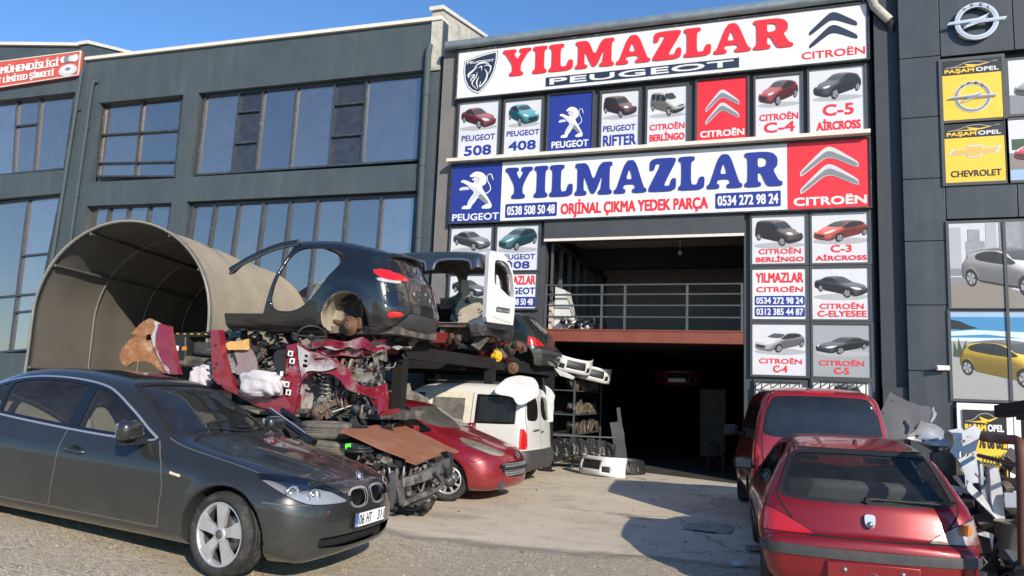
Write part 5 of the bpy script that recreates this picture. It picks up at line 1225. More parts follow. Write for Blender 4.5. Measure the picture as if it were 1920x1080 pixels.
a2 = bz(1341, 392); b2 = bz(1464, 360); zt2 = bz(1341, 363)[1]; m.sheet([rrc(a2[0], a2[1], b2[0], zt2)], f1, 0, 0); text_into(m, '0534 272 98 24', a2[0]+.05, a2[1]+.06, b2[0]-.05, zt2-.06, f2, .035, 1)
a = bz(1051, 404); b = bz(1328, 371); text_into(m, 'ORJİNAL ÇIKMA YEDEK PARÇA', a[0], bz(1051, 409)[1], b[0], bz(1051, 375)[1], f1, .03, 2); child_of(m.build('phone_lettering', ['print_blue', 'print_white', 'print_red'], None, fixn=False), t)
m = MB(); a = bz(859, 392); b = bz(927, 321); lion(m, a[0], bz(890, 392)[1], b[0], bz(890, 320)[1], f1, 0, 1, 2); a = bz(848, 414); b = bz(936, 398); text_into(m, 'PEUGEOT', a[0], bz(848, 415)[1], b[0], bz(848, 402)[1], f1, .035, 0); child_of(m.build('lion_emblem', ['print_white', 'print_silver', 'print_grey'], None, fixn=False), t)
m = MB(); a = bz(1500, 361); b = bz(1609, 275); chevrons(m, a[0], bz(1555, 364)[1], b[0], bz(1555, 275)[1], f1, 0, 1); a = bz(1488, 387); b = bz(1625, 367); text_into(m, 'CITROËN', a[0], bz(1488, 387)[1], b[0], bz(1488, 368)[1], f1, .045, 2); child_of(m.build('chevron_emblem', ['print_silver', 'print_grey', 'print_white'], None, fixn=False), t)
m = MB(); m.box((-3.1, YS-.02, z1+.09), (x1-x0+.1, .34, .08)); child_of(m.build('ledge', 'coping', None), t)

# --- posters
PQ = lambda *p: quad(YF-.05, *p)
YQ = YF-.05
m = MB()
row1 = [((864, 192), (938, 189), (857, 304), (932, 299)), ((949, 190), (1018, 186), (944, 294), (1014, 290)), ((1031, 178), (1113, 174), (1027, 293), (1109, 287)), ((1130, 174), (1201, 169), (1126, 287), (1197, 281)), ((1215, 166), (1290, 160), (1213, 280), (1287, 275)), ((1309, 152), (1402, 145), (1306, 274), (1401, 267)), ((1417, 147), (1503, 139), (1417, 261), (1501, 254)), ((1518, 132), (1621, 122), (1518, 259), (1622, 251))]
right = [((1410, 405), (1512, 401), (1411, 495), (1512, 494)), ((1522, 400), (1629, 397), (1523, 494), (1629, 492)), ((1410, 504), (1513, 503), (1412, 599), (1513, 598)), ((1523, 502), (1629, 502), (1523, 599), (1631, 599)), ((1411, 607), (1514, 607), (1411, 703), (1514, 704)), ((1524, 608), (1633, 608), (1525, 706), (1634, 708)), ((1418, 716), (1510, 716), (1418, 800), (1510, 800)), ((1525, 715), (1636, 716), (1525, 800), (1636, 800))]
left = [((848, 428), (925, 425), (842, 512), (920, 510)), ((934, 424), (1012, 421), (929, 508), (1009, 506)), ((846, 517), (920, 515), (840, 600), (914, 600)), ((933, 513), (1008, 513), (926, 579), (1005, 577))]
RED, BLU, WHT, BLK, SLV, GRY = 0, 1, 2, 3, 4, 5
def C(kind, colr, yaw, box=(.06, .52, .94, .93), **k): return dict(kind=kind, col=colr, yaw=yaw, box=box, **k)
B1 = [PQ(*q) for q in row1]
poster('car_poster', 'white poster showing a dark red saloon above blue 508', B1[0], YQ, 'print_pale', [('PEUGEOT', .08, .34, .92, .44, BLU), ('508', .16, .09, .84, .26, BLU, .045)], C('saloon', (.22, .01, .015), -52, (.05, .54, .93, .90)))
poster('car_poster', 'white poster showing a teal saloon above blue 408', B1[1], YQ, 'print_pale', [('PEUGEOT', .06, .36, .94, .46, BLU), ('408', .12, .10, .86, .27, BLU, .045)], C('suv', (.01, .22, .28), -62, (.10, .54, .92, .93)))
poster('brand_poster', 'small blue poster with silver lion in the upper poster row', B1[2], YQ, 'print_blue', [('PEUGEOT', .08, .12, .92, .23, WHT, .04)], extra=lambda L, x, z, W, Hh, fr: lion(L, x+W*.22, z+Hh*.28, x+W*.80, z+Hh*.80, fr, WHT, SLV, GRY))
poster('car_poster', 'white poster showing a brown van above blue RIFTER', B1[3], YQ, 'print_pale', [('PEUGEOT', .05, .34, .90, .44, BLU), ('RIFTER', .05, .10, .92, .28, BLU, .04)], C('van', (.09, .03, .025), -50, (.05, .56, .93, .93)))
poster('car_poster', 'white poster showing a silver van above red BERLİNGO', B1[4], YQ, 'print_pale', [('CITROËN', .06, .30, .94, .42, RED), ('BERLİNGO', .06, .12, .94, .27, RED, .04)], C('van', (.42, .41, .38), -48, (.08, .52, .94, .93)))
poster('brand_poster', 'small red poster with silver chevrons in the upper poster row', B1[5], YQ, 'print_red', [('CITROËN', .06, .12, .94, .24, WHT, .04)], extra=lambda L, x, z, W, Hh, fr: chevrons(L, x+W*.16, z+Hh*.30, x+W*.84, z+Hh*.84, fr, SLV, GRY))
poster('car_poster', 'white poster showing a red crossover above red C-4, upper row', B1[6], YQ, 'print_pale', [('CITROËN', .08, .28, .94, .41, RED), ('C-4', .18, .08, .86, .25, RED, .04)], C('suv', (.30, .012, .02), -50, (.07, .52, .94, .93), zs=1.08, flip=True, roof=(.02, .02, .02)))
poster('car_poster', 'white poster showing a navy crossover above red C-5 AİRCROSS', B1[7], YQ, 'print_pale', [('C-5', .24, .30, .80, .47, RED, .04), ('AİRCROSS', .12, .09, .92, .26, RED, .04)], C('suv', (.02, .028, .045), -46, (.08, .54, .94, .92), zs=1.08, flip=True))
B2 = [PQ(*q) for q in right]
poster('car_poster', 'white poster showing a brown van right of the garage door', B2[0], YQ, 'print_pale', [('CITROËN', .12, .20, .90, .33, RED), ('BERLİNGO', .07, .04, .95, .17, RED, .045)], C('van', (.07, .05, .04), -45, (.06, .36, .94, .90)))
poster('car_poster', 'white poster showing an orange hatchback with black roof', B2[1], YQ, 'print_pale', [('C-3', .33, .21, .70, .36, RED, .04), ('AİRCROSS', .06, .05, .96, .18, RED, .045)], C('hatch', (.55, .07, .03), -48, (.04, .42, .98, .84), flip=True, roof=(.015, .015, .015)))
poster('phone_poster', 'white poster with only red names and two blue phone numbers', B2[2], YQ, 'print_white', [('YILMAZLAR', .06, .72, .94, .92, RED, .04), ('CITROËN', .07, .53, .93, .66, RED, .04)], extra=lambda L, x, z, W, Hh, fr: [L.sheet([rrc(x+W*.04, z+Hh*.27, x+W*.96, z+Hh*.46)], fr, 0, BLU), L.sheet([rrc(x+W*.04, z+Hh*.05, x+W*.96, z+Hh*.24)], fr, 0, BLU), text_into(L, '0534 272 98 24', x+W*.07, z+Hh*.30, x+W*.93, z+Hh*.43, fr, .035, WHT, w=-.003), text_into(L, '0312 385 44 87', x+W*.07, z+Hh*.08, x+W*.93, z+Hh*.21, fr, .035, WHT, w=-.003)])
poster('car_poster', 'white poster showing a black saloon above red C-ELYESEE', B2[3], YQ, 'print_pale', [('CITROËN', .13, .20, .90, .33, RED), ('C-ELYESEE', .09, .05, .95, .17, RED, .045)], C('saloon', (.025, .028, .03), -42, (.05, .42, .97, .84)))
poster('car_poster', 'white poster showing a silver hatchback above red C-4', B2[4], YQ, 'print_pale', [('CITROËN', .12, .22, .90, .34, RED), ('C-4', .38, .05, .64, .19, RED, .045)], C('hatch', (.42, .42, .42), -48, (.06, .44, .95, .84), flip=True))
poster('car_poster', 'grey poster showing a black saloon above red C-5', B2[5], YQ, 'print_dim', [('CITROËN', .10, .21, .88, .33, RED), ('C-5', .36, .05, .62, .18, RED, .045)], C('saloon', (.014, .015, .017), -50, (.06, .43, .97, .76), flip=True))
poster('barred_poster', 'white window poster behind black bars just right of the door', B2[6], YQ+.03, 'print_white', [], C('van', (.3, .3, .32), -45, (.08, .05, .92, .6)))
poster('barred_poster', 'white window poster with a grey car behind black bars', B2[7], YQ+.03, 'print_white', [], C('van', (.10, .12, .14), -45, (.35, .2, 1.0, .95)))
B3 = [PQ(*q) for q in left]
poster('car_poster', 'white poster with a grey saloon above the van shell roof', B3[0], YQ, 'print_pale', [('PEUGEOT', .08, .24, .92, .35, BLU), ('301', .2, .05, .8, .19, BLU, .045)], C('saloon', (.12, .12, .12), -48, (.06, .48, .96, .92)))
poster('car_poster', 'white poster with a teal car left of the garage door', B3[1], YQ, 'print_pale', [('PEUGEOT', .10, .24, .92, .36, BLU), ('308', .24, .04, .80, .20, BLU, .045)], C('hatch', (.01, .13, .16), -48, (.05, .44, .95, .94), flip=True))
poster('car_poster', 'white poster with a dark grey car seen through the van shell', B3[2], YQ, 'print_pale', [('PEUGEOT', .08, .2, .92, .31, BLU)], C('saloon', (.04, .04, .042), -48, (.06, .50, .96, .9)))
poster('phone_poster', 'white poster with red and blue names left of the garage door', B3[3], YQ, 'print_white', [('YILMAZLAR', .05, .68, .96, .94, RED, .04), ('PEUGEOT', .05, .40, .96, .60, BLU, .04)], extra=lambda L, x, z, W, Hh, fr: [L.sheet([rrc(x+W*.03, z+Hh*.04, x+W*.97, z+Hh*.33)], fr, 0, BLU), text_into(L, '0538 508 50 48', x+W*.08, z+Hh*.09, x+W*.92, z+Hh*.28, fr, .035, WHT, w=-.003)])
for B_ in (B1, B2, B3):
    m = MB()
    for q in B_: frame_box(m, q[0], q[1], q[2], q[3], YF+.01, .10, .045)
    child_of(m.build('panel_frame', 'frame_dark2', None), sb)
for q, nb in ((B2[6], 5), (B2[7], 6)):
    g = MB(); yb = YQ-.22
    for k in range(nb): xx = q[0]+(q[2]-q[0])*(.12+.76*k/(nb-1)); g.box((xx, yb, (q[1]+q[3])/2-.02), (.022, .022, q[3]-q[1]+.02)); g.box((xx, yb+.1, q[3]-.02), (.022, .22, .022))
    for zz in (q[3]-.02, q[1]+.1): g.box(((q[0]+q[2])/2, yb+.001, zz), ((q[2]-q[0])*.8, .018, .03))
    tag(g.build('window_guard', 'black_plastic'), 'black barred window guard over the lowest poster ' + ('left of centre' if nb == 5 else 'nearest the grey column'), 'window bars', 'window guards behind the red van')

# --- clad shop front at right
YO = 16.56
ob = empty('clad_shop', (4.5, YO, 0), label='dark clad shop front with yellow brand posters at far right', cat='building')
o0 = at(1686, 110, YO)[0]; o1 = at(1770, 300, YO)[0]
m = MB(); zs_ = [at(1687, a, YO)[2] for a in (-120, 111, 223, 337, 453, 572, 694)]+[0.0]
for za, zb in zip(zs_[:-1], zs_[1:]): m.box(((o0+o1)/2, YO+.5, (za+zb)/2), (o1-o0-.006, 1.0, za-zb-.014), bev=.006)
m.box(((o0+o1)/2, YO+.53, 6), (o1-o0-.04, 1.0, 12), mi=1)
xs_ = [o1+.004, at(1900, 50, YO)[0], at(1990, 50, YO)[0], 7.5]
ztop = at(1830, 100, YO)[2]
for xa_, xb_ in zip(xs_[:-1], xs_[1:]): m.box(((xa_+xb_)/2, YO+.5, (ztop+12.5)/2), (xb_-xa_-.014, 1.0, 12.5-ztop), bev=.006)
zp0, zp1 = at(1830, 345, YO)[2], at(1830, 409, YO)[2]
xq = at(1908, 370, YO)[0]
for xa_, xb_ in ((o1+.004, xq), (xq, xq+1.6), (xq+1.6, 7.5)): m.box(((xa_+xb_)/2, YO+.5, (zp0+zp1)/2), (xb_-xa_-.014, 1.0, zp0-zp1), bev=.006)
m.box((4.6, YO+.7, 6), (5.7, 1.0, 12), mi=1); m.box((4.9, YO+6, 6), (6, 9, 12.3), mi=1)
child_of(m.build('cladding', ['cladding', 'cladding_dark'], None), ob)
# ring and bolt emblem
def ring_bolt(mb, cx, cz, r, fr, m0, m1, thick=.05, text=True, mt=None):
    mb.sheet([ring(cx, cz, r*1.04, 48), ring(cx, cz, r*.80, 48)], fr, thick, m0); mb.sheet([ring(cx, cz, r*.98, 48), ring(cx, cz, r*.86, 48)], lambda u, v, w: fr(u, v, w-.006), 0, m1)
    B = [(-1.42, -.06), (-1.30, .10), (.22, .22), (.36, .30), (.10, .02), (1.40, .04), (1.28, -.12), (-.28, -.20), (-.62, -.30), (-.02, .06), (-1.36, .0)]
    B = [(-1.30, .06), (.05, .14), (.62, .36), (.28, .06), (1.40, .07), (1.28, -.10), (.10, -.14), (-.72, -.40), (-.22, -.06), (-1.42, -.10)]
    mb.sheet([[(cx+r*a, cz+r*b) for a, b in B]], lambda u, v, w: fr(u, v, w-.02), .03, m0); mb.sheet([[(cx+r*a*.96, cz+r*b*.62-r*.03) for a, b in B]], lambda u, v, w: fr(u, v, w-.024), 0, m1)
    if text:
        for k, ch in enumerate('OPEL'):
            a = R(128-k*26); px, pz = cx+r*.92*math.cos(a), cz+r*.92*math.sin(a); s_ = r*.075; rr = a-math.pi/2
            text_into(mb, ch, -s_, -s_, s_, s_, lambda u, v, w: fr(px+u*math.cos(rr)-v*math.sin(rr), pz+u*math.sin(rr)+v*math.cos(rr), -.008), .04, mt)
e = at(1831, 40, YO-.1); em = empty('ring_emblem', (e[0], YO, e[2]), label='large chrome ring and bolt emblem on the dark cladding', cat='emblem')
rr_ = at(1886, 40, YO-.1)[0]-e[0]
m = MB(); ring_bolt(m, e[0], e[2], rr_*.74, lambda u, v, w: (u, YO-.12+w, v), 0, 1, .05, True, 2); mat('emblem_silver', (.62, .63, .64), .35, .35); child_of(m.build('ring_and_bolt', ['emblem_silver', 'satin_chrome', 'print_navy'], None), em)
m = MB(); m.box((e[0], YO-.03, e[2]+rr_*.6), (.05, .12, .05)); m.box((e[0], YO-.03, e[2]-rr_*.6), (.05, .12, .05)); child_of(m.build('bracket', 'black_plastic', None), em)
def opel_poster(label, pq, kind):
    x0, z0, x1, z1 = quad(YO-.02, *pq); W, Hh = x1-x0, z1-z0; zs = z0+Hh*.77
    def ex(L, x, z, W, Hh, fr):
        L.sheet([rc(x, z+Hh*.76, x+W, z+Hh)], fr, 0, 0)
        f = lambda u, v, w: fr(u, v, w-.003)
        L.sheet([stroke([(x+W*a, z+Hh*b) for a, b in catmull([(.06, .88), (.25, .905), (.40, .955), (.6, .965), (.78, .93), (.93, .955)], 4)], .012)], f, 0, 4)
        L.sheet([[(x+W*a, z+Hh*b) for a, b in ((.12, .878), (.44, .895), (.38, .935), (.60, .905), (.90, .945), (.62, .885), (.54, .885), (.58, .865), (.44, .875))]], f, 0, 1)
        text_into(L, 'PAŞAM', x+W*.04, z+Hh*.775, x+W*.54, z+Hh*.86, f, .05, 1); text_into(L, 'OPEL', x+W*.57, z+Hh*.79, x+W*.95, z+Hh*.86, f, .05, 2)
        if kind == 'ring': ring_bolt(L, x+W*.5, z+Hh*.37, W*.30, f, 3, 5, 0, True, 0)
        elif kind in ('tie', 'door'):
            cz = .52 if kind == 'tie' else .38
            T = [(-.45, -.07), (-.38, .06), (-.12, .06), (-.10, .13), (.14, .13), (.15, .06), (.45, .09), (.38, -.06), (.13, -.06), (.10, -.13), (-.12, -.13), (-.13, -.06)]
            L.sheet([[(x+W*(.5+a), z+Hh*(cz+b*.8)) for a, b in T]], f, 0, 3); L.sheet([[(x+W*(.5+a*.9), z+Hh*(cz+b*.6)) for a, b in T]], lambda u, v, w: f(u, v, w-.003), 0, 6)
            if kind == 'tie': text_into(L, 'CHEVROLET', x+W*.09, z+Hh*.09, x+W*.93, z+Hh*.20, f, .03, 0)
            else: text_into(L, '385 76 06 00', x+W*.08, z+Hh*.62, x+W*.92, z+Hh*.72, f, .03, 0)
    return poster('brand_poster', label, (x0, z0, x1, z1), YO-.03, 'print_yellow', (), None, ex, 'yellow brand posters on the clad shop', ('print_black', 'print_yellow', 'print_white', 'print_silver', 'print_shadow', 'print_grey', 'print_gold'))
opel_poster('yellow poster with silver ring and bolt emblem below black header', ((1766, 116), (1878, 108), (1769, 227), (1881, 219)), 'ring')
opel_poster('yellow poster with gold bow tie emblem and black CHEVROLET', ((1770, 233), (1882, 229), (1773, 344), (1886, 338)), 'tie')
m = MB()
q = quad(YO-.02, (1766, 116), (1878, 108), (1773, 344), (1886, 338)); frame_box(m, q[0], q[1], q[2], q[3], YO+.02, .06, .06); m.box(((q[0]+q[2])/2, YO-.0, (q[1]+q[3])/2), (q[2]-q[0], .05, .05)); 
child_of(m.build('poster_frames', 'frame_dark2', None), ob)
# big picture posters in the shop windows
def picture(label, pq, car, layers, pan):
    x0, z0, x1, z1 = quad(YO-.02, *pq)
    def ex(L, x, z, W, Hh, fr):
        for k, (mi, poly) in enumerate(layers): L.sheet([[(x+W*a, z+Hh*b) for a, b in poly]], lambda u, v, w: fr(u, v, w-.0006*k), 0, mi)
    x1 = x0+(x1-x0)
    return poster('picture_poster', label, (x0, z0, x1, z1), YO-.03, pan[0], (), car, ex, 'large photo posters in the clad shop windows', pan)
mat('print_dim2', (.52, .53, .55), .4, noise=.1); mat('print_grey2', (.26, .27, .29), .4, noise=.2, nscale=8)
city = [(1, rc(0, .45, .10, .95)), (2, rc(.14, .42, .30, .78)), (1, rc(.31, .42, .40, 1)), (2, rc(.42, .5, .62, 1)), (3, rc(.60, .5, .70, 1)), (2, rc(.78, .45, .98, 1)), (2, rc(.16, .78, .26, .92)), (3, rc(0, .38, .12, .46)), (4, rc(0, 0, 1, .30)), (3, rc(0, .30, 1, .36)), (0, [(.5, .22), (1, .02), (1, .06), (.52, .24)])]
picture('large poster of a white crossover before glass towers', ((1775, 418), (2010, 414), (1787, 578), (2012, 577)), C('suv', (.46, .46, .47), -40, (.10, .12, .99, .70), zs=1.12, h=.045, roof=(.02, .02, .02)), city, ('print_dim2', 'print_tower', 'print_grey2', 'print_grey', 'print_road', 'print_shadow'))
beach = [(1, rc(0, .70, 1, .94)), (2, [(0, .72), (.3, .74), (.6, .70), (1, .74), (1, .78), (.6, .77), (.2, .79), (0, .77)]), (2, rc(0, .655, 1, .70)), (5, [(0, .80), (0, .91), (.08, .89), (.16, .84), (.24, .81), (.1, .79)]), (3, rc(0, 0, 1, .66)), (4, [(.01, .48), (.02, .66), (.05, .55), (.06, .70), (.09, .56), (.13, .68), (.12, .52), (.18, .55), (.12, .46)])]
picture('large poster of a yellow hatchback beside the sea', ((1782, 585), (2010, 585), (1787, 752), (2012, 750)), C('hatch', (.62, .42, .02), -40, (.07, .14, .99, .68), h=.045, roof=(.015, .015, .015)), beach, ('print_sky', 'print_sea', 'print_foam', 'print_gravel', 'print_green', 'print_black'))
picture('narrow poster of a grey car on an upper window at the right edge', ((1890, 112), (1990, 108), (1893, 213), (1992, 210)), C('hatch', (.16, .19, .22), -50, (.10, .28, 1.3, .72), h=.06, flip=True), [(1, rc(0, .35, 1, 1)), (2, rc(0, 0, 1, .35))], ('print_pale', 'print_pale', 'print_grey', 'print_black', 'print_grey', 'print_grey'))
picture('narrow poster of a red car on an upper window at the right edge', ((1890, 225), (1990, 221), (1894, 338), (1993, 335)), C('hatch', (.45, .02, .05), -50, (.10, .28, 1.3, .70), h=.06, flip=True), [(1, rc(0, .45, 1, 1)), (2, rc(0, .18, 1, .45)), (3, rc(.05, .5, .4, .68))], ('print_sky', 'print_pale', 'print_road', 'print_green', 'print_grey', 'print_grey'))
m = MB()
for q in (quad(YO-.02, (1775, 418), (2010, 414), (1787, 578), (2012, 577)), quad(YO-.02, (1782, 585), (2010, 585), (1787, 752), (2012, 750)), quad(YO-.02, (1890, 112), (1990, 108), (1893, 213), (1992, 210)), quad(YO-.02, (1890, 225), (1990, 221), (1894, 338), (1993, 335))):
    frame_box(m, q[0], q[1], q[2], q[3], YO+.02, .06, .05)
xm = at(1884, 500, YO)[0]; za, zb = at(1884, 416, YO)[2], at(1884, 752, YO)[2]; m.box((xm, YO-.055, (za+zb)/2), (.05, .02, za-zb))
m.box((4.6, YO+.35, 1.0), (5.7, .5, 2.1), mi=1)
child_of(m.build('window_frames', ['frame_dark2', 'cladding_dark'], None), ob)
# white door with a yellow poster
zd = at(1790, 755, YO)[2]; xd0, xd1 = at(1792, 760, YO)[0], at(1897, 800, YO)[0]
dr = empty('shop_door', ((xd0+xd1)/2, YO, 0), label='white framed shop door carrying a yellow poster, behind the scrap pile', cat='door')
m = MB(); yy = YO-.06
for a_, b_ in ((xd0, xd0+.10), (xd1-.10, xd1), (xd1+.02, xd1+.12), (xd1+1.1, xd1+1.22)): m.box(((a_+b_)/2, yy, zd/2), (b_-a_, .08, zd))
m.box(((xd0+xd1)/2, yy, zd-.06), (xd1-xd0-.2, .07, .12)); m.box((xd1+.6, yy, zd-.06), (1.0, .07, .12)); m.box(((xd0+xd1)/2, yy, .2), (xd1-xd0-.2, .07, .4))
child_of(m.build('frame', 'white_plain', None), dr)
m = MB(); m.box(((xd0+xd1)/2+.5, yy+.03, zd/2), (xd1-xd0+.9, .01, zd-.1)); child_of(m.build('pane', 'glass_dark', None), dr)
m = MB(); m.tube([(xd1-.05, yy-.04, 1.0), (xd1-.05, yy-.09, 1.0), (xd1-.17, yy-.09, 1.0)], .012, 8); child_of(m.build('handle', 'black_plastic', None), dr)
YO_ = YO; YO = YO-.10
opel_poster('yellow poster with gold bow tie on the white door, half hidden by scrap', ((1808, 770), (1888, 768), (1808, 960), (1890, 962)), 'door')
YO = YO_
# security camera on the grey column
c = at(1768, 691, YO-.12); cm = empty('security_camera', tuple(c), label='small white security camera on the grey column', cat='camera')
m = MB(); m.tube([(.10, .02, .0), (.05, .0, .01), (-.11, -.05, -.0)], [.04, .045, .045], 12); m.box((-.02, -.02, .048), (.24, .10, .012), (0, 0, R(20)), bev=.004); m.tube([(.02, .02, 0), (.05, .12, .0)], .015, 8); m.lathe([(0, 0), (.034, 0)], 12, 'x', (-.114, -.052, 0), mi=1)
m.build('body', ['white_plain', 'black_gloss'], cm)
# ------------------------------------------------------------------ red hatchback seen from behind, lower right
mat('lamp_broken', (0.36, 0.30, 0.26), 0.3, 0.1, coat=.6, noise=0.5, nscale=16, c2=(0.16, 0.05, 0.035), c2scale=8)
town_car((.485, 8.88, 0), R(94), 'paint_red_dull', 'red hatchback with a broken right tail light, seen from behind', broken=True, g='glass_clear', tail=('lamp_red', 'lamp_broken'))
# ------------------------------------------------------------------ red van in front of it
def red_van():
    P = van_panels('gate'); t = empty('parked_van', (.17, 12.75, 0), (0, 0, R(97)), 'red van with a large dark rear window before the barred posters', 'van')
    t.scale.z = 1.04
    P.part('body', ['body', 'arch', 'seam', 'rub_strip', 'grille', 'lower'], ['paint_red_van', 'inner_dark', 'seam', 'grey_plastic', 'seam', 'grey_plastic'], t, inner='inner_dark')
    windows(P, t, 'glass_dark'); P.part('windshield', ['windshield'], ['glass_mid'], t, off=-.006)
    P.part('rear_window', ['rear_window'], ['glass_dark'], t, off=.001); P.part('brake_light', ['brake_light'], ['lamp_red'], t, off=.003)
    for sd in (-1, 1): P.part('taillight', ['taillight'], ['lamp_red'], t, off=.006, side=sd); P.part('headlight', ['headlight'], ['lamp_clear'], t, side=sd)
    P.part('rear_bumper', ['rear_bumper'], ['grey_plastic'], t, off=.012)
    m = MB(); m.box((-1.5, 0, 1.28), (.05, 1.0, .30), (0, R(-8), 0), bev=.03); m.box((-1.0, 0, .8), (.5, 1.2, .3), bev=.05); m.box((-1.25, 0, 1.1), (.14, 1.2, .5), (0, R(-12), 0), bev=.05); m.build('rear_bench', 'dark_fabric', t)
    for sd in (-1, 1): seat(t, .1, sd*.36, .55, 'dark_fabric')
    m = MB(); m.box((.75, 0, 1.0), (.4, 1.4, .2), bev=.05); m.box((-.3, 0, .30), (3, 1.4, .04)); m.build('dashboard', 'inner_dark', t)
    for xa in (1.25, -1.44):
        for sd in (-1, 1): wheel(t, xa, sd*.73, .305, .305, .19, .19, 'cap', rimmat='steel_grey')
    for sd in (-1, 1): m = MB(); m.box((.86, sd*.73, .22), (.015, .26, .30), (0, R(12), 0)); m.build('mudflap', 'rubber', t)
    for sd in (-1, 1):
        m = MB(); m.box((.72, sd*.98, 1.14), (.12, .20, .17), bev=.04); m.bar((.74, sd*.83, 1.10), (.73, sd*.92, 1.10), .07, .05); m.build('wing_mirror', 'black_plastic', t)
    return t
red_van()
# ------------------------------------------------------------------ wine red hatchback facing the yard
def wine_hatch():
    S = hatch_solid(); P = Panels(*S.mesh(.022)); hatch_regions(P, S)
    t = empty('damaged_hatchback', (-5.95, 11.72, 0), (0, 0, R(-4)), 'wine red hatchback with hazy headlights and scuffed nose, under the rack', 'car')
    P.part('body', ['body', 'arch', 'seam', 'dlo'], ['paint_wine', 'inner_dark', 'seam', 'black_gloss'], t, inner='inner_dark')
    windows(P, t, 'glass_dark'); P.part('windshield', ['windshield'], ['glass_dusty'], t, off=-.006); P.part('rear_window', ['rear_window'], ['glass_dark'], t, off=-.006)
    for sd in (-1, 1):
        h = P.part('headlight', ['headlight'], ['lens_hazy'], t, off=.002, side=sd); g = P.take('headlight', -.04, sd); raw_mesh('reflector', g[0], g[1], g[2], np.zeros(len(g[2]), int), ['reflector'], h)
        P.part('fog_light', ['fog'], ['black_gloss'], t, off=-.008, side=sd); P.part('taillight', ['taillight'], ['lamp_red'], t, side=sd)
        m = MB(); m.box((.66, sd*.98, 1.03), (.12, .2, .14), bev=.045); m.build('wing_mirror', 'paint_wine', t)
    g = P.part('grille', ['grille'], ['seam'], t, off=-.03)
    xf = lambda y, z: 1.995-.36*(abs(y)/.865)**2.4-(.05 if z > .55 else 0)
    m = MB()
    for z in (.40, .435, .47, .53, .565):
        m.tube([(xf(y, z)+.004, y, z) for y in np.linspace(-.40, .40, 15)], .009, 6)
    for y in np.linspace(-.38, .38, 20):
        m.bar((xf(y, .4), y, .39), (xf(y, .4), y, .58), .008)
    m.build('slats', 'satin_chrome', g)
    m = MB(); m.tube([(xf(y, .5)+.012, y, .50) for y in np.linspace(-.45, .45, 15)], .028, 8); m.build('bumper_bar', 'black_plastic', g)
    c = Vector((1.965, 0, .69)); mt = Matrix.Rotation(R(-28), 3, 'Y'); fr = lambda u, v, w: c+mt @ Vector((.012+w, u, v))
    m = MB(); m.sheet([ring(0, 0, .055, 28)], lambda u, v, w: c+mt @ Vector((.006, u, v)), 0, 1); lion(m, -.04, -.045, .04, .045, lambda u, v, w: c+mt @ Vector((.008-w, u, v)), 0, 0, 0); m.sheet([ring(0, 0, .062, 28), ring(0, 0, .052, 28)], fr, -.01, 0); m.build('emblem', ['chrome', 'steel_grey'], t, fixn=False)
    m = MB(); m.sheet([[tuple(p) for p in chaikin([(-.52, .30), (-.42, .36), (-.36, .30), (-.40, .24), (-.50, .22)], 2)]], lambda u, v, w: (1.998-.36*(abs(u)/.865)**2.4+.002, u, v), 0); m.build('scuff', 'frame_worn', t)
    for xa in (1.17, -1.37):
        for sd in (-1, 1): wheel(t, xa, sd*.745, .31, .31, .19, .205, 'multi', steer=R(18) if xa > 0 else 0)
    simple_cabin(t, 'dark_fabric', .1, -.8, .75, .38, .36)
    m = MB(); m.box((.88, .15, 1.075), (.05, .5, .012), (0, R(25), R(4))); m.build('wiper', 'black_plastic', t)
    return t
wine_hatch()
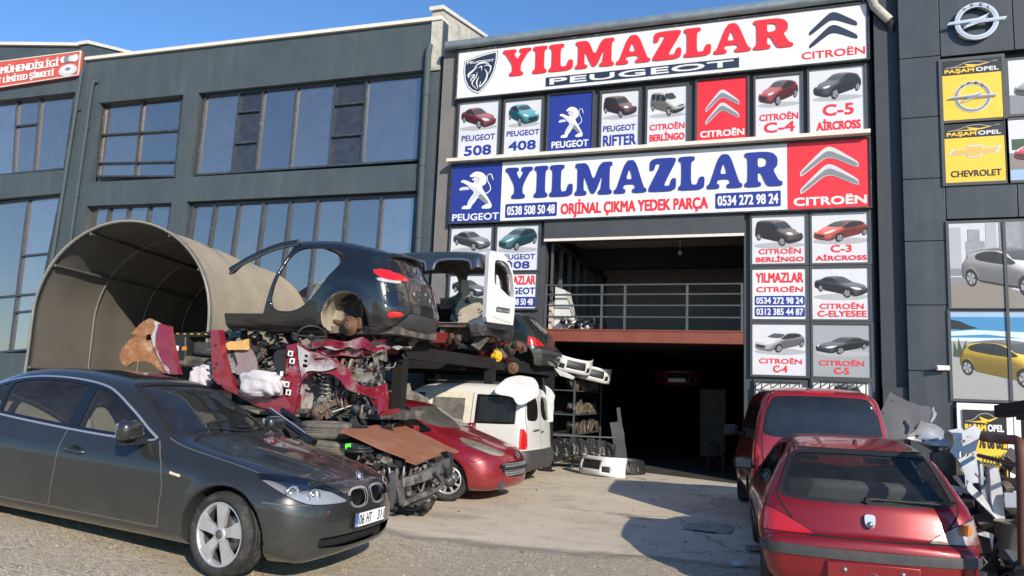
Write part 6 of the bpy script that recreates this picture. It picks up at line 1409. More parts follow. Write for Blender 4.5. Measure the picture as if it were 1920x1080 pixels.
# ------------------------------------------------------------------ white van backed in beside it
def white_van():
    P = van_panels('doors'); t = empty('white_van', (-6.35, 13.85, 0), (0, 0, R(180)), 'dusty white van with plastic taped over its side window', 'van')
    P.part('body', ['body', 'arch', 'seam', 'rub_strip', 'grille', 'lower', 'window_rear'], ['paint_white', 'inner_dark', 'seam', 'paint_white', 'seam', 'grey_plastic', 'inner_dark'], t, inner='inner_dark')
    for sd in (-1, 1):
        for nm in ('window_front', 'window_quarter'): P.part('window', [nm], ['glass_car' if nm != 'window_front' else 'glass_mid'], t, off=.002, side=sd)
        P.part('taillight', ['taillight'], ['lamp_red'], t, off=.006, side=sd); P.part('headlight', ['headlight'], ['lamp_clear'], t, side=sd)
    P.part('windshield', ['windshield'], ['glass_mid'], t, off=-.006)
    for sd in (-1, 1): P.part('rear_window', ['rear_window'], ['glass_dark'], t, off=.002, side=sd)
    P.part('rear_bumper', ['rear_bumper'], ['grey_plastic'], t, off=.012)
    # plastic sheet taped over the sliding door (left side of the van faces the yard)
    m = MB(); n = 14; vs = []
    for j in range(n+1):
        for i in range(n+1):
            x = -.02-.92*i/n; z = .78+.86*j/n; hy = float(np.interp(z, van_solid().hz, van_solid().hy)); vs.append((x, hy+.014+.012*math.sin(i*2.1+j*1.3)*random.random(), z))
    f_in, f_out = [], []
    for j in range(n):
        for i in range(n):
            (f_in if 2 <= i < n-2 and 3 <= j < n-2 else f_out).append((j*(n+1)+i, j*(n+1)+i+1, (j+1)*(n+1)+i+1, (j+1)*(n+1)+i))
    m.add(vs, f_out, 0, True); m.add(vs, f_in, 1, True); m.build('plastic_cover', ['tape_sheet', 'film'], t)
    m = MB(); vs = []; k = 40
    for i in range(k+1):
        x = -1.05-.72*i/k
        for z, s in ((1.56, .6), (1.12, 1.0)): vs.append((x+(.35-.72*i/k*.5)*0, .70-.05*(z-1.1)+.02*math.sin(i*1.9)*s, z))
    m.add(vs, [(2*i, 2*i+1, 2*i+3, 2*i+2) for i in range(k)], 0, True); m.build('curtain', 'curtain', t)
    for xa in (1.25, -1.44):
        for sd in (-1, 1): wheel(t, xa, sd*.73, .305, .305, .19, .19, 'cap', rimmat='steel_grey')
    m = MB(); m.box((-2.045, -.05, .95), (.02, .10, .03), bev=.006); m.box((-2.05, .30, .99), (.012, .34, .02)); m.build('door_handle', 'grey_plastic', t)
    m = MB(); m.bar((-1.7, .52, 1.815), (.1, .52, 1.83), .03); m.bar((-1.7, -.52, 1.815), (.1, -.52, 1.83), .03); m.build('roof_rail', 'grey_plastic', t)
    return t
mat('tape_sheet', (0.62, 0.58, 0.46), 0.4, noise=.15, nscale=12); mat('curtain', (0.30, 0.33, 0.31), 0.9)
glass('film', (0.55, 0.55, 0.52), rough=.12, refl=1.4, dirt=.55, dirtcol=(.45, .43, .38))
white_van()
from mathutils import noise as mnoise
def crumple(o, cuts=3, amp=.02, scale=4.0, seed=0.0, smooth=True, maxlen=.12):
    bm = bmesh.new(); bm.from_mesh(o.data)
    for _ in range(cuts):
        es = [e for e in bm.edges if e.calc_length() > maxlen]
        if not es: break
        bmesh.ops.subdivide_edges(bm, edges=es, cuts=1, use_grid_fill=True); bmesh.ops.triangulate(bm, faces=[f for f in bm.faces if len(f.verts) > 3])
    for v in bm.verts:
        q = v.co*scale+Vector((seed, seed*1.7, -seed)); v.co += Vector((mnoise.noise(q), mnoise.noise(q+Vector((31, 7, 3))), mnoise.noise(q+Vector((5, 17, 43)))))*amp
    if smooth:
        for f in bm.faces: f.smooth = True
    bmesh.ops.recalc_face_normals(bm, faces=bm.faces); bm.to_mesh(o.data); bm.free()
    if smooth:
        try: o.data.set_sharp_from_angle(angle=R(38))
        except Exception: pass
    return o
def zp(sx, ox, oy): return lambda pts: [(ox+a/sx, oy+b/sx) for a, b in pts]      # coordinates read off an enlarged crop
Z2 = zp(2.8235, 200, 400); Z3 = zp(3.1775, 560, 620); Z7 = zp(3.0, 1620, 720)
def psheet(mb, px, Y, thick=.02, mi=0, holes=(), tilt=0.0):
    c = qpts(Y, px); hs = [qpts(Y, h) for h in holes]
    zb = min(p[1] for p in c)
    mb.sheet([c]+hs, lambda u, v, w: (u, Y+w+(v-zb)*tilt, v), thick, mi)
    return mb
def junk(mb, c, d, n, nm=6, kinds='bttp', s=1.0, seed=1):
    r = random.Random(seed)
    for i in range(n):
        p = Vector([c[k]+(r.random()-.5)*d[k] for k in range(3)]); mi = r.randrange(nm); k = r.choice(kinds); ro = (r.uniform(-1, 1), r.uniform(-1, 1), r.uniform(0, 6))
        if k == 'b': mb.box(p, (r.uniform(.04, .16)*s, r.uniform(.04, .12)*s, r.uniform(.03, .12)*s), ro, mi, bev=.006)
        elif k == 't':
            q = p+Vector((r.uniform(-1, 1), r.uniform(-1, 1), r.uniform(-.7, .7)))*.16*s; h = (p+q)/2+Vector((r.uniform(-1, 1), r.uniform(-1, 1), r.uniform(-1, 1)))*.08*s
            mb.tube([tuple(x) for x in catmull([p, h, q], 4)], r.uniform(.006, .022)*s, 6, mi)
        elif k == 'p': mb.box(p, (r.uniform(.08, .26)*s, r.uniform(.05, .2)*s, .006), ro, mi)
        elif k == 'c':
            mb.lathe([(0, 0), (.05*s, 0), (.06*s, .01), (.06*s, .07*s), (.04*s, .08*s), (0, .08*s)], 14, 'y', p, mi, Matrix.Rotation(ro[2], 3, 'Z') @ Matrix.Rotation(ro[0], 3, 'X'))
def engine_block(m, c, s=1.0, a=0.0):
    """motor: ribbed block, rocker cover, manifold pipes, pulleys with belt, hoses"""
    c = Vector(c); mt = Matrix.Rotation(a, 3, 'Z'); P = lambda x, y, z: c+mt @ Vector((x*s, y*s, z*s))
    m.box(P(0, 0, 0), (.50*s, .34*s, .34*s), mt, 1, bev=.02); m.box(P(0, .0, .22), (.46*s, .2*s, .10*s), mt, 0, bev=.03)
    for k in range(6): m.box(P(-.22+k*.088, -.175, -.02), (.02*s, .03*s, .28*s), mt, 5)
    for k in range(4): m.tube([tuple(x) for x in catmull([P(-.18+k*.12, -.15, .16), P(-.18+k*.12, -.30, .20), P(-.15+k*.10, -.36, .05), P(-.1+k*.07, -.30, -.12)], 4)], .024*s, 8, 2 if k % 2 else 4)
    for x, z, r in ((.0, -.1, .09), (.16, .05, .06), (-.14, .08, .05), (.1, .2, .045)): m.lathe([(0, -.03*s), (r*s, -.03*s), (r*s*.86, -.015*s), (r*s*.86, 0), (r*s, .012*s), (r*s, .025*s), (0, .025*s)], 20, 'y', P(x, -.21, z), 5 if r > .05 else 1, mt)
    m.tube([tuple(x) for x in catmull([P(.25, -.1, .2), P(.4, -.2, .25), P(.46, -.1, .05), P(.4, .05, -.1)], 5)], .026*s, 8, 0); m.tube([tuple(x) for x in catmull([P(-.25, -.1, .15), P(-.38, -.22, .2), P(-.45, -.15, 0)], 5)], .02*s, 8, 0)
JM = ['black_plastic', 'steel_grey', 'rust', 'grey_plastic', 'primer_dusty', 'inner_dark']
mat('primer_dusty', (0.22, 0.205, 0.18), 0.75, noise=.4, nscale=8, c2=(0.10, 0.08, 0.06), c2scale=6)
mat('rust_primer', (0.27, 0.115, 0.045), 0.85, noise=.35, nscale=9, c2=(0.40, 0.30, 0.20), c2scale=5, c2lo=.52, c2hi=.72, bump=.25)
mat('red_primer', (0.25, 0.012, 0.026), 0.4, .2, coat=.5, noise=.2, c2=(0.42, 0.38, 0.37), c2scale=3.2, c2lo=.50, c2hi=.68)
mat('grey_primer', (0.42, 0.41, 0.40), 0.55, noise=.3, nscale=7, c2=(0.20, 0.03, 0.045), c2scale=3.2, c2lo=.48, c2hi=.66)
mat('foam', (0.55, 0.32, 0.10), 0.95, noise=.3, nscale=14); mat('mauve_fabric', (0.22, 0.17, 0.17), .95, noise=.2, nscale=20)
mat('cloth_white', (0.50, 0.465, 0.475), 0.95, noise=.12, nscale=5, bump=.6, bscale=9)
mat('underbody', (0.06, 0.055, 0.05), 0.85, noise=.5, nscale=6, c2=(0.16, 0.13, 0.10), c2scale=5)
mat('liner_beige', (0.33, 0.285, 0.21), 0.8, noise=.3, nscale=5, c2=(0.03, 0.028, 0.026), c2scale=2.2, c2lo=.47, c2hi=.56)  # dark patches put the shade inside the arch into the colour
mat('rack_black', (0.014, 0.013, 0.013), 0.8, 0, noise=.3, spec=.25)
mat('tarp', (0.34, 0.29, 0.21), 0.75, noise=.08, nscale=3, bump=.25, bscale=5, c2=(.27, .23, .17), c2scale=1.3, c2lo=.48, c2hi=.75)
mat('tarp_in', (0.14, 0.125, 0.105), 0.85, noise=.08, nscale=3)  # inner face of the same sheet, coloured darker to deepen the shade inside
mat('galv', (0.17, 0.175, 0.16), .5, .4, noise=.2)
mat('drum_yellow', (0.62, 0.36, 0.01), .5, noise=.15)
mat('board', (0.24, 0.094, 0.048), .85, noise=.14, nscale=6, c2=(0.31, 0.16, 0.10), c2scale=2.5, c2lo=.5, c2hi=.8)
mat('silver_body', (0.38, 0.39, 0.40), .35, .3, coat=.4, noise=.2, nscale=5, c2=(.20, .18, .16), c2scale=4, c2lo=.55, c2hi=.75)
mat('panel_grey', (0.085, 0.088, 0.094), .6, .2, noise=.15, nscale=4)
mat('pipe_brown', (0.11, 0.042, 0.026), .65, noise=.3)

# ------------------------------------------------------------------ steel rack that carries the car shells
rk = empty('steel_rack', (-5.4, 13.2, 0), label='black steel rack carrying car shells beside the garage door', cat='rack')
RX = lambda y: -5.50+.10*(y-10.5)
m = MB()
for a, b in ((10.42, 16.6),):
    for dx in (0.0, -2.9): m.bar((RX(a)+dx, a, 2.20), (RX(b)+dx, b, 2.14), .10, .20)
child_of(m.build('long_beam', 'rack_black', None), rk)
for y in (10.42, 12.45, 14.4, 16.5):
    m = MB(); m.bar((RX(y)-.05, y+.06, 2.08), (RX(y)-4.0, y+.06, 2.08), .10, .14); child_of(m.build('cross_beam', 'rack_black', None), rk)
for y in (10.42, 13.4, 16.3):
    for dx in (0, -2.9):
        m = MB(); m.box((RX(y)+dx, y, 1.05), (.17, .17, 2.1)); m.box((RX(y)+dx, y, .01), (.30, .30, .02)); child_of(m.build('post', 'rack_black', None), rk)
m = MB(); m.bar((RX(10.6)-.2, 10.6, 2.32), (RX(10.6)-.2, 10.6, 2.62), .07); m.bar((-8.2, 10.0, 2.3), (-8.2, 10.0, 2.62), .08); child_of(m.build('stop_block', 'rack_black', None), rk)

# ------------------------------------------------------------------ black car shell on top of the rack
def black_shell():
    S = coupe_solid(); P = Panels(*S.mesh(.022))
    P.region('arch', arch_region(S))
    xb = lambda z: .04-.30*(z-.42)/1.03
    P.drop(lambda V, N: np.maximum(xb(V[:, 2])-V[:, 0], -np.maximum(V[:, 2]-.41, V[:, 0]-.74)))
    D = [(-.05, .47), (-.15, .95), (-.28, 1.37), (-.72, 1.385), (-1.02, 1.33), (-1.19, 1.22), (-1.17, 1.12), (-1.02, .93), (-.84, .68), (-.64, .50), (-.40, .43)]
    P.region('door_rim', seen(D, 90, it=2, sub=-.022), ('body',))
    dn = seen(D, 90, it=2); P.drop(lambda V, N: dn(V, N))
    RW = [(-.62, .985), (.62, .985), (.60, 1.1), (.52, 1.27), (-.52, 1.27), (-.60, 1.1)]
    P.region('rear_window', seen(RW, 180, .05, it=1, extra=lambda V, N: V[:, 0]+1.5), ('body',))
    P.region('taillight', seen(CTL, 135, -.1, it=2, extra=lambda V, N: V[:, 0]+1.5), ('body',))
    P.region('lamp_foot', seen([(.62, .905), (1.1, .90), (.98, .845), (.70, .85)], 135, -.1, it=1, extra=lambda V, N: V[:, 0]+1.5), ('body',))
    P.region('bumper_pocket', seen([(.80, .74), (1.05, .74), (1.10, .66), (1.02, .54), (.74, .52)], 135, -.1, it=2, extra=lambda V, N: V[:, 0]+1.5), ('body',))
    P.region('diffuser', lambda V, N: np.maximum(V[:, 0]+1.93, V[:, 2]-(.46-.9*np.maximum(np.abs(V[:, 1])-.45, 0))), ('body',))
    P.region('reflector', seen([(.84, .46), (1.10, .46), (1.06, .40), (.82, .37)], 135, -.1, it=1, extra=lambda V, N: V[:, 0]+1.5), ('body', 'diffuser'))
    P.region('plate', seen([(-.33, .80), (.33, .80), (.33, .64), (-.33, .64)], 180, .05, it=1, extra=lambda V, N: V[:, 0]+1.5), ('body',))
    P.region('seam', band([(.78, .82), (.74, .60), (-.74, .60), (-.78, .82)], 180, 0, .006, .0, closed=False, extra=lambda V, N: V[:, 0]+1.5), ('body',))
    P.region('seam', lambda V, N: np.maximum(np.abs(V[:, 2]-.88+.02*V[:, 0])-.005, np.maximum(V[:, 0]+1.95, -.70+np.abs(V[:, 1])*0+.7-np.abs(V[:, 1])+.0)), ('body',))
    t = empty('black_car_shell', (-7.20, 10.22, 2.22), (0, R(0), R(180)), 'gutted black car shell with a bare roof rail, top of the rack', 'car shell'); t.scale.z = 1.05
    P.part('body', ['body', 'arch', 'door_rim', 'seam'], ['paint_black', 'liner_beige', 'black_gloss', 'seam'], t, solid=.035)
    P.part('rear_window', ['rear_window'], ['glass_dark'], t)
    for sd in (-1, 1):
        l = P.part('taillight', ['taillight'], ['lamp_red_mottled'], t, off=.004, side=sd); P.part('lower_lens', ['lamp_foot'], ['lamp_clear'], l, off=.003, side=sd)
        P.part('bumper_pocket', ['bumper_pocket'], ['black_gloss'], t, off=-.01, side=sd); P.part('reflector', ['reflector'], ['lamp_red_mottled'], t, off=.004, side=sd)
    P.part('diffuser', ['diffuser'], ['grey_plastic'], t, off=.012)
    P.part('plate_panel', ['plate'], ['worn_plate'], t, off=.002)
    # roof rail left standing on the near side, spoiler, pillar trim
    m = MB(); path = catmull([(-.30, .635, 1.462), (.05, .625, 1.42), (.38, .64, 1.31), (.66, .665, 1.18), (.84, .70, 1.05)], 5); m.tube(path, [.045]*(len(path)-4)+[.05, .055, .06, .06], 8); m.tube(path+np.array([0, .03, -.045]), .022, 6, mi=1); m.build('roof_rail', ['paint_black', 'frame_worn'], t)
    m = MB(); vs = []; ny = 17
    for i, (x, z) in enumerate(((-1.62, 1.365), (-1.80, 1.345), (-1.94, 1.30), (-1.93, 1.275), (-1.76, 1.305))):
        for j in range(ny): y = -.60+1.2*j/(ny-1); vs.append((x+.18*abs(y/.6)**2.5*(1 if i else 0), y, z-.06*abs(y/.6)**2))
    m.add(vs, [(i*ny+j, i*ny+j+1, ((i+1) % 5)*ny+j+1, ((i+1) % 5)*ny+j) for i in range(5) for j in range(ny-1)], 0, True); m.build('spoiler', 'paint_black', t)
    m = MB(); m.sheet([[tuple(p) for p in chaikin([(-.30, .45), (-.62, .50), (-.86, .78), (-.74, .98), (-.62, .96), (-.42, .75)], 1, .2)]], lambda u, v, w: (u, .30+w+.2*(v-.5), v), .03); o = m.build('seat_remnant', 'torn_trim', t); crumple(o, 2, .05, 5)
    m = MB(); m.box((-.95, .55, .93), (.30, .05, .12), (0, R(35), 0), bev=.01); m.box((-1.02, .60, .85), (.25, .04, .06), (0, R(30), 0)); m.build('torn_panel', 'paint_slate', t)
    m = MB(); c = (-1.33, .70, .26)
    m.lathe([(0, .03), (.05, .03), (.055, .0), (.075, .0), (.078, -.02), (.135, -.022), (.135, -.04), (.05, -.05)], 32, 'y', (c[0], c[1]+.06, c[2]))
    for k in range(5): a = k*2*math.pi/5; m.lathe([(.009, 0), (.009, .012), (0, .013)], 8, 'y', (c[0]+.035*math.cos(a), c[1]+.088, c[2]+.035*math.sin(a)), mi=1)
    m.build('brake_disc', ['rust_disc', 'steel_grey'], t)
    m = MB(); m.box((-1.47, .68, .30), (.10, .10, .16), bev=.02); m.tube([(-1.33, .45, .27), (-1.33, .70, .26)], .05, 10); m.tube([(-1.45, .60, .30), (-1.46, .58, .78)], [.03, .025], 10); m.tube([(-.95, .55, .34), (-1.3, .62, .27)], .035, 8); m.box((-1.2, .5, .33), (.35, .10, .08), bev=.02); m.build('axle', 'rust_disc', t)
    m = MB(); m.box((-1.0, 0, .22), (2.1, 1.3, .10)); junk(m, (-1.0, .2, .18), (1.8, .9, .12), 22, 2, 'btp', 1.2, 3); m.build('underside', ['underbody', 'inner_dark'], t)
    return t
mat('lamp_red_mottled', (0.55, 0.012, 0.012), .12, coat=1.0, noise=.35, nscale=40); mat('worn_plate', (0.03, 0.032, 0.034), .4, noise=.4, nscale=14, c2=(.32, .33, .33), c2scale=9, c2lo=.56, c2hi=.60); mat('torn_trim', (0.20, 0.20, 0.20), .9, noise=.5, nscale=22, c2=(.5, .5, .5), c2scale=30, c2lo=.55, c2hi=.62)  # tail lens: bright red plastic, mottled at random
black_shell()

# ------------------------------------------------------------------ blue grey van shell with one white rear door
def van_shell():
    S = van_solid(); P = Panels(*S.mesh(.028)); P.region('arch', arch_region(S))
    x, = (0,)
    keep = lambda V: np.minimum(np.minimum(1.43-V[:, 2]+.03*np.sin(V[:, 0]*9), V[:, 2]-.46), np.maximum(np.maximum(V[:, 1]+.45, V[:, 0]+.45), V[:, 2]-1.6))
    P.drop(lambda V, N: -keep(V)); P.drop(lambda V, N: .42-V[:, 0]+.06*np.sin(V[:, 1]*7))
    for a, b in ((-.86, -.02), (-1.74, -1.02)):
        O = [(a, 1.12), (a, 1.50), (a+.10, 1.60), (b-.10, 1.60), (b, 1.52), (b, 1.12)]
        P.region('rim', seen(O, 90, it=2, sub=-.035), ('body',)); f_ = seen(O, 90, it=2); P.drop(f_)
    rear = seen([(-.68, .50), (.68, .50), (.68, 1.15), (.58, 1.66), (-.58, 1.66), (-.68, 1.15)], 180, .05, it=1, extra=lambda V, N: V[:, 0]+1.6); P.drop(rear)
    t = empty('van_shell', (-6.95, 13.0, 2.34), (0, 0, R(180)), 'blue grey van shell without sides, one white rear door hanging on', 'van shell')
    P.part('body', ['body', 'arch', 'rim'], ['paint_slate', 'underbody', 'paint_slate_edge'], t, solid=.04)
    hinge = Vector((-2.02, .70, 0)); a = R(24); u_ = Vector((-math.sin(a), -math.cos(a), 0)); n_ = Vector((-math.cos(a), math.sin(a), 0))
    O = [(0, .45), (.70, .45), (.71, .62), (.70, 1.05), (.62, 1.45), (.50, 1.66), (.36, 1.755), (0, 1.765)]; Hh = [(.15, 1.18), (.30, 1.13), (.54, 1.0), (.655, 1.0), (.66, 1.10), (.60, 1.40), (.50, 1.57), (.40, 1.62), (.15, 1.62)]
    m = MB(); m.sheet([[tuple(p) for p in chaikin(O, 2, .12)], [tuple(p) for p in chaikin(Hh, 2, .15)]], lambda u, v, w: tuple(hinge+u_*u+n_*(-w+.05*math.sin(v*1.8-.6))+Vector((0, 0, v))), .09)
    d = m.build('rear_door', 'white_body', t); d['label'] = 'white rear door with an empty window hole'
    m = MB(); f = lambda u, v, w: tuple(hinge+u_*u+n_*(w+.05*math.sin(v*1.8-.6))+Vector((0, 0, v)))
    m.sheet([rrc(.24, .70, .58, .79, .02)], lambda u, v, w: f(u, v, .006), 0, 0); m.sheet([rrc(.26, .715, .56, .76, .01)], lambda u, v, w: f(u, v, .009), 0, 1)
    for k in range(9): m.box(f(.18+.05*k, .60-.008*k+.012*(k % 2), .003), (.012, .012, .012), mi=2)
    m.sheet([rrc(.46, 1.62, .56, 1.645, .008)], lambda u, v, w: f(u, v, .006), 0, 2); m.build('handle_recess', ['frame_worn', 'primer_dusty', 'seam'], d)
    m = MB(); m.sheet([rc(-.0, .40, .70, .50)], lambda u, v, w: f(u, v, -.02+w), .05); m.build('lower_edge', 'black_plastic', d)
    # inside of the far flank, floor and running gear
    m = MB(); m.sheet([[tuple(p) for p in chaikin([(-.75, .50), (-1.95, .50), (-1.95, 1.05), (-1.35, 1.07), (-1.15, 1.10), (-1.10, 1.45), (-.95, 1.45), (-.98, 1.05), (-.80, .95)], 1, .15)]], lambda u, v, w: (u, -.66+w, v), .03); m.build('inner_flank', 'liner_patch', t)
    m = MB(); m.box((-.9, 0, .42), (2.3, 1.5, .04)); m.box((-2.0, .1, .40), (.1, 1.3, .1)); o = m.build('floor_pan', 'underbody', t)
    m = MB(); m.box((-1.3, .68, .47), (1.0, .16, .012), (R(4), 0, 0)); m.build('floor_lip', 'primer_dusty', t)
    m = MB(); junk(m, (-1.4, .2, .28), (1.1, 1.0, .22), 30, 4, 'btpp', 1.3, 11); m.box((-1.15, .45, .22), (.30, .4, .18), mi=4); m.tube([(-1.55, -.6, .10), (-1.55, .66, .08)], .05, 10, mi=2); m.box((-1.62, .40, .30), (.5, .10, .06), mi=2, bev=.01); m.build('running_gear', ['underbody', 'rust_disc', 'inner_dark', 'primer_dusty', 'paint_wine'], t)
    return t
mat('paint_slate_edge', (0.10, 0.13, 0.16), .35, .3, coat=.6); mat('liner_patch', (0.40, 0.36, 0.27), .7, noise=.2, c2=(.012, .018, .03), c2scale=2.2, c2lo=.50, c2hi=.53)
van_shell()
# ------------------------------------------------------------------ crumpled red and dark green hatchbacks on the far end of the rack
rs = town_car((-7.3, 14.42, 2.02), R(180), 'paint_red_dull', 'crumpled red hatchback on the rack, squeezed behind the white door', cabin=False, h=.03, wheels=False, g='glass_mid', name='crushed_hatchback', extras=False)
for c in rs.children:
    if c.name.startswith(('rear_bumper', 'hatch_door')): c.data = c.data.copy(); crumple(c, 0, .05, 5, 2.0)
dr_ = at(931, 668, 13.55)
def drum(c, mts, tilt):
    m = MB(); m.lathe([(0, -.05), (.03, -.05), (.04, -.03), (.085, -.025), (.10, -.015), (.115, .01), (.115, .05)], 28, 'y')
    for k in range(4): a_ = k*math.pi/2+.4; m.lathe([(.012, 0), (.012, -.006), (0, -.007)], 8, 'y', (.062*math.cos(a_), -.028, .062*math.sin(a_)), mi=1)
    m.tube([(0, .05, 0), (-.15, .5, .05)], .04, 8, mi=1); o = m.build('brake_drum', mts, None); o.location = tuple(c); o.rotation_euler = (0, 0, tilt); o.parent = rs; o.matrix_parent_inverse = (Matrix.Translation(rs.location) @ rs.rotation_euler.to_matrix().to_4x4()).inverted(); return o
drum(dr_, ['drum_yellow', 'inner_dark'], R(25))['label'] = 'yellow painted brake drum'
drum(at(962, 690, 13.9), ['rust_disc', 'inner_dark'], R(25))
m = MB(); junk(m, tuple(at(945, 655, 13.8)), (.7, .5, .25), 26, 3, 'bttb', 1.3, 12); o = m.build('rear_axle', ['underbody', 'rust_disc', 'inner_dark'], None); o.parent = rs; o.matrix_parent_inverse = (Matrix.Translation(rs.location) @ rs.rotation_euler.to_matrix().to_4x4()).inverted()
town_car((-6.62, 15.72, 2.02), R(180), 'paint_green', 'dusty dark green hatchback at the far end of the rack', cabin=True, h=.03, wheels=False, g='glass_mid', name='green_hatchback', extras=False)

# ------------------------------------------------------------------ burnt red front half of a car on the scrap heap
def red_wreck():
    Y = 9.0; t = empty('red_wreck', (-7.3, 9.6, 1.2), label='burnt red half car with seats and bare engine bay on the heap', cat='wreck')
    def part(name, mats, fn, cr=None, label=None):
        m = MB(); fn(m); o = child_of(m.build(name, mats, None), t)
        if cr: crumple(o, *cr)
        if label: o['label'] = label
        return o
    RUST = Z2([(205, 556), (258, 580), (240, 640), (243, 700), (292, 785), (332, 845), (300, 846), (255, 805), (200, 782), (140, 785), (100, 812), (76, 790), (62, 745), (70, 692), (150, 650), (108, 632), (150, 590)])
    part('quarter_panel', ['rust_primer'], lambda m: psheet(m, RUST, Y-.02, .04, 0, [Z2(ring(210, 655, 17, 16))], .10), (3, .03, 5, 1.0), 'rust brown rear quarter panel')
    part('primer_edge', ['grey_primer'], lambda m: psheet(m, Z2([(228, 570), (262, 582), (246, 640), (252, 700), (300, 790), (345, 848), (325, 848), (285, 790), (236, 705), (222, 650), (238, 600)]), Y-.05, .03, 0, (), .10), (2, .02, 8, 2.0))
    part('door_pillar', ['paint_wreck'], lambda m: psheet(m, Z2([(256, 580), (306, 594), (318, 640), (332, 705), (382, 852), (335, 850), (290, 785), (246, 700), (244, 640)]), Y-.06, .09, 0, (), .10), (3, .018, 6, 3.0))
    part('door_pillar', ['paint_wreck', 'steel_grey', 'inner_dark'], lambda m: (psheet(m, Z2([(549, 618), (592, 615), (600, 680), (614, 770), (632, 840), (660, 900), (705, 935), (700, 960), (640, 915), (590, 905), (560, 875), (553, 760)]), Y, .12), [m.box(at(*Z2([p])[0], Y-.012), (.07, .03, .03), mi=1) for p in ((545, 722), (548, 790), (546, 860), (552, 872))], [m.lathe([(0, -.006), (.018, -.004), (.02, 0)], 10, 'y', tuple(at(*Z2([p])[0], Y-.006)), mi=2) for p in ((580, 795), (575, 700), (568, 820))]), (2, .012, 6, 4.0))
    part('sill', ['paint_wreck'], lambda m: (psheet(m, Z2([(598, 900), (690, 938), (800, 966), (925, 962), (990, 940), (990, 1062), (975, 1066), (880, 1045), (770, 1010), (700, 965), (620, 930)]), Y-.02, .16)), (3, .02, 5, 5.0))
    FEN = Z2([(948, 702), (1002, 690), (1060, 722), (1200, 778), (1250, 812), (1290, 870), (1330, 905), (1400, 925), (1470, 905), (1476, 960), (1462, 1045), (1440, 1062), (1425, 985), (1330, 955), (1262, 930), (1235, 885), (1190, 850), (1120, 836), (1060, 850), (1020, 890), (1012, 960), (990, 1062), (985, 1062), (945, 955), (940, 830)])
    HO = [Z2(ring(1052, 752, 9, 10)), Z2(ring(1050, 782, 9, 10)), Z2(rrc(1036, 800, 1062, 818, 6)), Z2(ring(963, 815, 11, 10)), Z2(ring(952, 860, 7, 8)), Z2(rrc(1090, 765, 1160, 778, 5)), Z2(rrc(1100, 795, 1150, 806, 5))]
    part('inner_fender', ['red_primer'], lambda m: psheet(m, FEN, Y-.03, .05, 0, HO, .05), (3, .03, 5, 6.0), 'red inner fender burnt to grey primer')
    part('primer_patch', ['grey_primer'], lambda m: psheet(m, Z2([(1000, 700), (1060, 726), (1195, 782), (1215, 812), (1170, 832), (1060, 838), (1025, 870), (1018, 790)]), Y-.055, .015, 0, [Z2(ring(1052, 752, 9, 10)), Z2(ring(1050, 782, 9, 10)), Z2(rrc(1036, 800, 1062, 818, 6)), Z2(rrc(1090, 765, 1160, 778, 5))], .05), (2, .03, 5, 6.0))
    part('hinge_plate', ['white_plain', 'inner_dark'], lambda m: [(m.box(at(*Z2([p])[0], Y-.05), (.075, .02, .075), (0, .1, 0), 0, bev=.004), m.box(at(*Z2([p])[0], Y-.064), (.03, .01, .04), mi=1)) for p in ((973, 742), (982, 782), (953, 905), (962, 948))])
    part('firewall', ['grey_primer'], lambda m: (m.sheet([rc(9.05, 1.25, 10.45, 2.15)], lambda u, v, w: (-6.42+.1*(v-1.2)+w, u, v), .04)), (3, .04, 4, 8.0))
    part('floor_pan', ['underbody'], lambda m: (m.box((-7.9, 9.7, 1.28), (3.3, 1.35, .06)), m.box((-5.55, 9.75, 1.28), (1.3, .9, .12))), (2, .03, 4, 9.0))
    part('far_side', ['paint_wreck', 'inner_dark'], lambda m: (m.box((-7.6, 10.45, 1.42), (4.0, .12, .26)), m.box((-7.7, 10.45, 1.9), (.14, .1, .8), (0, R(8), 0)), m.box((-9.0, 10.3, 1.8), (1.0, .1, .6), mi=1)), (2, .04, 4, 10.0))
    # crushed cowl and bonnet edge
    part('crushed_bonnet', ['red_primer'], lambda m: m.sheet([[tuple(p) for p in chaikin(qpts(9.2, Z2([(960, 705), (1080, 690), (1200, 672), (1345, 655), (1365, 668), (1405, 690), (1480, 722), (1475, 745), (1400, 728), (1300, 742), (1200, 752), (1100, 730), (1010, 716)])), 1, .15)]], lambda u, v, w: (u, 9.2+w+(v-2.0)*.2, v), .05), (3, .07, 5, 11.0))
    part('cowl', ['grey_primer'], lambda m: m.add([(-6.55, 9.1, 2.14), (-6.5, 10.4, 2.2), (-5.2, 10.35, 2.25), (-5.3, 9.2, 2.17)], [(0, 1, 2, 3)]), (4, .09, 4, 12.0))
    part('slam_panel', ['primer_dusty'], lambda m: (psheet(m, Z2([(1290, 815), (1330, 822), (1455, 850), (1462, 890), (1430, 905), (1330, 890), (1300, 870)]), 9.15, .03), psheet(m, Z2([(1405, 712), (1478, 722), (1476, 782), (1440, 778), (1440, 860), (1420, 850), (1410, 770)]), 9.25, .03)), (3, .04, 6, 13.0))
    part('front_leg', ['paint_wreck'], lambda m: psheet(m, Z2([(1350, 925), (1470, 910), (1478, 980), (1465, 1040), (1548, 1032), (1540, 1052), (1450, 1070), (1436, 1040), (1432, 990), (1360, 960)]), 9.05, .05), (3, .03, 6, 14.0))
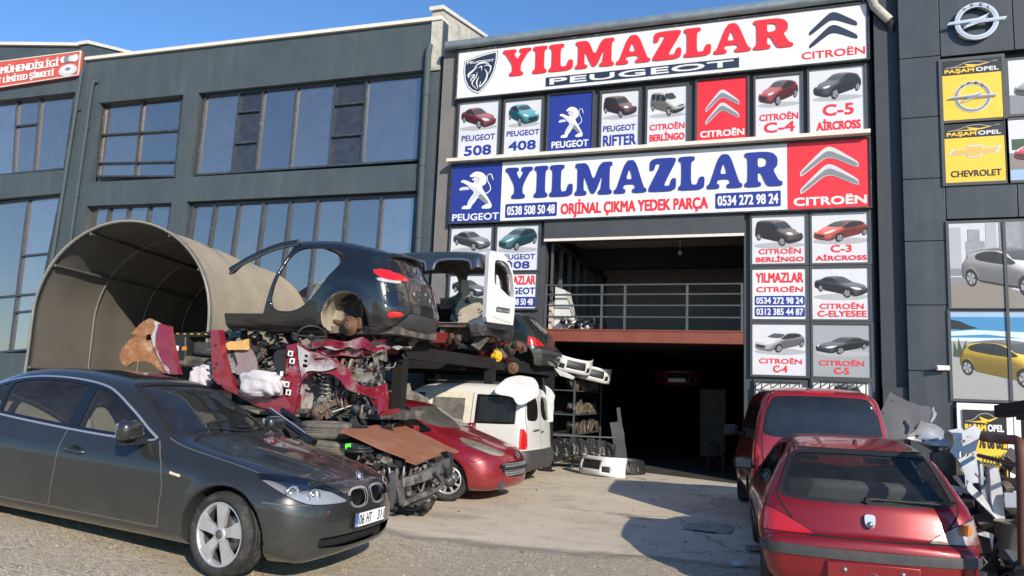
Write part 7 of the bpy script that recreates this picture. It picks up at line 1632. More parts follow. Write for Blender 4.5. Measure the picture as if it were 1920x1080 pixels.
    def engine(m):
        c = at(*Z2([(1320, 820)])[0], 9.6); engine_block(m, (c[0], 9.55, c[2]-.10), 1.0, .2); junk(m, (c[0], 9.7, c[2]-.05), (1.0, .9, .6), 50, 6, 'bttpc', 1.0, 21)
        c = at(*Z2([(1400, 800)])[0], 9.2); junk(m, tuple(c), (.35, .25, .42), 30, 6, 'ttt', .9, 22)
        c = at(*Z2([(1250, 740)])[0], 9.5); junk(m, tuple(c), (.6, .4, .16), 18, 6, 'ttb', 1.1, 23)
        c = at(*Z2([(1330, 1000)])[0], 9.4); engine_block(m, (c[0]-.1, 9.5, c[2]), .8, -.3); junk(m, tuple(c), (.8, .6, .3), 34, 6, 'ttbc', 1.0, 24)
    part('engine_parts', JM, engine)
    def tower(m):
        c = at(*Z2([(1165, 905)])[0], 9.25); pts = []
        for k in range(90): a = k*.42; pts.append((c[0]+.085*math.cos(a), c[1]+.085*math.sin(a), c[2]+.16-.36*k/90))
        m.tube(pts, .014, 6, mi=0); m.tube([(c[0]+.02, c[1], c[2]+.2), (c[0]+.05, c[1], c[2]-.45)], .036, 10, mi=1)
        h = at(*Z2([(1160, 1040)])[0], 9.1); m.box(tuple(h), (.13, .10, .2), (0, .3, 0), 2, bev=.02); m.box((h[0]+.07, h[1], h[2]+.06), (.16, .08, .07), (0, -.5, 0), 2, bev=.01); m.lathe([(0, -.05), (.05, -.05), (.06, 0), (.11, 0), (.11, .06)], 20, 'y', (h[0]-.10, h[1]-.06, h[2]-.04), mi=2); m.tube([(h[0]+.1, h[1], h[2]-.03), (h[0]+.3, h[1]+.2, h[2]+.08), (h[0]+.42, h[1]+.3, h[2]+.05)], .02, 8, mi=3); junk(m, tuple(h), (.3, .15, .3), 14, 4, 'btb', .8, 31)
    part('front_suspension', ['steel_grey', 'primer_dusty', 'rust_light', 'steel_grey'], tower)
    # seats, trim, sacks
    for px, Yy, mt in (((690, 905), 9.35, 'dark_fabric'), ((760, 900), 9.9, 'grey_fabric')):
        c = at(*Z2([px])[0], Yy); s = seat(None, c[0]+.38, c[1]+.16, 1.30, mt, w=.5, head=False); s.scale = (1.15, 1.15, 1.25); s.parent = t; s.matrix_parent_inverse = Matrix.Translation(-t.location)
    part('seat_cover', ['mauve_fabric', 'foam', 'torn_trim'], lambda m: (psheet(m, Z2([(650, 722), (730, 715), (770, 775), (792, 855), (735, 865), (690, 860), (680, 790)]), 9.14, .05, 0, (), .25), psheet(m, Z2([(628, 690), (650, 676), (735, 668), (742, 715), (700, 722), (650, 722)]), 9.16, .06, 1, (), .2), psheet(m, Z2([(600, 680), (628, 686), (648, 740), (690, 855), (640, 850), (612, 760)]), 9.18, .05, 2, (), .2)), (3, .03, 6, 15.0))
    part('seat_frame', JM, lambda m: (junk(m, tuple(at(*Z2([(760, 660)])[0], 9.8)), (.9, .4, .22), 26, 6, 'bttb', 1.2, 41), junk(m, tuple(at(*Z2([(850, 740)])[0], 9.7)), (.3, .4, .4), 18, 6, 'ttb', 1.0, 42)))
    def dash(m):
        c = at(*Z2([(460, 720)])[0], 9.9)
        m.box((c[0]+.05, c[1], c[2]+.22), (1.25, .28, .08), (0, R(-3), 0), 0, bev=.02); m.box((c[0]-.12, c[1]-.1, c[2]-.02), (.28, .2, .42), (0, R(-6), 0), 0, bev=.03); m.box((c[0]+.4, c[1], c[2]-.0), (.7, .2, .22), (0, R(3), 0), 1, bev=.05); m.box((c[0]+.3, c[1]-.05, c[2]-.22), (1.1, .3, .18), (0, R(4), 0), 3, bev=.05)
        m.box((c[0]-.14, c[1]-.21, c[2]-.0), (.05, .02, .08), mi=4); m.box((c[0]-.0, c[1]-.2, c[2]-.0), (.07, .03, .06), mi=2)
        for k in range(6): m.box((c[0]-.35+k*.14, c[1]-.15, c[2]+.235), (.03, .02, .02), mi=5)
    part('dashboard', ['black_plastic', 'grey_plastic', 'lamp_amber', 'underbody', 'white_plain', 'drum_yellow'], dash)
    c = at(*Z2([(1085, 655)])[0], 9.2); o = steering(None, 0, 0, 0, -35, .20); o.location = tuple(c); o.rotation_euler = (0, 0, R(-55)); o.parent = t; o.matrix_parent_inverse = Matrix.Translation(-t.location)
    part('door_card', ['black_plastic', 'white_plain'], lambda m: (psheet(m, Z2([(885, 735), (905, 720), (945, 718), (940, 760), (935, 870), (905, 850), (885, 800)]), 8.93, .05), m.box(at(*Z2([(926, 850)])[0], 8.92), (.04, .01, .07), mi=1)), (1, .012, 5, 16.0))
    return t
mat('rust_light', (0.13, 0.085, 0.065), .95, noise=.5, nscale=14)
red_wreck()
def sack(name, label, c, d, seed, mt='cloth_white'):
    bm = bmesh.new(); bmesh.ops.create_icosphere(bm, subdivisions=5, radius=1.0)
    for v in bm.verts:
        q = v.co*1.3+Vector((seed, 0, 0)); n = mnoise.noise(q*.9)+.5*mnoise.noise(q*1.9); vd = mnoise.voronoi(Vector((q.x*1.0+q.z*.6, q.y, q.z*.75))+Vector((n*.3, 0, 0)))[0]; rdg = .16-.34*min(vd[1]-vd[0], .6); rdg_old = abs(mnoise.noise(Vector((q.x*2.2+q.z*1.5, q.y*2.2, q.z*.9))))*.42+abs(mnoise.noise(Vector((q.x*3.5-q.z*3, q.y*3, q.z*3+4))))*.16
        k = 1+.22*n-rdg+.1; s = abs(v.co.x)**.7*(1 if v.co.x > 0 else -1), abs(v.co.y)**.8*(1 if v.co.y > 0 else -1), abs(v.co.z)**.7*(1 if v.co.z > 0 else -1)
        v.co = Vector((s[0]*d[0]*k, s[1]*d[1]*k, s[2]*d[2]*k))
    for f in bm.faces: f.smooth = True
    me = bpy.data.meshes.new(name); bm.to_mesh(me); bm.free(); me.materials.append(M[mt]); o = bpy.data.objects.new(name, me); col.objects.link(o); o.location = tuple(c)
    return tag(o, label, 'sack')
c = at(*Z2([(825, 890)])[0], 8.95); sack('white_sack', 'crumpled white sack lying in the door opening of the red wreck', (c[0], c[1], c[2]-.04), (.33, .20, .19), 3.0)
c = at(*Z2([(512, 860)])[0], 9.2); sack('white_sack', 'small white bag wedged behind the red door pillar', c, (.16, .14, .15), 8.0)

# ------------------------------------------------------------------ stripped dark car under the heap
def stripped_car():
    t = empty('stripped_car', (-5.6, 9.1, 0), label='stripped dark car with bare crash beams under the brown board', cat='wreck')
    part = lambda name, mats, m: child_of(m.build(name, mats, None), t)
    P3 = lambda p, Y: tuple(at(*Z3([p])[0], Y))
    m = MB(); pts = [P3(p, Y) for p, Y in (((610, 905), 8.45), ((700, 880), 8.62), ((790, 845), 8.85), ((850, 812), 9.15), ((885, 790), 9.5))]; pts = catmull(pts, 4)
    for a, b in zip(pts[:-1], pts[1:]): m.bar(a, b, .07, .12)
    o = part('crash_beam', ['beam_alloy'], m); crumple(o, 2, .02, 9, 1.0)
    m = MB(); pts = catmull([P3(p, Y) for p, Y in (((612, 1030), 8.45), ((720, 985), 8.65), ((800, 955), 8.9), ((858, 925), 9.2))], 4)
    for a, b in zip(pts[:-1], pts[1:]): m.bar(a, b, .05, .06)
    m.bar(P3((600, 890), 8.45), P3((620, 1035), 8.45), .09, .05); m.bar(P3((585, 930), 8.6), P3((590, 1020), 8.6), .05, .04); m.bar(P3((655, 900), 8.55), P3((660, 960), 8.55), .05, .03); m.bar(P3((850, 820), 9.2), P3((862, 925), 9.2), .05, .05); m.box(P3((640, 950), 8.7), (.14, .03, .12), mi=1)
    o = part('lower_beam', ['beam_alloy', 'primer_dusty'], m); crumple(o, 2, .015, 9, 2.0)
    m = MB(); c = P3((600, 865), 8.85); engine_block(m, c, .8, .5); c = P3((580, 850), 8.8); junk(m, c, (.55, .4, .3), 40, 6, 'ttbc', .8, 51); c = P3((700, 870), 9.1); engine_block(m, P3((730, 880), 9.2), .8, .2); junk(m, c, (.9, .6, .25), 50, 6, 'ttbc', .9, 52); c = P3((680, 960), 9.0); junk(m, c, (.6, .5, .35), 60, 6, 'ttbp', .9, 53); c = P3((470, 790), 8.7); junk(m, c, (.7, .3, .2), 50, 6, 'ttbp', .8, 54); c = P3((400, 560), 9.3); junk(m, c, (.7, .5, .25), 30, 6, 'tbpp', 1.0, 55); part('engine_parts', ['black_plastic', 'primer_dusty', 'underbody', 'grey_plastic', 'steel_grey', 'inner_dark'], m)
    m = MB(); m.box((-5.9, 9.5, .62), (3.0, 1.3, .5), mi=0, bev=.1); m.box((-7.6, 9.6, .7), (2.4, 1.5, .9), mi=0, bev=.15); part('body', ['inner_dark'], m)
    m = MB(); m.tube(catmull([P3((-170, 480), 8.3), P3((-60, 560), 8.35), P3((20, 620), 8.35), P3((95, 665), 8.3)], 5), .045, 8); m.tube(catmull([P3((-100, 470), 8.6), P3((0, 540), 8.6), P3((100, 640), 8.5)], 5), .035, 8); m.tube(catmull([P3((-170, 460), 8.28), P3((-50, 545), 8.33), P3((40, 610), 8.33)], 5), .012, 6, mi=1); part('roof_pillar', ['black_gloss', 'chrome'], m)
    m = MB(); psheet(m, Z3([(400, 640), (480, 600), (540, 570), (480, 560), (330, 590), (300, 625)]), 9.3, .03); o = part('wing', ['black_gloss'], m); crumple(o, 2, .03, 6, 3.0)
    w = wheel(None, 0, 0, 0, .31, .2, .2, 'cap', rimmat='alloy_dark'); c = P3((665, 990), 9.1); w.location = (c[0], 9.15, .31); w.rotation_euler = (0, 0, R(20)); w.parent = t; w.matrix_parent_inverse = Matrix.Translation(-t.location)
    m = MB(); psheet(m, Z3([(540, 860), (570, 850), (575, 1000), (560, 1060), (530, 1070), (540, 960)]), 8.4, .04); o = part('bumper_remnant', ['panel_grey'], m); crumple(o, 2, .03, 6, 4.0)
    return t
mat('beam_alloy', (0.20, 0.195, 0.185), .6, .5, noise=.35, nscale=9, c2=(.08, .07, .06), c2scale=5)
stripped_car()
A, B, C_, D_ = at(636, 815, 8.35), at(746, 797, 9.9), at(859, 853, 9.7), at(780, 879, 8.55)
bm_ = MB(); e1 = Vector(C_)-Vector(B); e2 = Vector(A)-Vector(B); nb = e2.cross(e1).normalized()
def bfr(u, v, w):
    p = Vector((0, 0, .05))+Vector(B)*(1-u)*(1-v)+Vector(C_)*u*(1-v)+Vector(A)*(1-u)*v+Vector(D_)*u*v; return tuple(p-nb*w)
bm_.sheet([[(0, 0), (.5, -.005), (1, 0), (.985, .10), (.90, .12), (.91, .34), (.965, .36), (.96, .62), (.985, .98), (.86, 1.0), (.84, .93), (.5, .99), (0.02, 1.0), (-.03, .93), (.05, .6), (.045, .55), (0, .55)]], bfr, .018)
o = tag(bm_.build('plywood_board', 'board'), 'brown broken board lying across the stripped car', 'board'); crumple(o, 2, .012, 2, 1.0, False)
def tyre_thing(c, rot, r, label, w=.2):
    m = MB(); m.lathe(tyre_prof(r, w, r*.64), 48); o = m.build('scrap_tyre', 'tyre_dusty'); o.location = tuple(c); o.rotation_euler = rot; return tag(o, label, 'tyre', 'tyres on the scrap heap')
mat('tyre_dusty', (0.09, 0.082, 0.07), .95, noise=.35, nscale=10, c2=(0.20, 0.18, 0.145), c2scale=6, c2lo=.45, c2hi=.75)
c = at(612, 806, 8.75); tyre_thing(c, (R(90), 0, R(10)), .33, 'dusty tyre lying flat right under the hanging brake hub')
c = at(600, 838, 8.65); tyre_thing(c, (R(86), R(5), 0), .33, 'dusty tyre below another one, against the grey bonnet')
m = MB(); c = Vector(at(674, 845, 8.2)); m.tube([c+Vector((.15*math.cos(a), .15*math.sin(a), 0)) for a in np.linspace(0, 2*math.pi, 33)[:-1]], .018, 8, closed=True); m.tube([c+Vector((.13*math.cos(a), .13*math.sin(a), .03)) for a in np.linspace(0, 2*math.pi, 33)[:-1]], .014, 8, closed=True); tag(m.build('rubber_hose', 'black_plastic'), 'coiled black rubber ring beneath the plastic bottle', 'hose')
m = MB(); c = at(660, 838, 8.2); t_ = empty('plastic_bottle', tuple(c), (0, R(82), R(15)), 'clear plastic bottle with green label beside the brown board', 'bottle')
m.lathe([(0, -.14), (.04, -.14), (.045, -.12), (.045, .02), (.04, .06), (.016, .11), (.014, .14), (0, .14)], 16, 'z'); m.build('bottle', 'lens', t_)
mat('label_green', (.12, .75, .05), .5); m = MB(); m.lathe([(.0465, -.07), (.0465, .0)], 16, 'z'); m.build('label', 'label_green', t_)
# ------------------------------------------------------------------ barrel roofed tarpaulin shelter
def tent():
    ax = Vector((-.25, .968, 0)).normalized(); cr = Vector((ax.y, -ax.x, 0)); base = Vector((-11.42, 10.68, 0)); hw, hs, L = 1.70, 2.72, 5.3
    t = empty('tarpaulin_shelter', tuple(base), label='beige barrel shaped tarpaulin shelter with open arched front', cat='shelter')
    prof = [(-hw-.04, .25), (-hw-.02, 1.2), (-hw, 2.0)]+[(-hw*math.cos(a), hs+hw*1.06*math.sin(a)) for a in np.linspace(0, math.pi, 25)]+[(hw, 2.0), (hw+.02, 1.2), (hw+.04, .25)]
    P = lambda u, z, d: base+cr*u+ax*d+Vector((0, 0, z))
    m = MB(); nd = 28; n = len(prof); vs = []
    for k, off in ((0, 0.0), (1, -.012)):
        for j in range(nd+1):
            d = L*j/nd; sag = .018*math.sin(j*math.pi/7)**2
            for i, (u, z) in enumerate(prof):
                c = Vector((u, z-1.9)); q = c*(1+off/1.8-sag*(0 if i in (0, n-1) else 1)/1.8)
                e = .012*mnoise.noise(Vector((u*2, d*1.5, z*2))); vs.append(P(q.x*(1+e), q.y+1.9, d))
    o2 = (nd+1)*n
    m.add(vs, [(j*n+i, j*n+i+1, (j+1)*n+i+1, (j+1)*n+i) for j in range(nd) for i in range(n-1)], 0, True)
    m.f += [(o2+(j+1)*n+i, o2+(j+1)*n+i+1, o2+j*n+i+1, o2+j*n+i) for j in range(nd) for i in range(n-1)]; k = nd*(n-1); m.m += [1]*k; m.sm += [True]*k
    e0 = [i for i in range(n-1)]; m.f += [(i, i+1, o2+i+1, o2+i) for i in e0]; m.m += [0]*len(e0); m.sm += [False]*len(e0)
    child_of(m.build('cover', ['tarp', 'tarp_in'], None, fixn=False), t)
    fine = catmull([(u*.985, z-.02) for u, z in prof], 2)
    for d in (.03, L*.33, L*.66, L-.05):
        m = MB(); m.tube([tuple(P(u*(.985 if d > .1 else 1.01), z, d)) for u, z in fine], .022 if d > .1 else .028, 8); child_of(m.build('arch_rib', 'galv', None), t)
    for a in (-8, -8.6, 32, 62, 118, 148, 188):
        u, z = (-hw*math.cos(R(a))*.965, hs+hw*1.06*math.sin(R(a))*.965) if a > 0 and a < 180 else ((-hw*.97 if a < 90 else hw*.97), 1.75 if a != -8.6 else 1.60)
        m = MB(); m.tube([tuple(P(u, z, .05)), tuple(P(u, z, L-.1))], .026, 8); child_of(m.build('purlin', 'galv', None), t)
    m = MB(); vs = [P(u, z, L) for u, z in prof]; m.add(vs, [tuple(range(n))]); child_of(m.build('back_sheet', 'dark_in', None), t)  # dark colour stands for the deep shade at the back
tent()
# ------------------------------------------------------------------ inside and in front of the garage
def shelf(x0, x1, y0, y1, zs, label):
    t = empty('storage_shelf', ((x0+x1)/2, y0, 0), label=label, cat='shelf'); m = MB()
    for x in (x0, x1):
        for y in (y0, y1): m.box((x, y, zs[-1]/2+.05), (.04, .04, zs[-1]+.1))
    child_of(m.build('frame', 'rail_grey', None), t)
    for z in zs: m = MB(); m.box(((x0+x1)/2, (y0+y1)/2, z), (x1-x0+.03, y1-y0+.03, .03)); child_of(m.build('board', 'rail_grey', None), t)
shelf(-5.25, -4.62, 17.3, 20.0, (.75, 1.2, 1.75, 2.2), 'grey metal shelf of old lamps inside the garage')
mat('lamp_old', (0.19, 0.155, 0.11), .35, .1, coat=.6, noise=.4, nscale=12, c2=(.06, .05, .04), c2scale=8); mat('lamp_pale', (0.5, 0.5, 0.48), .3, .2, coat=.6, noise=.3)
def old_lamp(loc, rot, s, mt, label, grp='used headlamps on the garage shelf'):
    m = MB(); O = [(-.16, -.07), (-.10, -.10), (.10, -.09), (.17, -.02), (.18, .06), (.10, .10), (-.08, .08)]
    m.sheet([[tuple(p) for p in chaikin([(a*s, b*s) for a, b in O], 2)]], lambda u, v, w: (u, -.05*s+w+.2*u*u, v), .03*s, 0); m.box((0, .06*s, 0), (.24*s, .12*s, .13*s), mi=1, bev=.03*s); o = m.build('used_headlamp', [mt, 'black_plastic']); o.location = loc; o.rotation_euler = rot; return tag(o, label, 'headlamp', grp)
mat('black_gloss2', (.03, .03, .031), .2, coat=1.0, noise=.4, nscale=14, c2=(.30, .29, .26), c2scale=9, c2lo=.58, c2hi=.64)
r_ = random.Random(5); hl0 = None
for zi, z in enumerate((.78, 1.23, 1.78)):
    for k in range(7):
        loc = (-4.68+r_.uniform(-.04, .02), 17.40+k*.36+r_.uniform(-.04, .04), z+.12); rot = (R(r_.uniform(-10, 10)), R(r_.uniform(-60, 60)), R(r_.uniform(60, 110)))
        if hl0 is None or (zi == 0 and k == 0): hl0 = old_lamp(loc, rot, 1.15, 'lamp_old', 'used headlamp stacked on the grey garage shelf')
        else: c = hl0.copy(); col.objects.link(c); c.location = loc; c.rotation_euler = rot
hang = None
for k in range(16):
    loc = (-5.02+k*.085+r_.uniform(-.02, .02), 16.75+k*.03+r_.uniform(-.05, .05), .50+r_.uniform(-.06, .06)); rot = (R(r_.uniform(-20, 20)), R(90+r_.uniform(-15, 15)), R(r_.uniform(-40, 40)))
    if hang is None: hang = old_lamp(loc, rot, 1.2, 'black_gloss2', 'black headlamp hanging in a dense row behind the white bumper', 'black headlamps hung at the garage door')
    else: c = hang.copy(); col.objects.link(c); c.location = loc; c.rotation_euler = rot
m = MB(); m.tube([(-5.1, 16.76, .74), (-3.6, 17.25, .74)], .02, 8)
for x in (-5.08, -3.62): m.box((x, 16.76 if x < -4 else 17.25, .37), (.04, .04, .74))
tag(m.build('hanging_rail', 'rail_grey'), 'low steel rail from which black headlamps hang', 'rail')
def bumper(name, label, loc, rot, mt, grp=None, s=1.0, wide=1.6, mouth=True):
    """front bumper skin: bowed face with corner returns and a dark mouth"""
    t = empty(name, loc, rot, label, 'bumper', grp); nx, nz = 29, 11; m = MB(); vs = []
    for j in range(nz):
        for i in range(nx):
            a = -1+2*i/(nx-1); z = .48*j/(nz-1); y = .52*abs(a)**3.2-.07*math.sin(math.pi*min(1, z/.40))*(1-.5*abs(a)); x = a*wide/2*(1-.04*(z/.48)); vs.append((x*s, y*s, (z+.06*abs(a)**3*(j/(nz-1)))*s))
    f0, hole = [], []
    for j in range(nz-1):
        for i in range(nx-1):
            a = -1+2*(i+.5)/(nx-1); op = mouth and ((abs(a) < .42 and 3 <= j <= 7) or (.52 < abs(a) < .74 and 2 <= j <= 4)); (hole if op else f0).append((j*nx+i, j*nx+i+1, (j+1)*nx+i+1, (j+1)*nx+i))
    m.add(vs, f0, 0, True); o = m.build('skin', mt, t); md = o.modifiers.new('thickness', 'SOLIDIFY'); md.thickness = .012
    if mouth: m = MB(); m.add([(v[0], v[1]+.03, v[2]) for v in vs], hole, 0); m.build('grille', 'black_plastic', t)
    return t
b1 = bumper('loose_bumper', 'white bumper standing on the ground before the garage door', (-3.90, 16.0, .03), (R(-8), 0, R(-32)), 'white_body', 'bumpers at the garage', .80)
b2 = bumper('loose_bumper', 'white bumper hung under the mezzanine next to the green hatchback', (-4.55, 16.95, 2.12), (R(14), R(8), R(40)), 'white_body', 'bumpers at the garage', .72)
b3 = bumper('loose_bumper', 'white bumper hung further inside with a black fog opening', (-4.3, 17.7, 1.98), (R(10), R(10), R(35)), 'white_body', 'bumpers at the garage', .72)
b4 = bumper('loose_bumper', 'dark red bumper with a number plate deep inside the garage', (-3.0, 22.6, 2.05), (0, 0, R(4)), 'paint_wine', 'bumpers at the garage', .9)
m = MB(); m.box((0, -.09, .14), (.48, .012, .10)); m.build('number_plate', 'print_pale', b4)
b5 = bumper('loose_bumper', 'black bumper leaning beside the white one at the doorway', (-3.45, 16.65, .02), (R(-20), 0, R(10)), 'black_plastic', 'bumpers at the garage', .75)
m = MB(); psheet(m, [(1143, 792), (1160, 790), (1168, 830), (1178, 880), (1160, 876), (1150, 830)], 17.6, .05); psheet(m, [(1156, 765), (1162, 764), (1172, 830), (1176, 868), (1168, 860)], 17.8, .04); o = tag(m.build('leaning_bumper', 'panel_grey'), 'slim pale bumper leaning upright inside the garage', 'bumper'); crumple(o, 2, .02, 4, 1)
def plastic_chair(loc, yaw, mt, label):
    t = empty('plastic_chair', loc, (0, 0, yaw), label, 'chair'); m = MB(); m.box((0, 0, .43), (.44, .44, .03), bev=.01); m.build('seat', mt, t)
    m = MB(); m.sheet([[tuple(p) for p in chaikin([(-.22, .43), (.22, .43), (.23, .80), (.12, .90), (-.12, .90), (-.23, .80)], 2, .15)], rrc(-.13, .50, -.05, .80, .02), rrc(-.02, .50, .02, .82, .01), rrc(.05, .50, .13, .80, .02)], lambda u, v, w: (u, .20+.25*(v-.43)+w, v), .02); m.build('backrest', mt, t)
    for x in (-.19, .19):
        for y in (-.19, .19): m = MB(); m.bar((x, y, .43), (x*1.12, y*1.12, 0), .04); m.build('leg', mt, t)
        m = MB(); m.tube([(x*1.12, .24, .66), (x*1.18, 0, .67), (x*1.15, -.2, .64), (x*1.1, -.21, .43)], .02, 8); m.build('armrest', mt, t)
plastic_chair((-1.45, 18.6, 0), R(150), 'black_plastic', 'dark grey plastic chair just inside the garage door')
def pale_stack(loc, label):
    m = MB(); m.box((loc[0], loc[1], 1.0), (.75, .5, 2.0), bev=.02); m.box((loc[0], loc[1]-.26, 1.5), (.7, .02, .9)); m.box((loc[0]+.3, loc[1]-.28, 1.1), (.02, .03, .2)); tag(m.build('metal_cabinet', 'cab_brown'), label, 'cabinet')
mat('cab_brown', (0.16, 0.12, 0.08), .6, noise=.2); pale_stack((-2.1, 24, 0), 'brown metal cabinet deep inside the dark garage')
# upstairs: white van nose and lamps at the railing
m = MB(); m.sheet([[(-5.18, 3.14), (-4.66, 3.14), (-4.78, 3.5), (-4.94, 4.1), (-5.18, 4.18)]], facing(17.35), .5); o = tag(m.build('sheet_metal', 'white_body'), 'sunlit white body panel on the mezzanine behind the railing', 'body panel'); bevel(o, .02)
m = MB(); junk(m, (-4.6, 17.3, 3.28), (.7, .3, .22), 40, 3, 'btc', 1.2, 71); tag(m.build('lamp_heap', ['black_plastic', 'black_gloss2', 'lamp_pale']), 'heap of black lamps on the mezzanine edge', 'lamps', kind='stuff')
# white panels over the tail of the white van
m = MB(); m.sheet([[tuple(p) for p in chaikin([(-.55, 0), (-.52, .18), (-.35, .34), (.0, .42), (.30, .38), (.42, .24), (.46, .0), (.36, -.06), (.10, -.28), (-.05, -.22), (-.12, -.08)], 2)]], lambda u, v, w: (u, w-.30*(v+.1)**2+.25*u*u, v), .02)
o = m.build('loose_wing', 'white_body'); o.location = tuple(at(972, 738, 12.9)); o.rotation_euler = (R(-25), 0, R(12)); o.scale = (.8, .8, .8); crumple(o, 3, .03, 4, 2); tag(o, 'white bent wing panel lying on the rear roof of the white van', 'body panel')
m = MB(); psheet(m, [(1020, 722), (1034, 730), (1040, 742), (1036, 790), (1028, 792), (1024, 750)], 14.6, .02); o = tag(m.build('loose_wing', 'white_body'), 'torn white strip hanging behind the white van', 'body panel'); crumple(o, 3, .04, 6, 3)
m = MB(); psheet(m, [(1040, 690), (1062, 698), (1078, 706), (1074, 712), (1050, 704)], 16.2, .02); o = tag(m.build('loose_trim', 'white_body'), 'white trim strip under the green hatchback', 'trim'); crumple(o, 2, .02, 6, 3)
# pale sheet and pieces wedged by the rack post
m = MB(); psheet(m, Z3([(510, 320), (570, 330), (640, 315), (660, 350), (770, 405), (778, 430), (700, 425), (620, 400), (560, 395), (515, 380)]), 10.75, .04, 0, (), .3); o = tag(m.build('loose_trim', 'primer_dusty'), 'pale grey trim piece wedged behind the front rack post', 'trim'); crumple(o, 3, .05, 5, 4)
# ------------------------------------------------------------------ dark rear of the yard under the rack
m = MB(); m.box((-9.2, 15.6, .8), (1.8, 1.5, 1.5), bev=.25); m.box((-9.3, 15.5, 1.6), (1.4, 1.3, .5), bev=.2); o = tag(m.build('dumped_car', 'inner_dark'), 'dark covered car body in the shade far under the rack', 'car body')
# ------------------------------------------------------------------ scrap heap at right
mat('silver_white', (0.55, 0.56, 0.57), .35, .15, coat=.5, noise=.15, nscale=6, c2=(.28, .26, .24), c2scale=4, c2lo=.58, c2hi=.72); mat('panel_pale', (.36, .40, .45), .4, .2, noise=.15)
mat('crate_brown', (.05, .03, .02), .8, noise=.3)
def scrap(name, label, cat, mt, px, Y, thick=.03, cr=(3, .03, 5, 1.0), holes=(), tilt=0.0, group=None):
    m = MB(); psheet(m, Z7(px), Y, thick, 0, [Z7(h) for h in holes], tilt); o = m.build(name, mt); crumple(o, *cr); return tag(o, label, cat, group)
scrap('loose_bonnet', 'grey bonnet panel leaning against the dark side wall', 'bonnet', 'panel_grey', [(160, 45), (180, 60), (250, 95), (330, 125), (385, 130), (395, 155), (375, 215), (330, 250), (300, 300), (190, 315), (80, 305), (68, 205), (110, 130)], 14.6, .04, (3, .03, 2.0, 1.0), [rrc(80, 195, 104, 212, 6), ring(165, 95, 6, 10), ring(110, 158, 5, 10)], .35)
scrap('bonnet_hinge', 'pale bent hinge arm at the end of the grey bonnet', 'hinge', 'silver_body', [(392, 125), (398, 150), (410, 165), (400, 195), (378, 222), (372, 212), (388, 180), (390, 160), (382, 140)], 14.3, .04, (1, .01, 5, 1.0))
scrap('body_rail', 'silver crumpled front rail on top of the right scrap heap', 'body panel', 'silver_body', [(250, 300), (270, 265), (300, 255), (325, 200), (355, 225), (400, 225), (450, 260), (440, 300), (490, 330), (485, 360), (400, 362), (340, 350), (300, 330)], 8.9, .16, (3, .05, 6, 5.0), [ring(300, 290, 12, 12), ring(330, 326, 10, 10)])
scrap('body_rail', 'pale blue bent strip above the silver rail', 'body panel', 'panel_grey', [(280, 250), (320, 200), (345, 215), (360, 235), (320, 245)], 9.0, .05, (2, .03, 6, 6.0))
scrap('dark_block', 'black plastic block between silver rail and white inner fender', 'trim', 'black_plastic', [(440, 285), (500, 270), (520, 300), (505, 380), (460, 370), (445, 320)], 9.1, .2, (2, .03, 6, 6.0))
scrap('inner_fender', 'white inner fender with holes standing on the right scrap heap', 'body panel', 'silver_white', [(482, 265), (560, 250), (570, 265), (632, 228), (672, 258), (655, 330), (640, 380), (655, 470), (650, 590), (575, 575), (575, 520), (545, 440), (495, 380), (520, 330), (518, 290)], 8.6, .07, (4, .018, 4, 7.0), [rrc(548, 382, 565, 420, 7), ring(590, 405, 9, 12), ring(620, 402, 9, 12), rrc(556, 318, 580, 332, 6), ring(594, 300, 4, 8), ring(606, 300, 4, 8)], .12)
scrap('wheel_liner', 'dark curved wheel liner below the white inner fender', 'liner', 'underbody', [(380, 400), (430, 365), (500, 385), (545, 440), (572, 520), (570, 580), (500, 575), (450, 520), (400, 460)], 8.85, .25, (3, .05, 5, 8.0))
scrap('sill_strip', 'pale trim strip lying level under the white inner fender', 'trim', 'silver_white', [(492, 572), (670, 605), (682, 640), (640, 632), (500, 600)], 8.5, .10, (2, .02, 6, 1.0))
scrap('sill_section', 'white sill section standing upright in the right scrap heap', 'body panel', 'silver_white', [(702, 470), (730, 460), (755, 480), (785, 620), (788, 720), (800, 880), (765, 885), (740, 840), (725, 700)], 7.9, .12, (3, .012, 5, 9.0))
scrap('sill_section', 'bluish bent strip left of the upright white sill', 'body panel', 'panel_pale', [(650, 430), (665, 440), (672, 560), (700, 680), (720, 760), (690, 770), (672, 650), (655, 590)], 8.3, .10, (3, .015, 5, 10.0))
scrap('rusty_floor', 'dirty brown floor panel under the white inner fender', 'body panel', 'primer_dusty', [(530, 640), (665, 660), (680, 740), (670, 830), (600, 850), (590, 740), (560, 700)], 8.4, .3, (3, .10, 5, 11.0))
scrap('dark_crate', 'dark brown crate at the foot of the right scrap heap', 'crate', 'crate_brown', [(622, 840), (720, 842), (735, 950), (640, 948)], 7.6, .3, (2, .02, 6, 12.0))
scrap('torn_sheet', 'pale torn corner standing out of the dark crate', 'trim', 'silver_white', [(645, 842), (690, 835), (730, 850), (722, 940), (712, 870), (670, 855)], 7.55, .03, (2, .02, 6, 13.0))
m = MB(); junk(m, (1.95, 8.3, .55), (.7, .9, .9), 70, 6, 'bppt', 1.8, 81); junk(m, (2.35, 9.6, .7), (.9, .8, .9), 60, 6, 'bppt', 1.8, 82); junk(m, (2.1, 7.4, .25), (.7, .7, .4), 50, 6, 'bpt', 1.5, 83); tag(m.build('scrap_heap', ['black_plastic', 'silver_white', 'underbody', 'grey_plastic', 'primer_dusty', 'inner_dark']), 'heap of small dirty metal scrap below the white panels', 'scrap', kind='stuff')
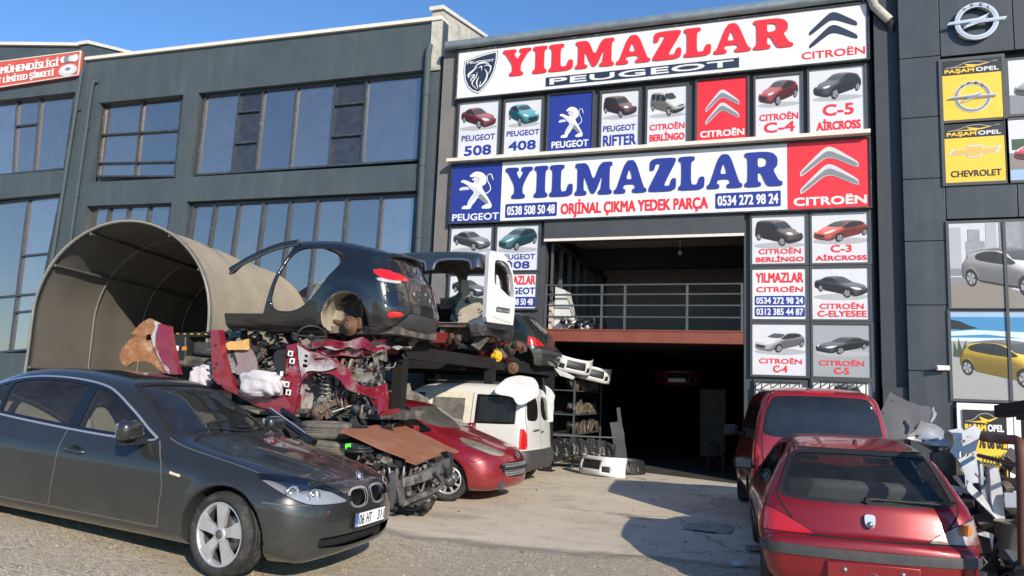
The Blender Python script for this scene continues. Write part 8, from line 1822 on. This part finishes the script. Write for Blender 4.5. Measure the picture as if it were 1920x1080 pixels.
m = MB(); junk(m, (2.6, 8.6, .85), (.8, .6, .5), 60, 2, 'bct', 1.3, 84); tag(m.build('engine_scrap', ['black_plastic', 'inner_dark']), 'oily black engine parts behind the brown pipe railing', 'scrap', kind='stuff')
# brown pipe railing, black beam, bucket, yellow fence
t = empty('pipe_railing', tuple(at(1905, 1000, 6.9)), label='brown painted pipe railing at the right edge', cat='railing')
p7 = lambda p, Y: tuple(at(*Z7([p])[0], Y))
m = MB(); m.tube([tuple(x) for x in catmull([p7((670, 302), 9.0), p7((780, 312), 8.1), p7((855, 318), 7.6), p7((878, 340), 7.45), p7((886, 420), 7.4), p7((893, 700), 7.4), p7((900, 1080), 7.4)], 5)], .042, 10); child_of(m.build('top_rail', 'pipe_brown', None), t)
for a, b in (((645, 402), (874, 458)), ((755, 520), (880, 555)), ((808, 752), (886, 788))): m = MB(); m.tube([p7(a, 8.6), p7(b, 7.42)], .02, 8); child_of(m.build('lower_rail', 'pipe_brown', None), t)
m = MB(); a_, b_ = p7((770, 155), 7.6), p7((980, 125), 6.6); m.bar(a_, b_, .10, .10); m.bar((a_[0]+.3, a_[1]+.6, a_[2]), (b_[0]+.3, b_[1]+.6, b_[2]), .1, .14); m.bar((b_[0]-.02, b_[1]+.05, 0), (b_[0]-.02, b_[1]+.05, b_[2]-.07), .09); tag(m.build('steel_beam', 'rack_black'), 'black steel beam jutting in at the right edge', 'beam')
m = MB(); c = p7((842, 880), 7.7); m.lathe([(.105, -.15), (.13, .14), (.142, .14), (.142, .155), (.128, .155), (.10, -.14), (0, -.14)], 24, 'z', c); tag(m.build('plastic_bucket', 'film'), 'cloudy clear plastic bucket behind the pipe railing', 'bucket')
m = MB()
for k in range(9): x = p7((672+k*18, 470), 9.6); m.box((x[0], x[1], x[2]-.35), (.014, .014, .95))
for z in (455, 560): a_, b_ = p7((665, z), 9.6), p7((828, z+10), 9.6); m.bar(a_, b_, .016)
mat('fence_yellow', (.16, .13, .03), .6); tag(m.build('low_fence', 'fence_yellow'), 'thin olive barred fence before the white door', 'fence')

# rubbish on the ground
def flat_rubbish(name, label, px, mt, amp, cat, h=.01):
    P = [atz(a, b, .012) for a, b in px]; m = MB(); m.sheet([[(p[0], p[1]) for p in P]], lambda u, v, w: (u, v, h+w), -.006); o = m.build(name, mt); crumple(o, 3, amp, 7, 3.0); return tag(o, label, cat)
mat('card_dark', (.33, .30, .25), .9, noise=.4, nscale=6); flat_rubbish('flat_cardboard', 'flattened dirty cardboard in the van shadow', [(1282, 985), (1300, 981), (1365, 984), (1375, 988), (1370, 1000), (1330, 998), (1310, 995), (1280, 991)], 'card_dark', .02, 'cardboard', .02)

c = atz(1384, 1056, .03); o = sack('paper_scrap', 'crumpled pale paper on the ground left of the red hatchback', c, (.07, .05, .03), 12.0, 'cloth_white'); o['category'] = 'paper'
c = atz(1420, 1030, .02); m = MB(); m.box((c[0], c[1], .03), (.25, .12, .05), (0, 0, .5), bev=.02); o = tag(m.build('stone_wedge', 'primer_dusty'), 'flat pale stone by the rear wheel of the red hatchback', 'stone')
# ------------------------------------------------------------------ ground: yard of old concrete with a rough gravelly apron that rises to the left
def gh(x, y):
    x = np.asarray(x, float); y = np.asarray(y, float)
    s = np.clip(-3.0-x, 0, 9); k = 1-sstep(y, 7.6, 10.2)
    return .105*s*(s/(s+.5))*k
def ground_mat():
    m = bpy.data.materials.new('yard'); m.use_nodes = True; nt = m.node_tree; L = nt.links; b = nt.nodes['Principled BSDF']; b.inputs['Roughness'].default_value = .92; b.inputs['Specular IOR Level'].default_value = .25
    N = lambda t, **k: (lambda n: ([setattr(n, a, v) for a, v in k.items()], n)[1])(nt.nodes.new(t))
    tc = N('ShaderNodeTexCoord')
    def noise(sc, det=8, ro=.6): n = N('ShaderNodeTexNoise'); n.inputs['Scale'].default_value = sc; n.inputs['Detail'].default_value = det; n.inputs['Roughness'].default_value = ro; L.new(tc.outputs['Object'], n.inputs['Vector']); return n.outputs['Fac']
    def mr(i, a, b_, c=0.0, d=1.0): n = N('ShaderNodeMapRange'); n.inputs[1].default_value = a; n.inputs[2].default_value = b_; n.inputs[3].default_value = c; n.inputs[4].default_value = d; L.new(i, n.inputs[0]); return n.outputs[0]
    def mix(f, a, b_, mode='MIX'):
        n = N('ShaderNodeMix', data_type='RGBA', blend_type=mode)
        for s_, v in ((0, f), (6, a), (7, b_)):
            if hasattr(v, 'links'): L.new(v, n.inputs[s_])
            else: n.inputs[s_].default_value = v if s_ == 0 else (*v, 1)
        return n.outputs[2]
    def math_(op, a, b_):
        n = N('ShaderNodeMath', operation=op)
        for i, v in enumerate((a, b_)):
            if hasattr(v, 'links'): L.new(v, n.inputs[i])
            else: n.inputs[i].default_value = v
        return n.outputs[0]
    sx = N('ShaderNodeSeparateXYZ'); L.new(tc.outputs['Object'], sx.inputs[0])
    # concrete
    con = mix(mr(noise(.55, 9), .35, .68), (.62, .54, .405), (.50, .43, .32))
    con = mix(mr(noise(2.2, 9, .7), .52, .75), con, (.37, .315, .24)); con = mix(mr(noise(.9, 6, .6), .60, .72, 0, .7), con, (.68, .60, .46)); con = mix(mr(noise(26, 6, .7), .55, .8, 0, .5), con, (.22, .20, .17))
    v = N('ShaderNodeTexVoronoi', feature='DISTANCE_TO_EDGE'); v.inputs['Scale'].default_value = .32; wv = N('ShaderNodeVectorMath', operation='ADD'); nz = N('ShaderNodeTexNoise'); nz.inputs['Scale'].default_value = 1.6; nz.inputs['Detail'].default_value = 6; L.new(tc.outputs['Object'], nz.inputs['Vector']); sc_ = N('ShaderNodeVectorMath', operation='SCALE'); sc_.inputs['Scale'].default_value = .55; L.new(nz.outputs['Color'], sc_.inputs[0]); L.new(tc.outputs['Object'], wv.inputs[0]); L.new(sc_.outputs[0], wv.inputs[1]); L.new(wv.outputs[0], v.inputs['Vector'])
    crack = mr(v.outputs['Distance'], .0, .012, 1, 0); con = mix(math_('MULTIPLY', crack, mr(noise(.7), .42, .55)), con, (.25, .22, .18))
    oil = mr(noise(.38, 5), .60, .72, 0, .55); con = mix(oil, con, (.17, .155, .135))
    # gravel apron
    g1 = N('ShaderNodeTexVoronoi'); g1.inputs['Scale'].default_value = 62; L.new(tc.outputs['Object'], g1.inputs['Vector']); hs = N('ShaderNodeSeparateColor'); L.new(g1.outputs['Color'], hs.inputs[0])
    gr = mix(mr(hs.outputs[0], 0, 1), (.26, .215, .15), (.62, .54, .41)); gr = mix(mr(noise(1.3, 9, .65), .45, .66), gr, (.44, .37, .27)); gr = mix(mr(noise(3.6, 8, .7), .60, .72, 0, .8), gr, (.66, .58, .45)); gr = mix(mr(noise(9, 8, .7), .55, .75, 0, .7), gr, (.13, .11, .08))
    edge = math_('ADD', math_('ADD', sx.outputs['Y'], math_('MULTIPLY', sx.outputs['X'], -.17)), math_('MULTIPLY', mr(noise(1.1, 6), 0, 1, -1, 1), .40))
    f = mr(edge, 8.62, 8.42); colr = mix(f, con, gr)
    rim = math_('MULTIPLY', mr(edge, 8.74, 8.60), mr(edge, 8.38, 8.52)); colr = mix(math_('MULTIPLY', rim, .55), colr, (.14, .12, .095))
    L.new(colr, b.inputs['Base Color'])
    hgt = math_('ADD', math_('MULTIPLY', noise(60, 5, .7), .25), math_('MULTIPLY', f, math_('ADD', math_('MULTIPLY', mr(g1.outputs['Distance'], 0, .6, 1, 0), .9), math_('MULTIPLY', noise(14, 8, .7), 1.3))))
    hgt = math_('SUBTRACT', hgt, math_('MULTIPLY', crack, .5))
    bp = N('ShaderNodeBump'); bp.inputs['Strength'].default_value = .55; bp.inputs['Distance'].default_value = .02; L.new(hgt, bp.inputs['Height']); L.new(bp.outputs[0], b.inputs['Normal'])
    M['yard'] = m
ground_mat()
xs = np.concatenate([[-400, -150, -60, -30], np.arange(-18, 9.01, .15), [20, 60, 150, 400]]); ys = np.concatenate([[-400, -150, -50, -15], np.arange(-3, 19.01, .15), [30, 60, 150, 400]])
gx, gy = np.meshgrid(xs, ys); inside = (gx > -18.1) & (gx < 9.1) & (gy > -3.1) & (gy < 19.1)
bumpz = np.array([[mnoise.noise(Vector((a*.5, b*.5, 0)))*.012+mnoise.noise(Vector((a*2.2, b*2.2, 3)))*.004 for a in xs] for b in ys])
gz = gh(gx, gy)+np.where(inside, bumpz, 0)*(np.clip((17-gy)/3, 0, 1))
m = MB(); nx = len(xs); m.add(np.stack([gx.ravel(), gy.ravel(), gz.ravel()], 1).tolist(), [(j*nx+i, j*nx+i+1, (j+1)*nx+i+1, (j+1)*nx+i) for j in range(len(ys)-1) for i in range(nx-1)], 0, True)
tag(m.build('ground', 'yard', fixn=False), kind='structure')
mat('pebble', (.36, .31, .235), .9, noise=.35, nscale=9, c2=(.24, .21, .17), c2scale=5)
def stones(n, x0, x1, y0, y1, smin, smax, seed, ok):
    r = np.random.default_rng(seed); m = MB(); k = 0
    O = np.array([(1, 0, 0), (-1, 0, 0), (0, 1, 0), (0, -1, 0), (0, 0, 1), (0, 0, -1)], float); F = [(0, 2, 4), (2, 1, 4), (1, 3, 4), (3, 0, 4), (2, 0, 5), (1, 2, 5), (3, 1, 5), (0, 3, 5)]
    while k < n:
        x, y = r.uniform(x0, x1), r.uniform(y0, y1)
        if not ok(x, y): continue
        k += 1; s = smin*(smax/smin)**(r.random()**2.2); a = r.uniform(0, 6.3); V = O*np.array([r.uniform(.7, 1.3), r.uniform(.6, 1.1), r.uniform(.4, .8)])*s; V = V*(1+r.uniform(-.25, .25, (6, 1))); c, q = math.cos(a), math.sin(a)
        V = np.stack([V[:, 0]*c-V[:, 1]*q, V[:, 0]*q+V[:, 1]*c, V[:, 2]], 1)+np.array([x, y, float(gh(x, y))+s*.25]); m.add(V, F, 0, False)
    return m
m = stones(5200, -7.5, 1.5, 3.2, 8.4, .004, .022, 3, lambda x, y: y-.17*x < 8.4); tag(m.build('gravel', 'pebble', fixn=False), 'loose gravel scattered over the rough foreground', 'gravel', kind='stuff')
m = stones(420, -4.8, 1.0, 8.2, 16.5, .005, .03, 4, lambda x, y: True); tag(m.build('grit', 'pebble', fixn=False), 'grit and small stones lying on the concrete yard', 'grit', kind='stuff')
mat('rubbish_dark', (.05, .045, .04), .9, noise=.4)
m = stones(170, -5.5, 1.4, 4.2, 16.2, .006, .026, 9, lambda x, y: True); tag(m.build('debris', 'rubbish_dark', fixn=False), 'small dark bits of debris scattered over the yard', 'debris', kind='stuff')
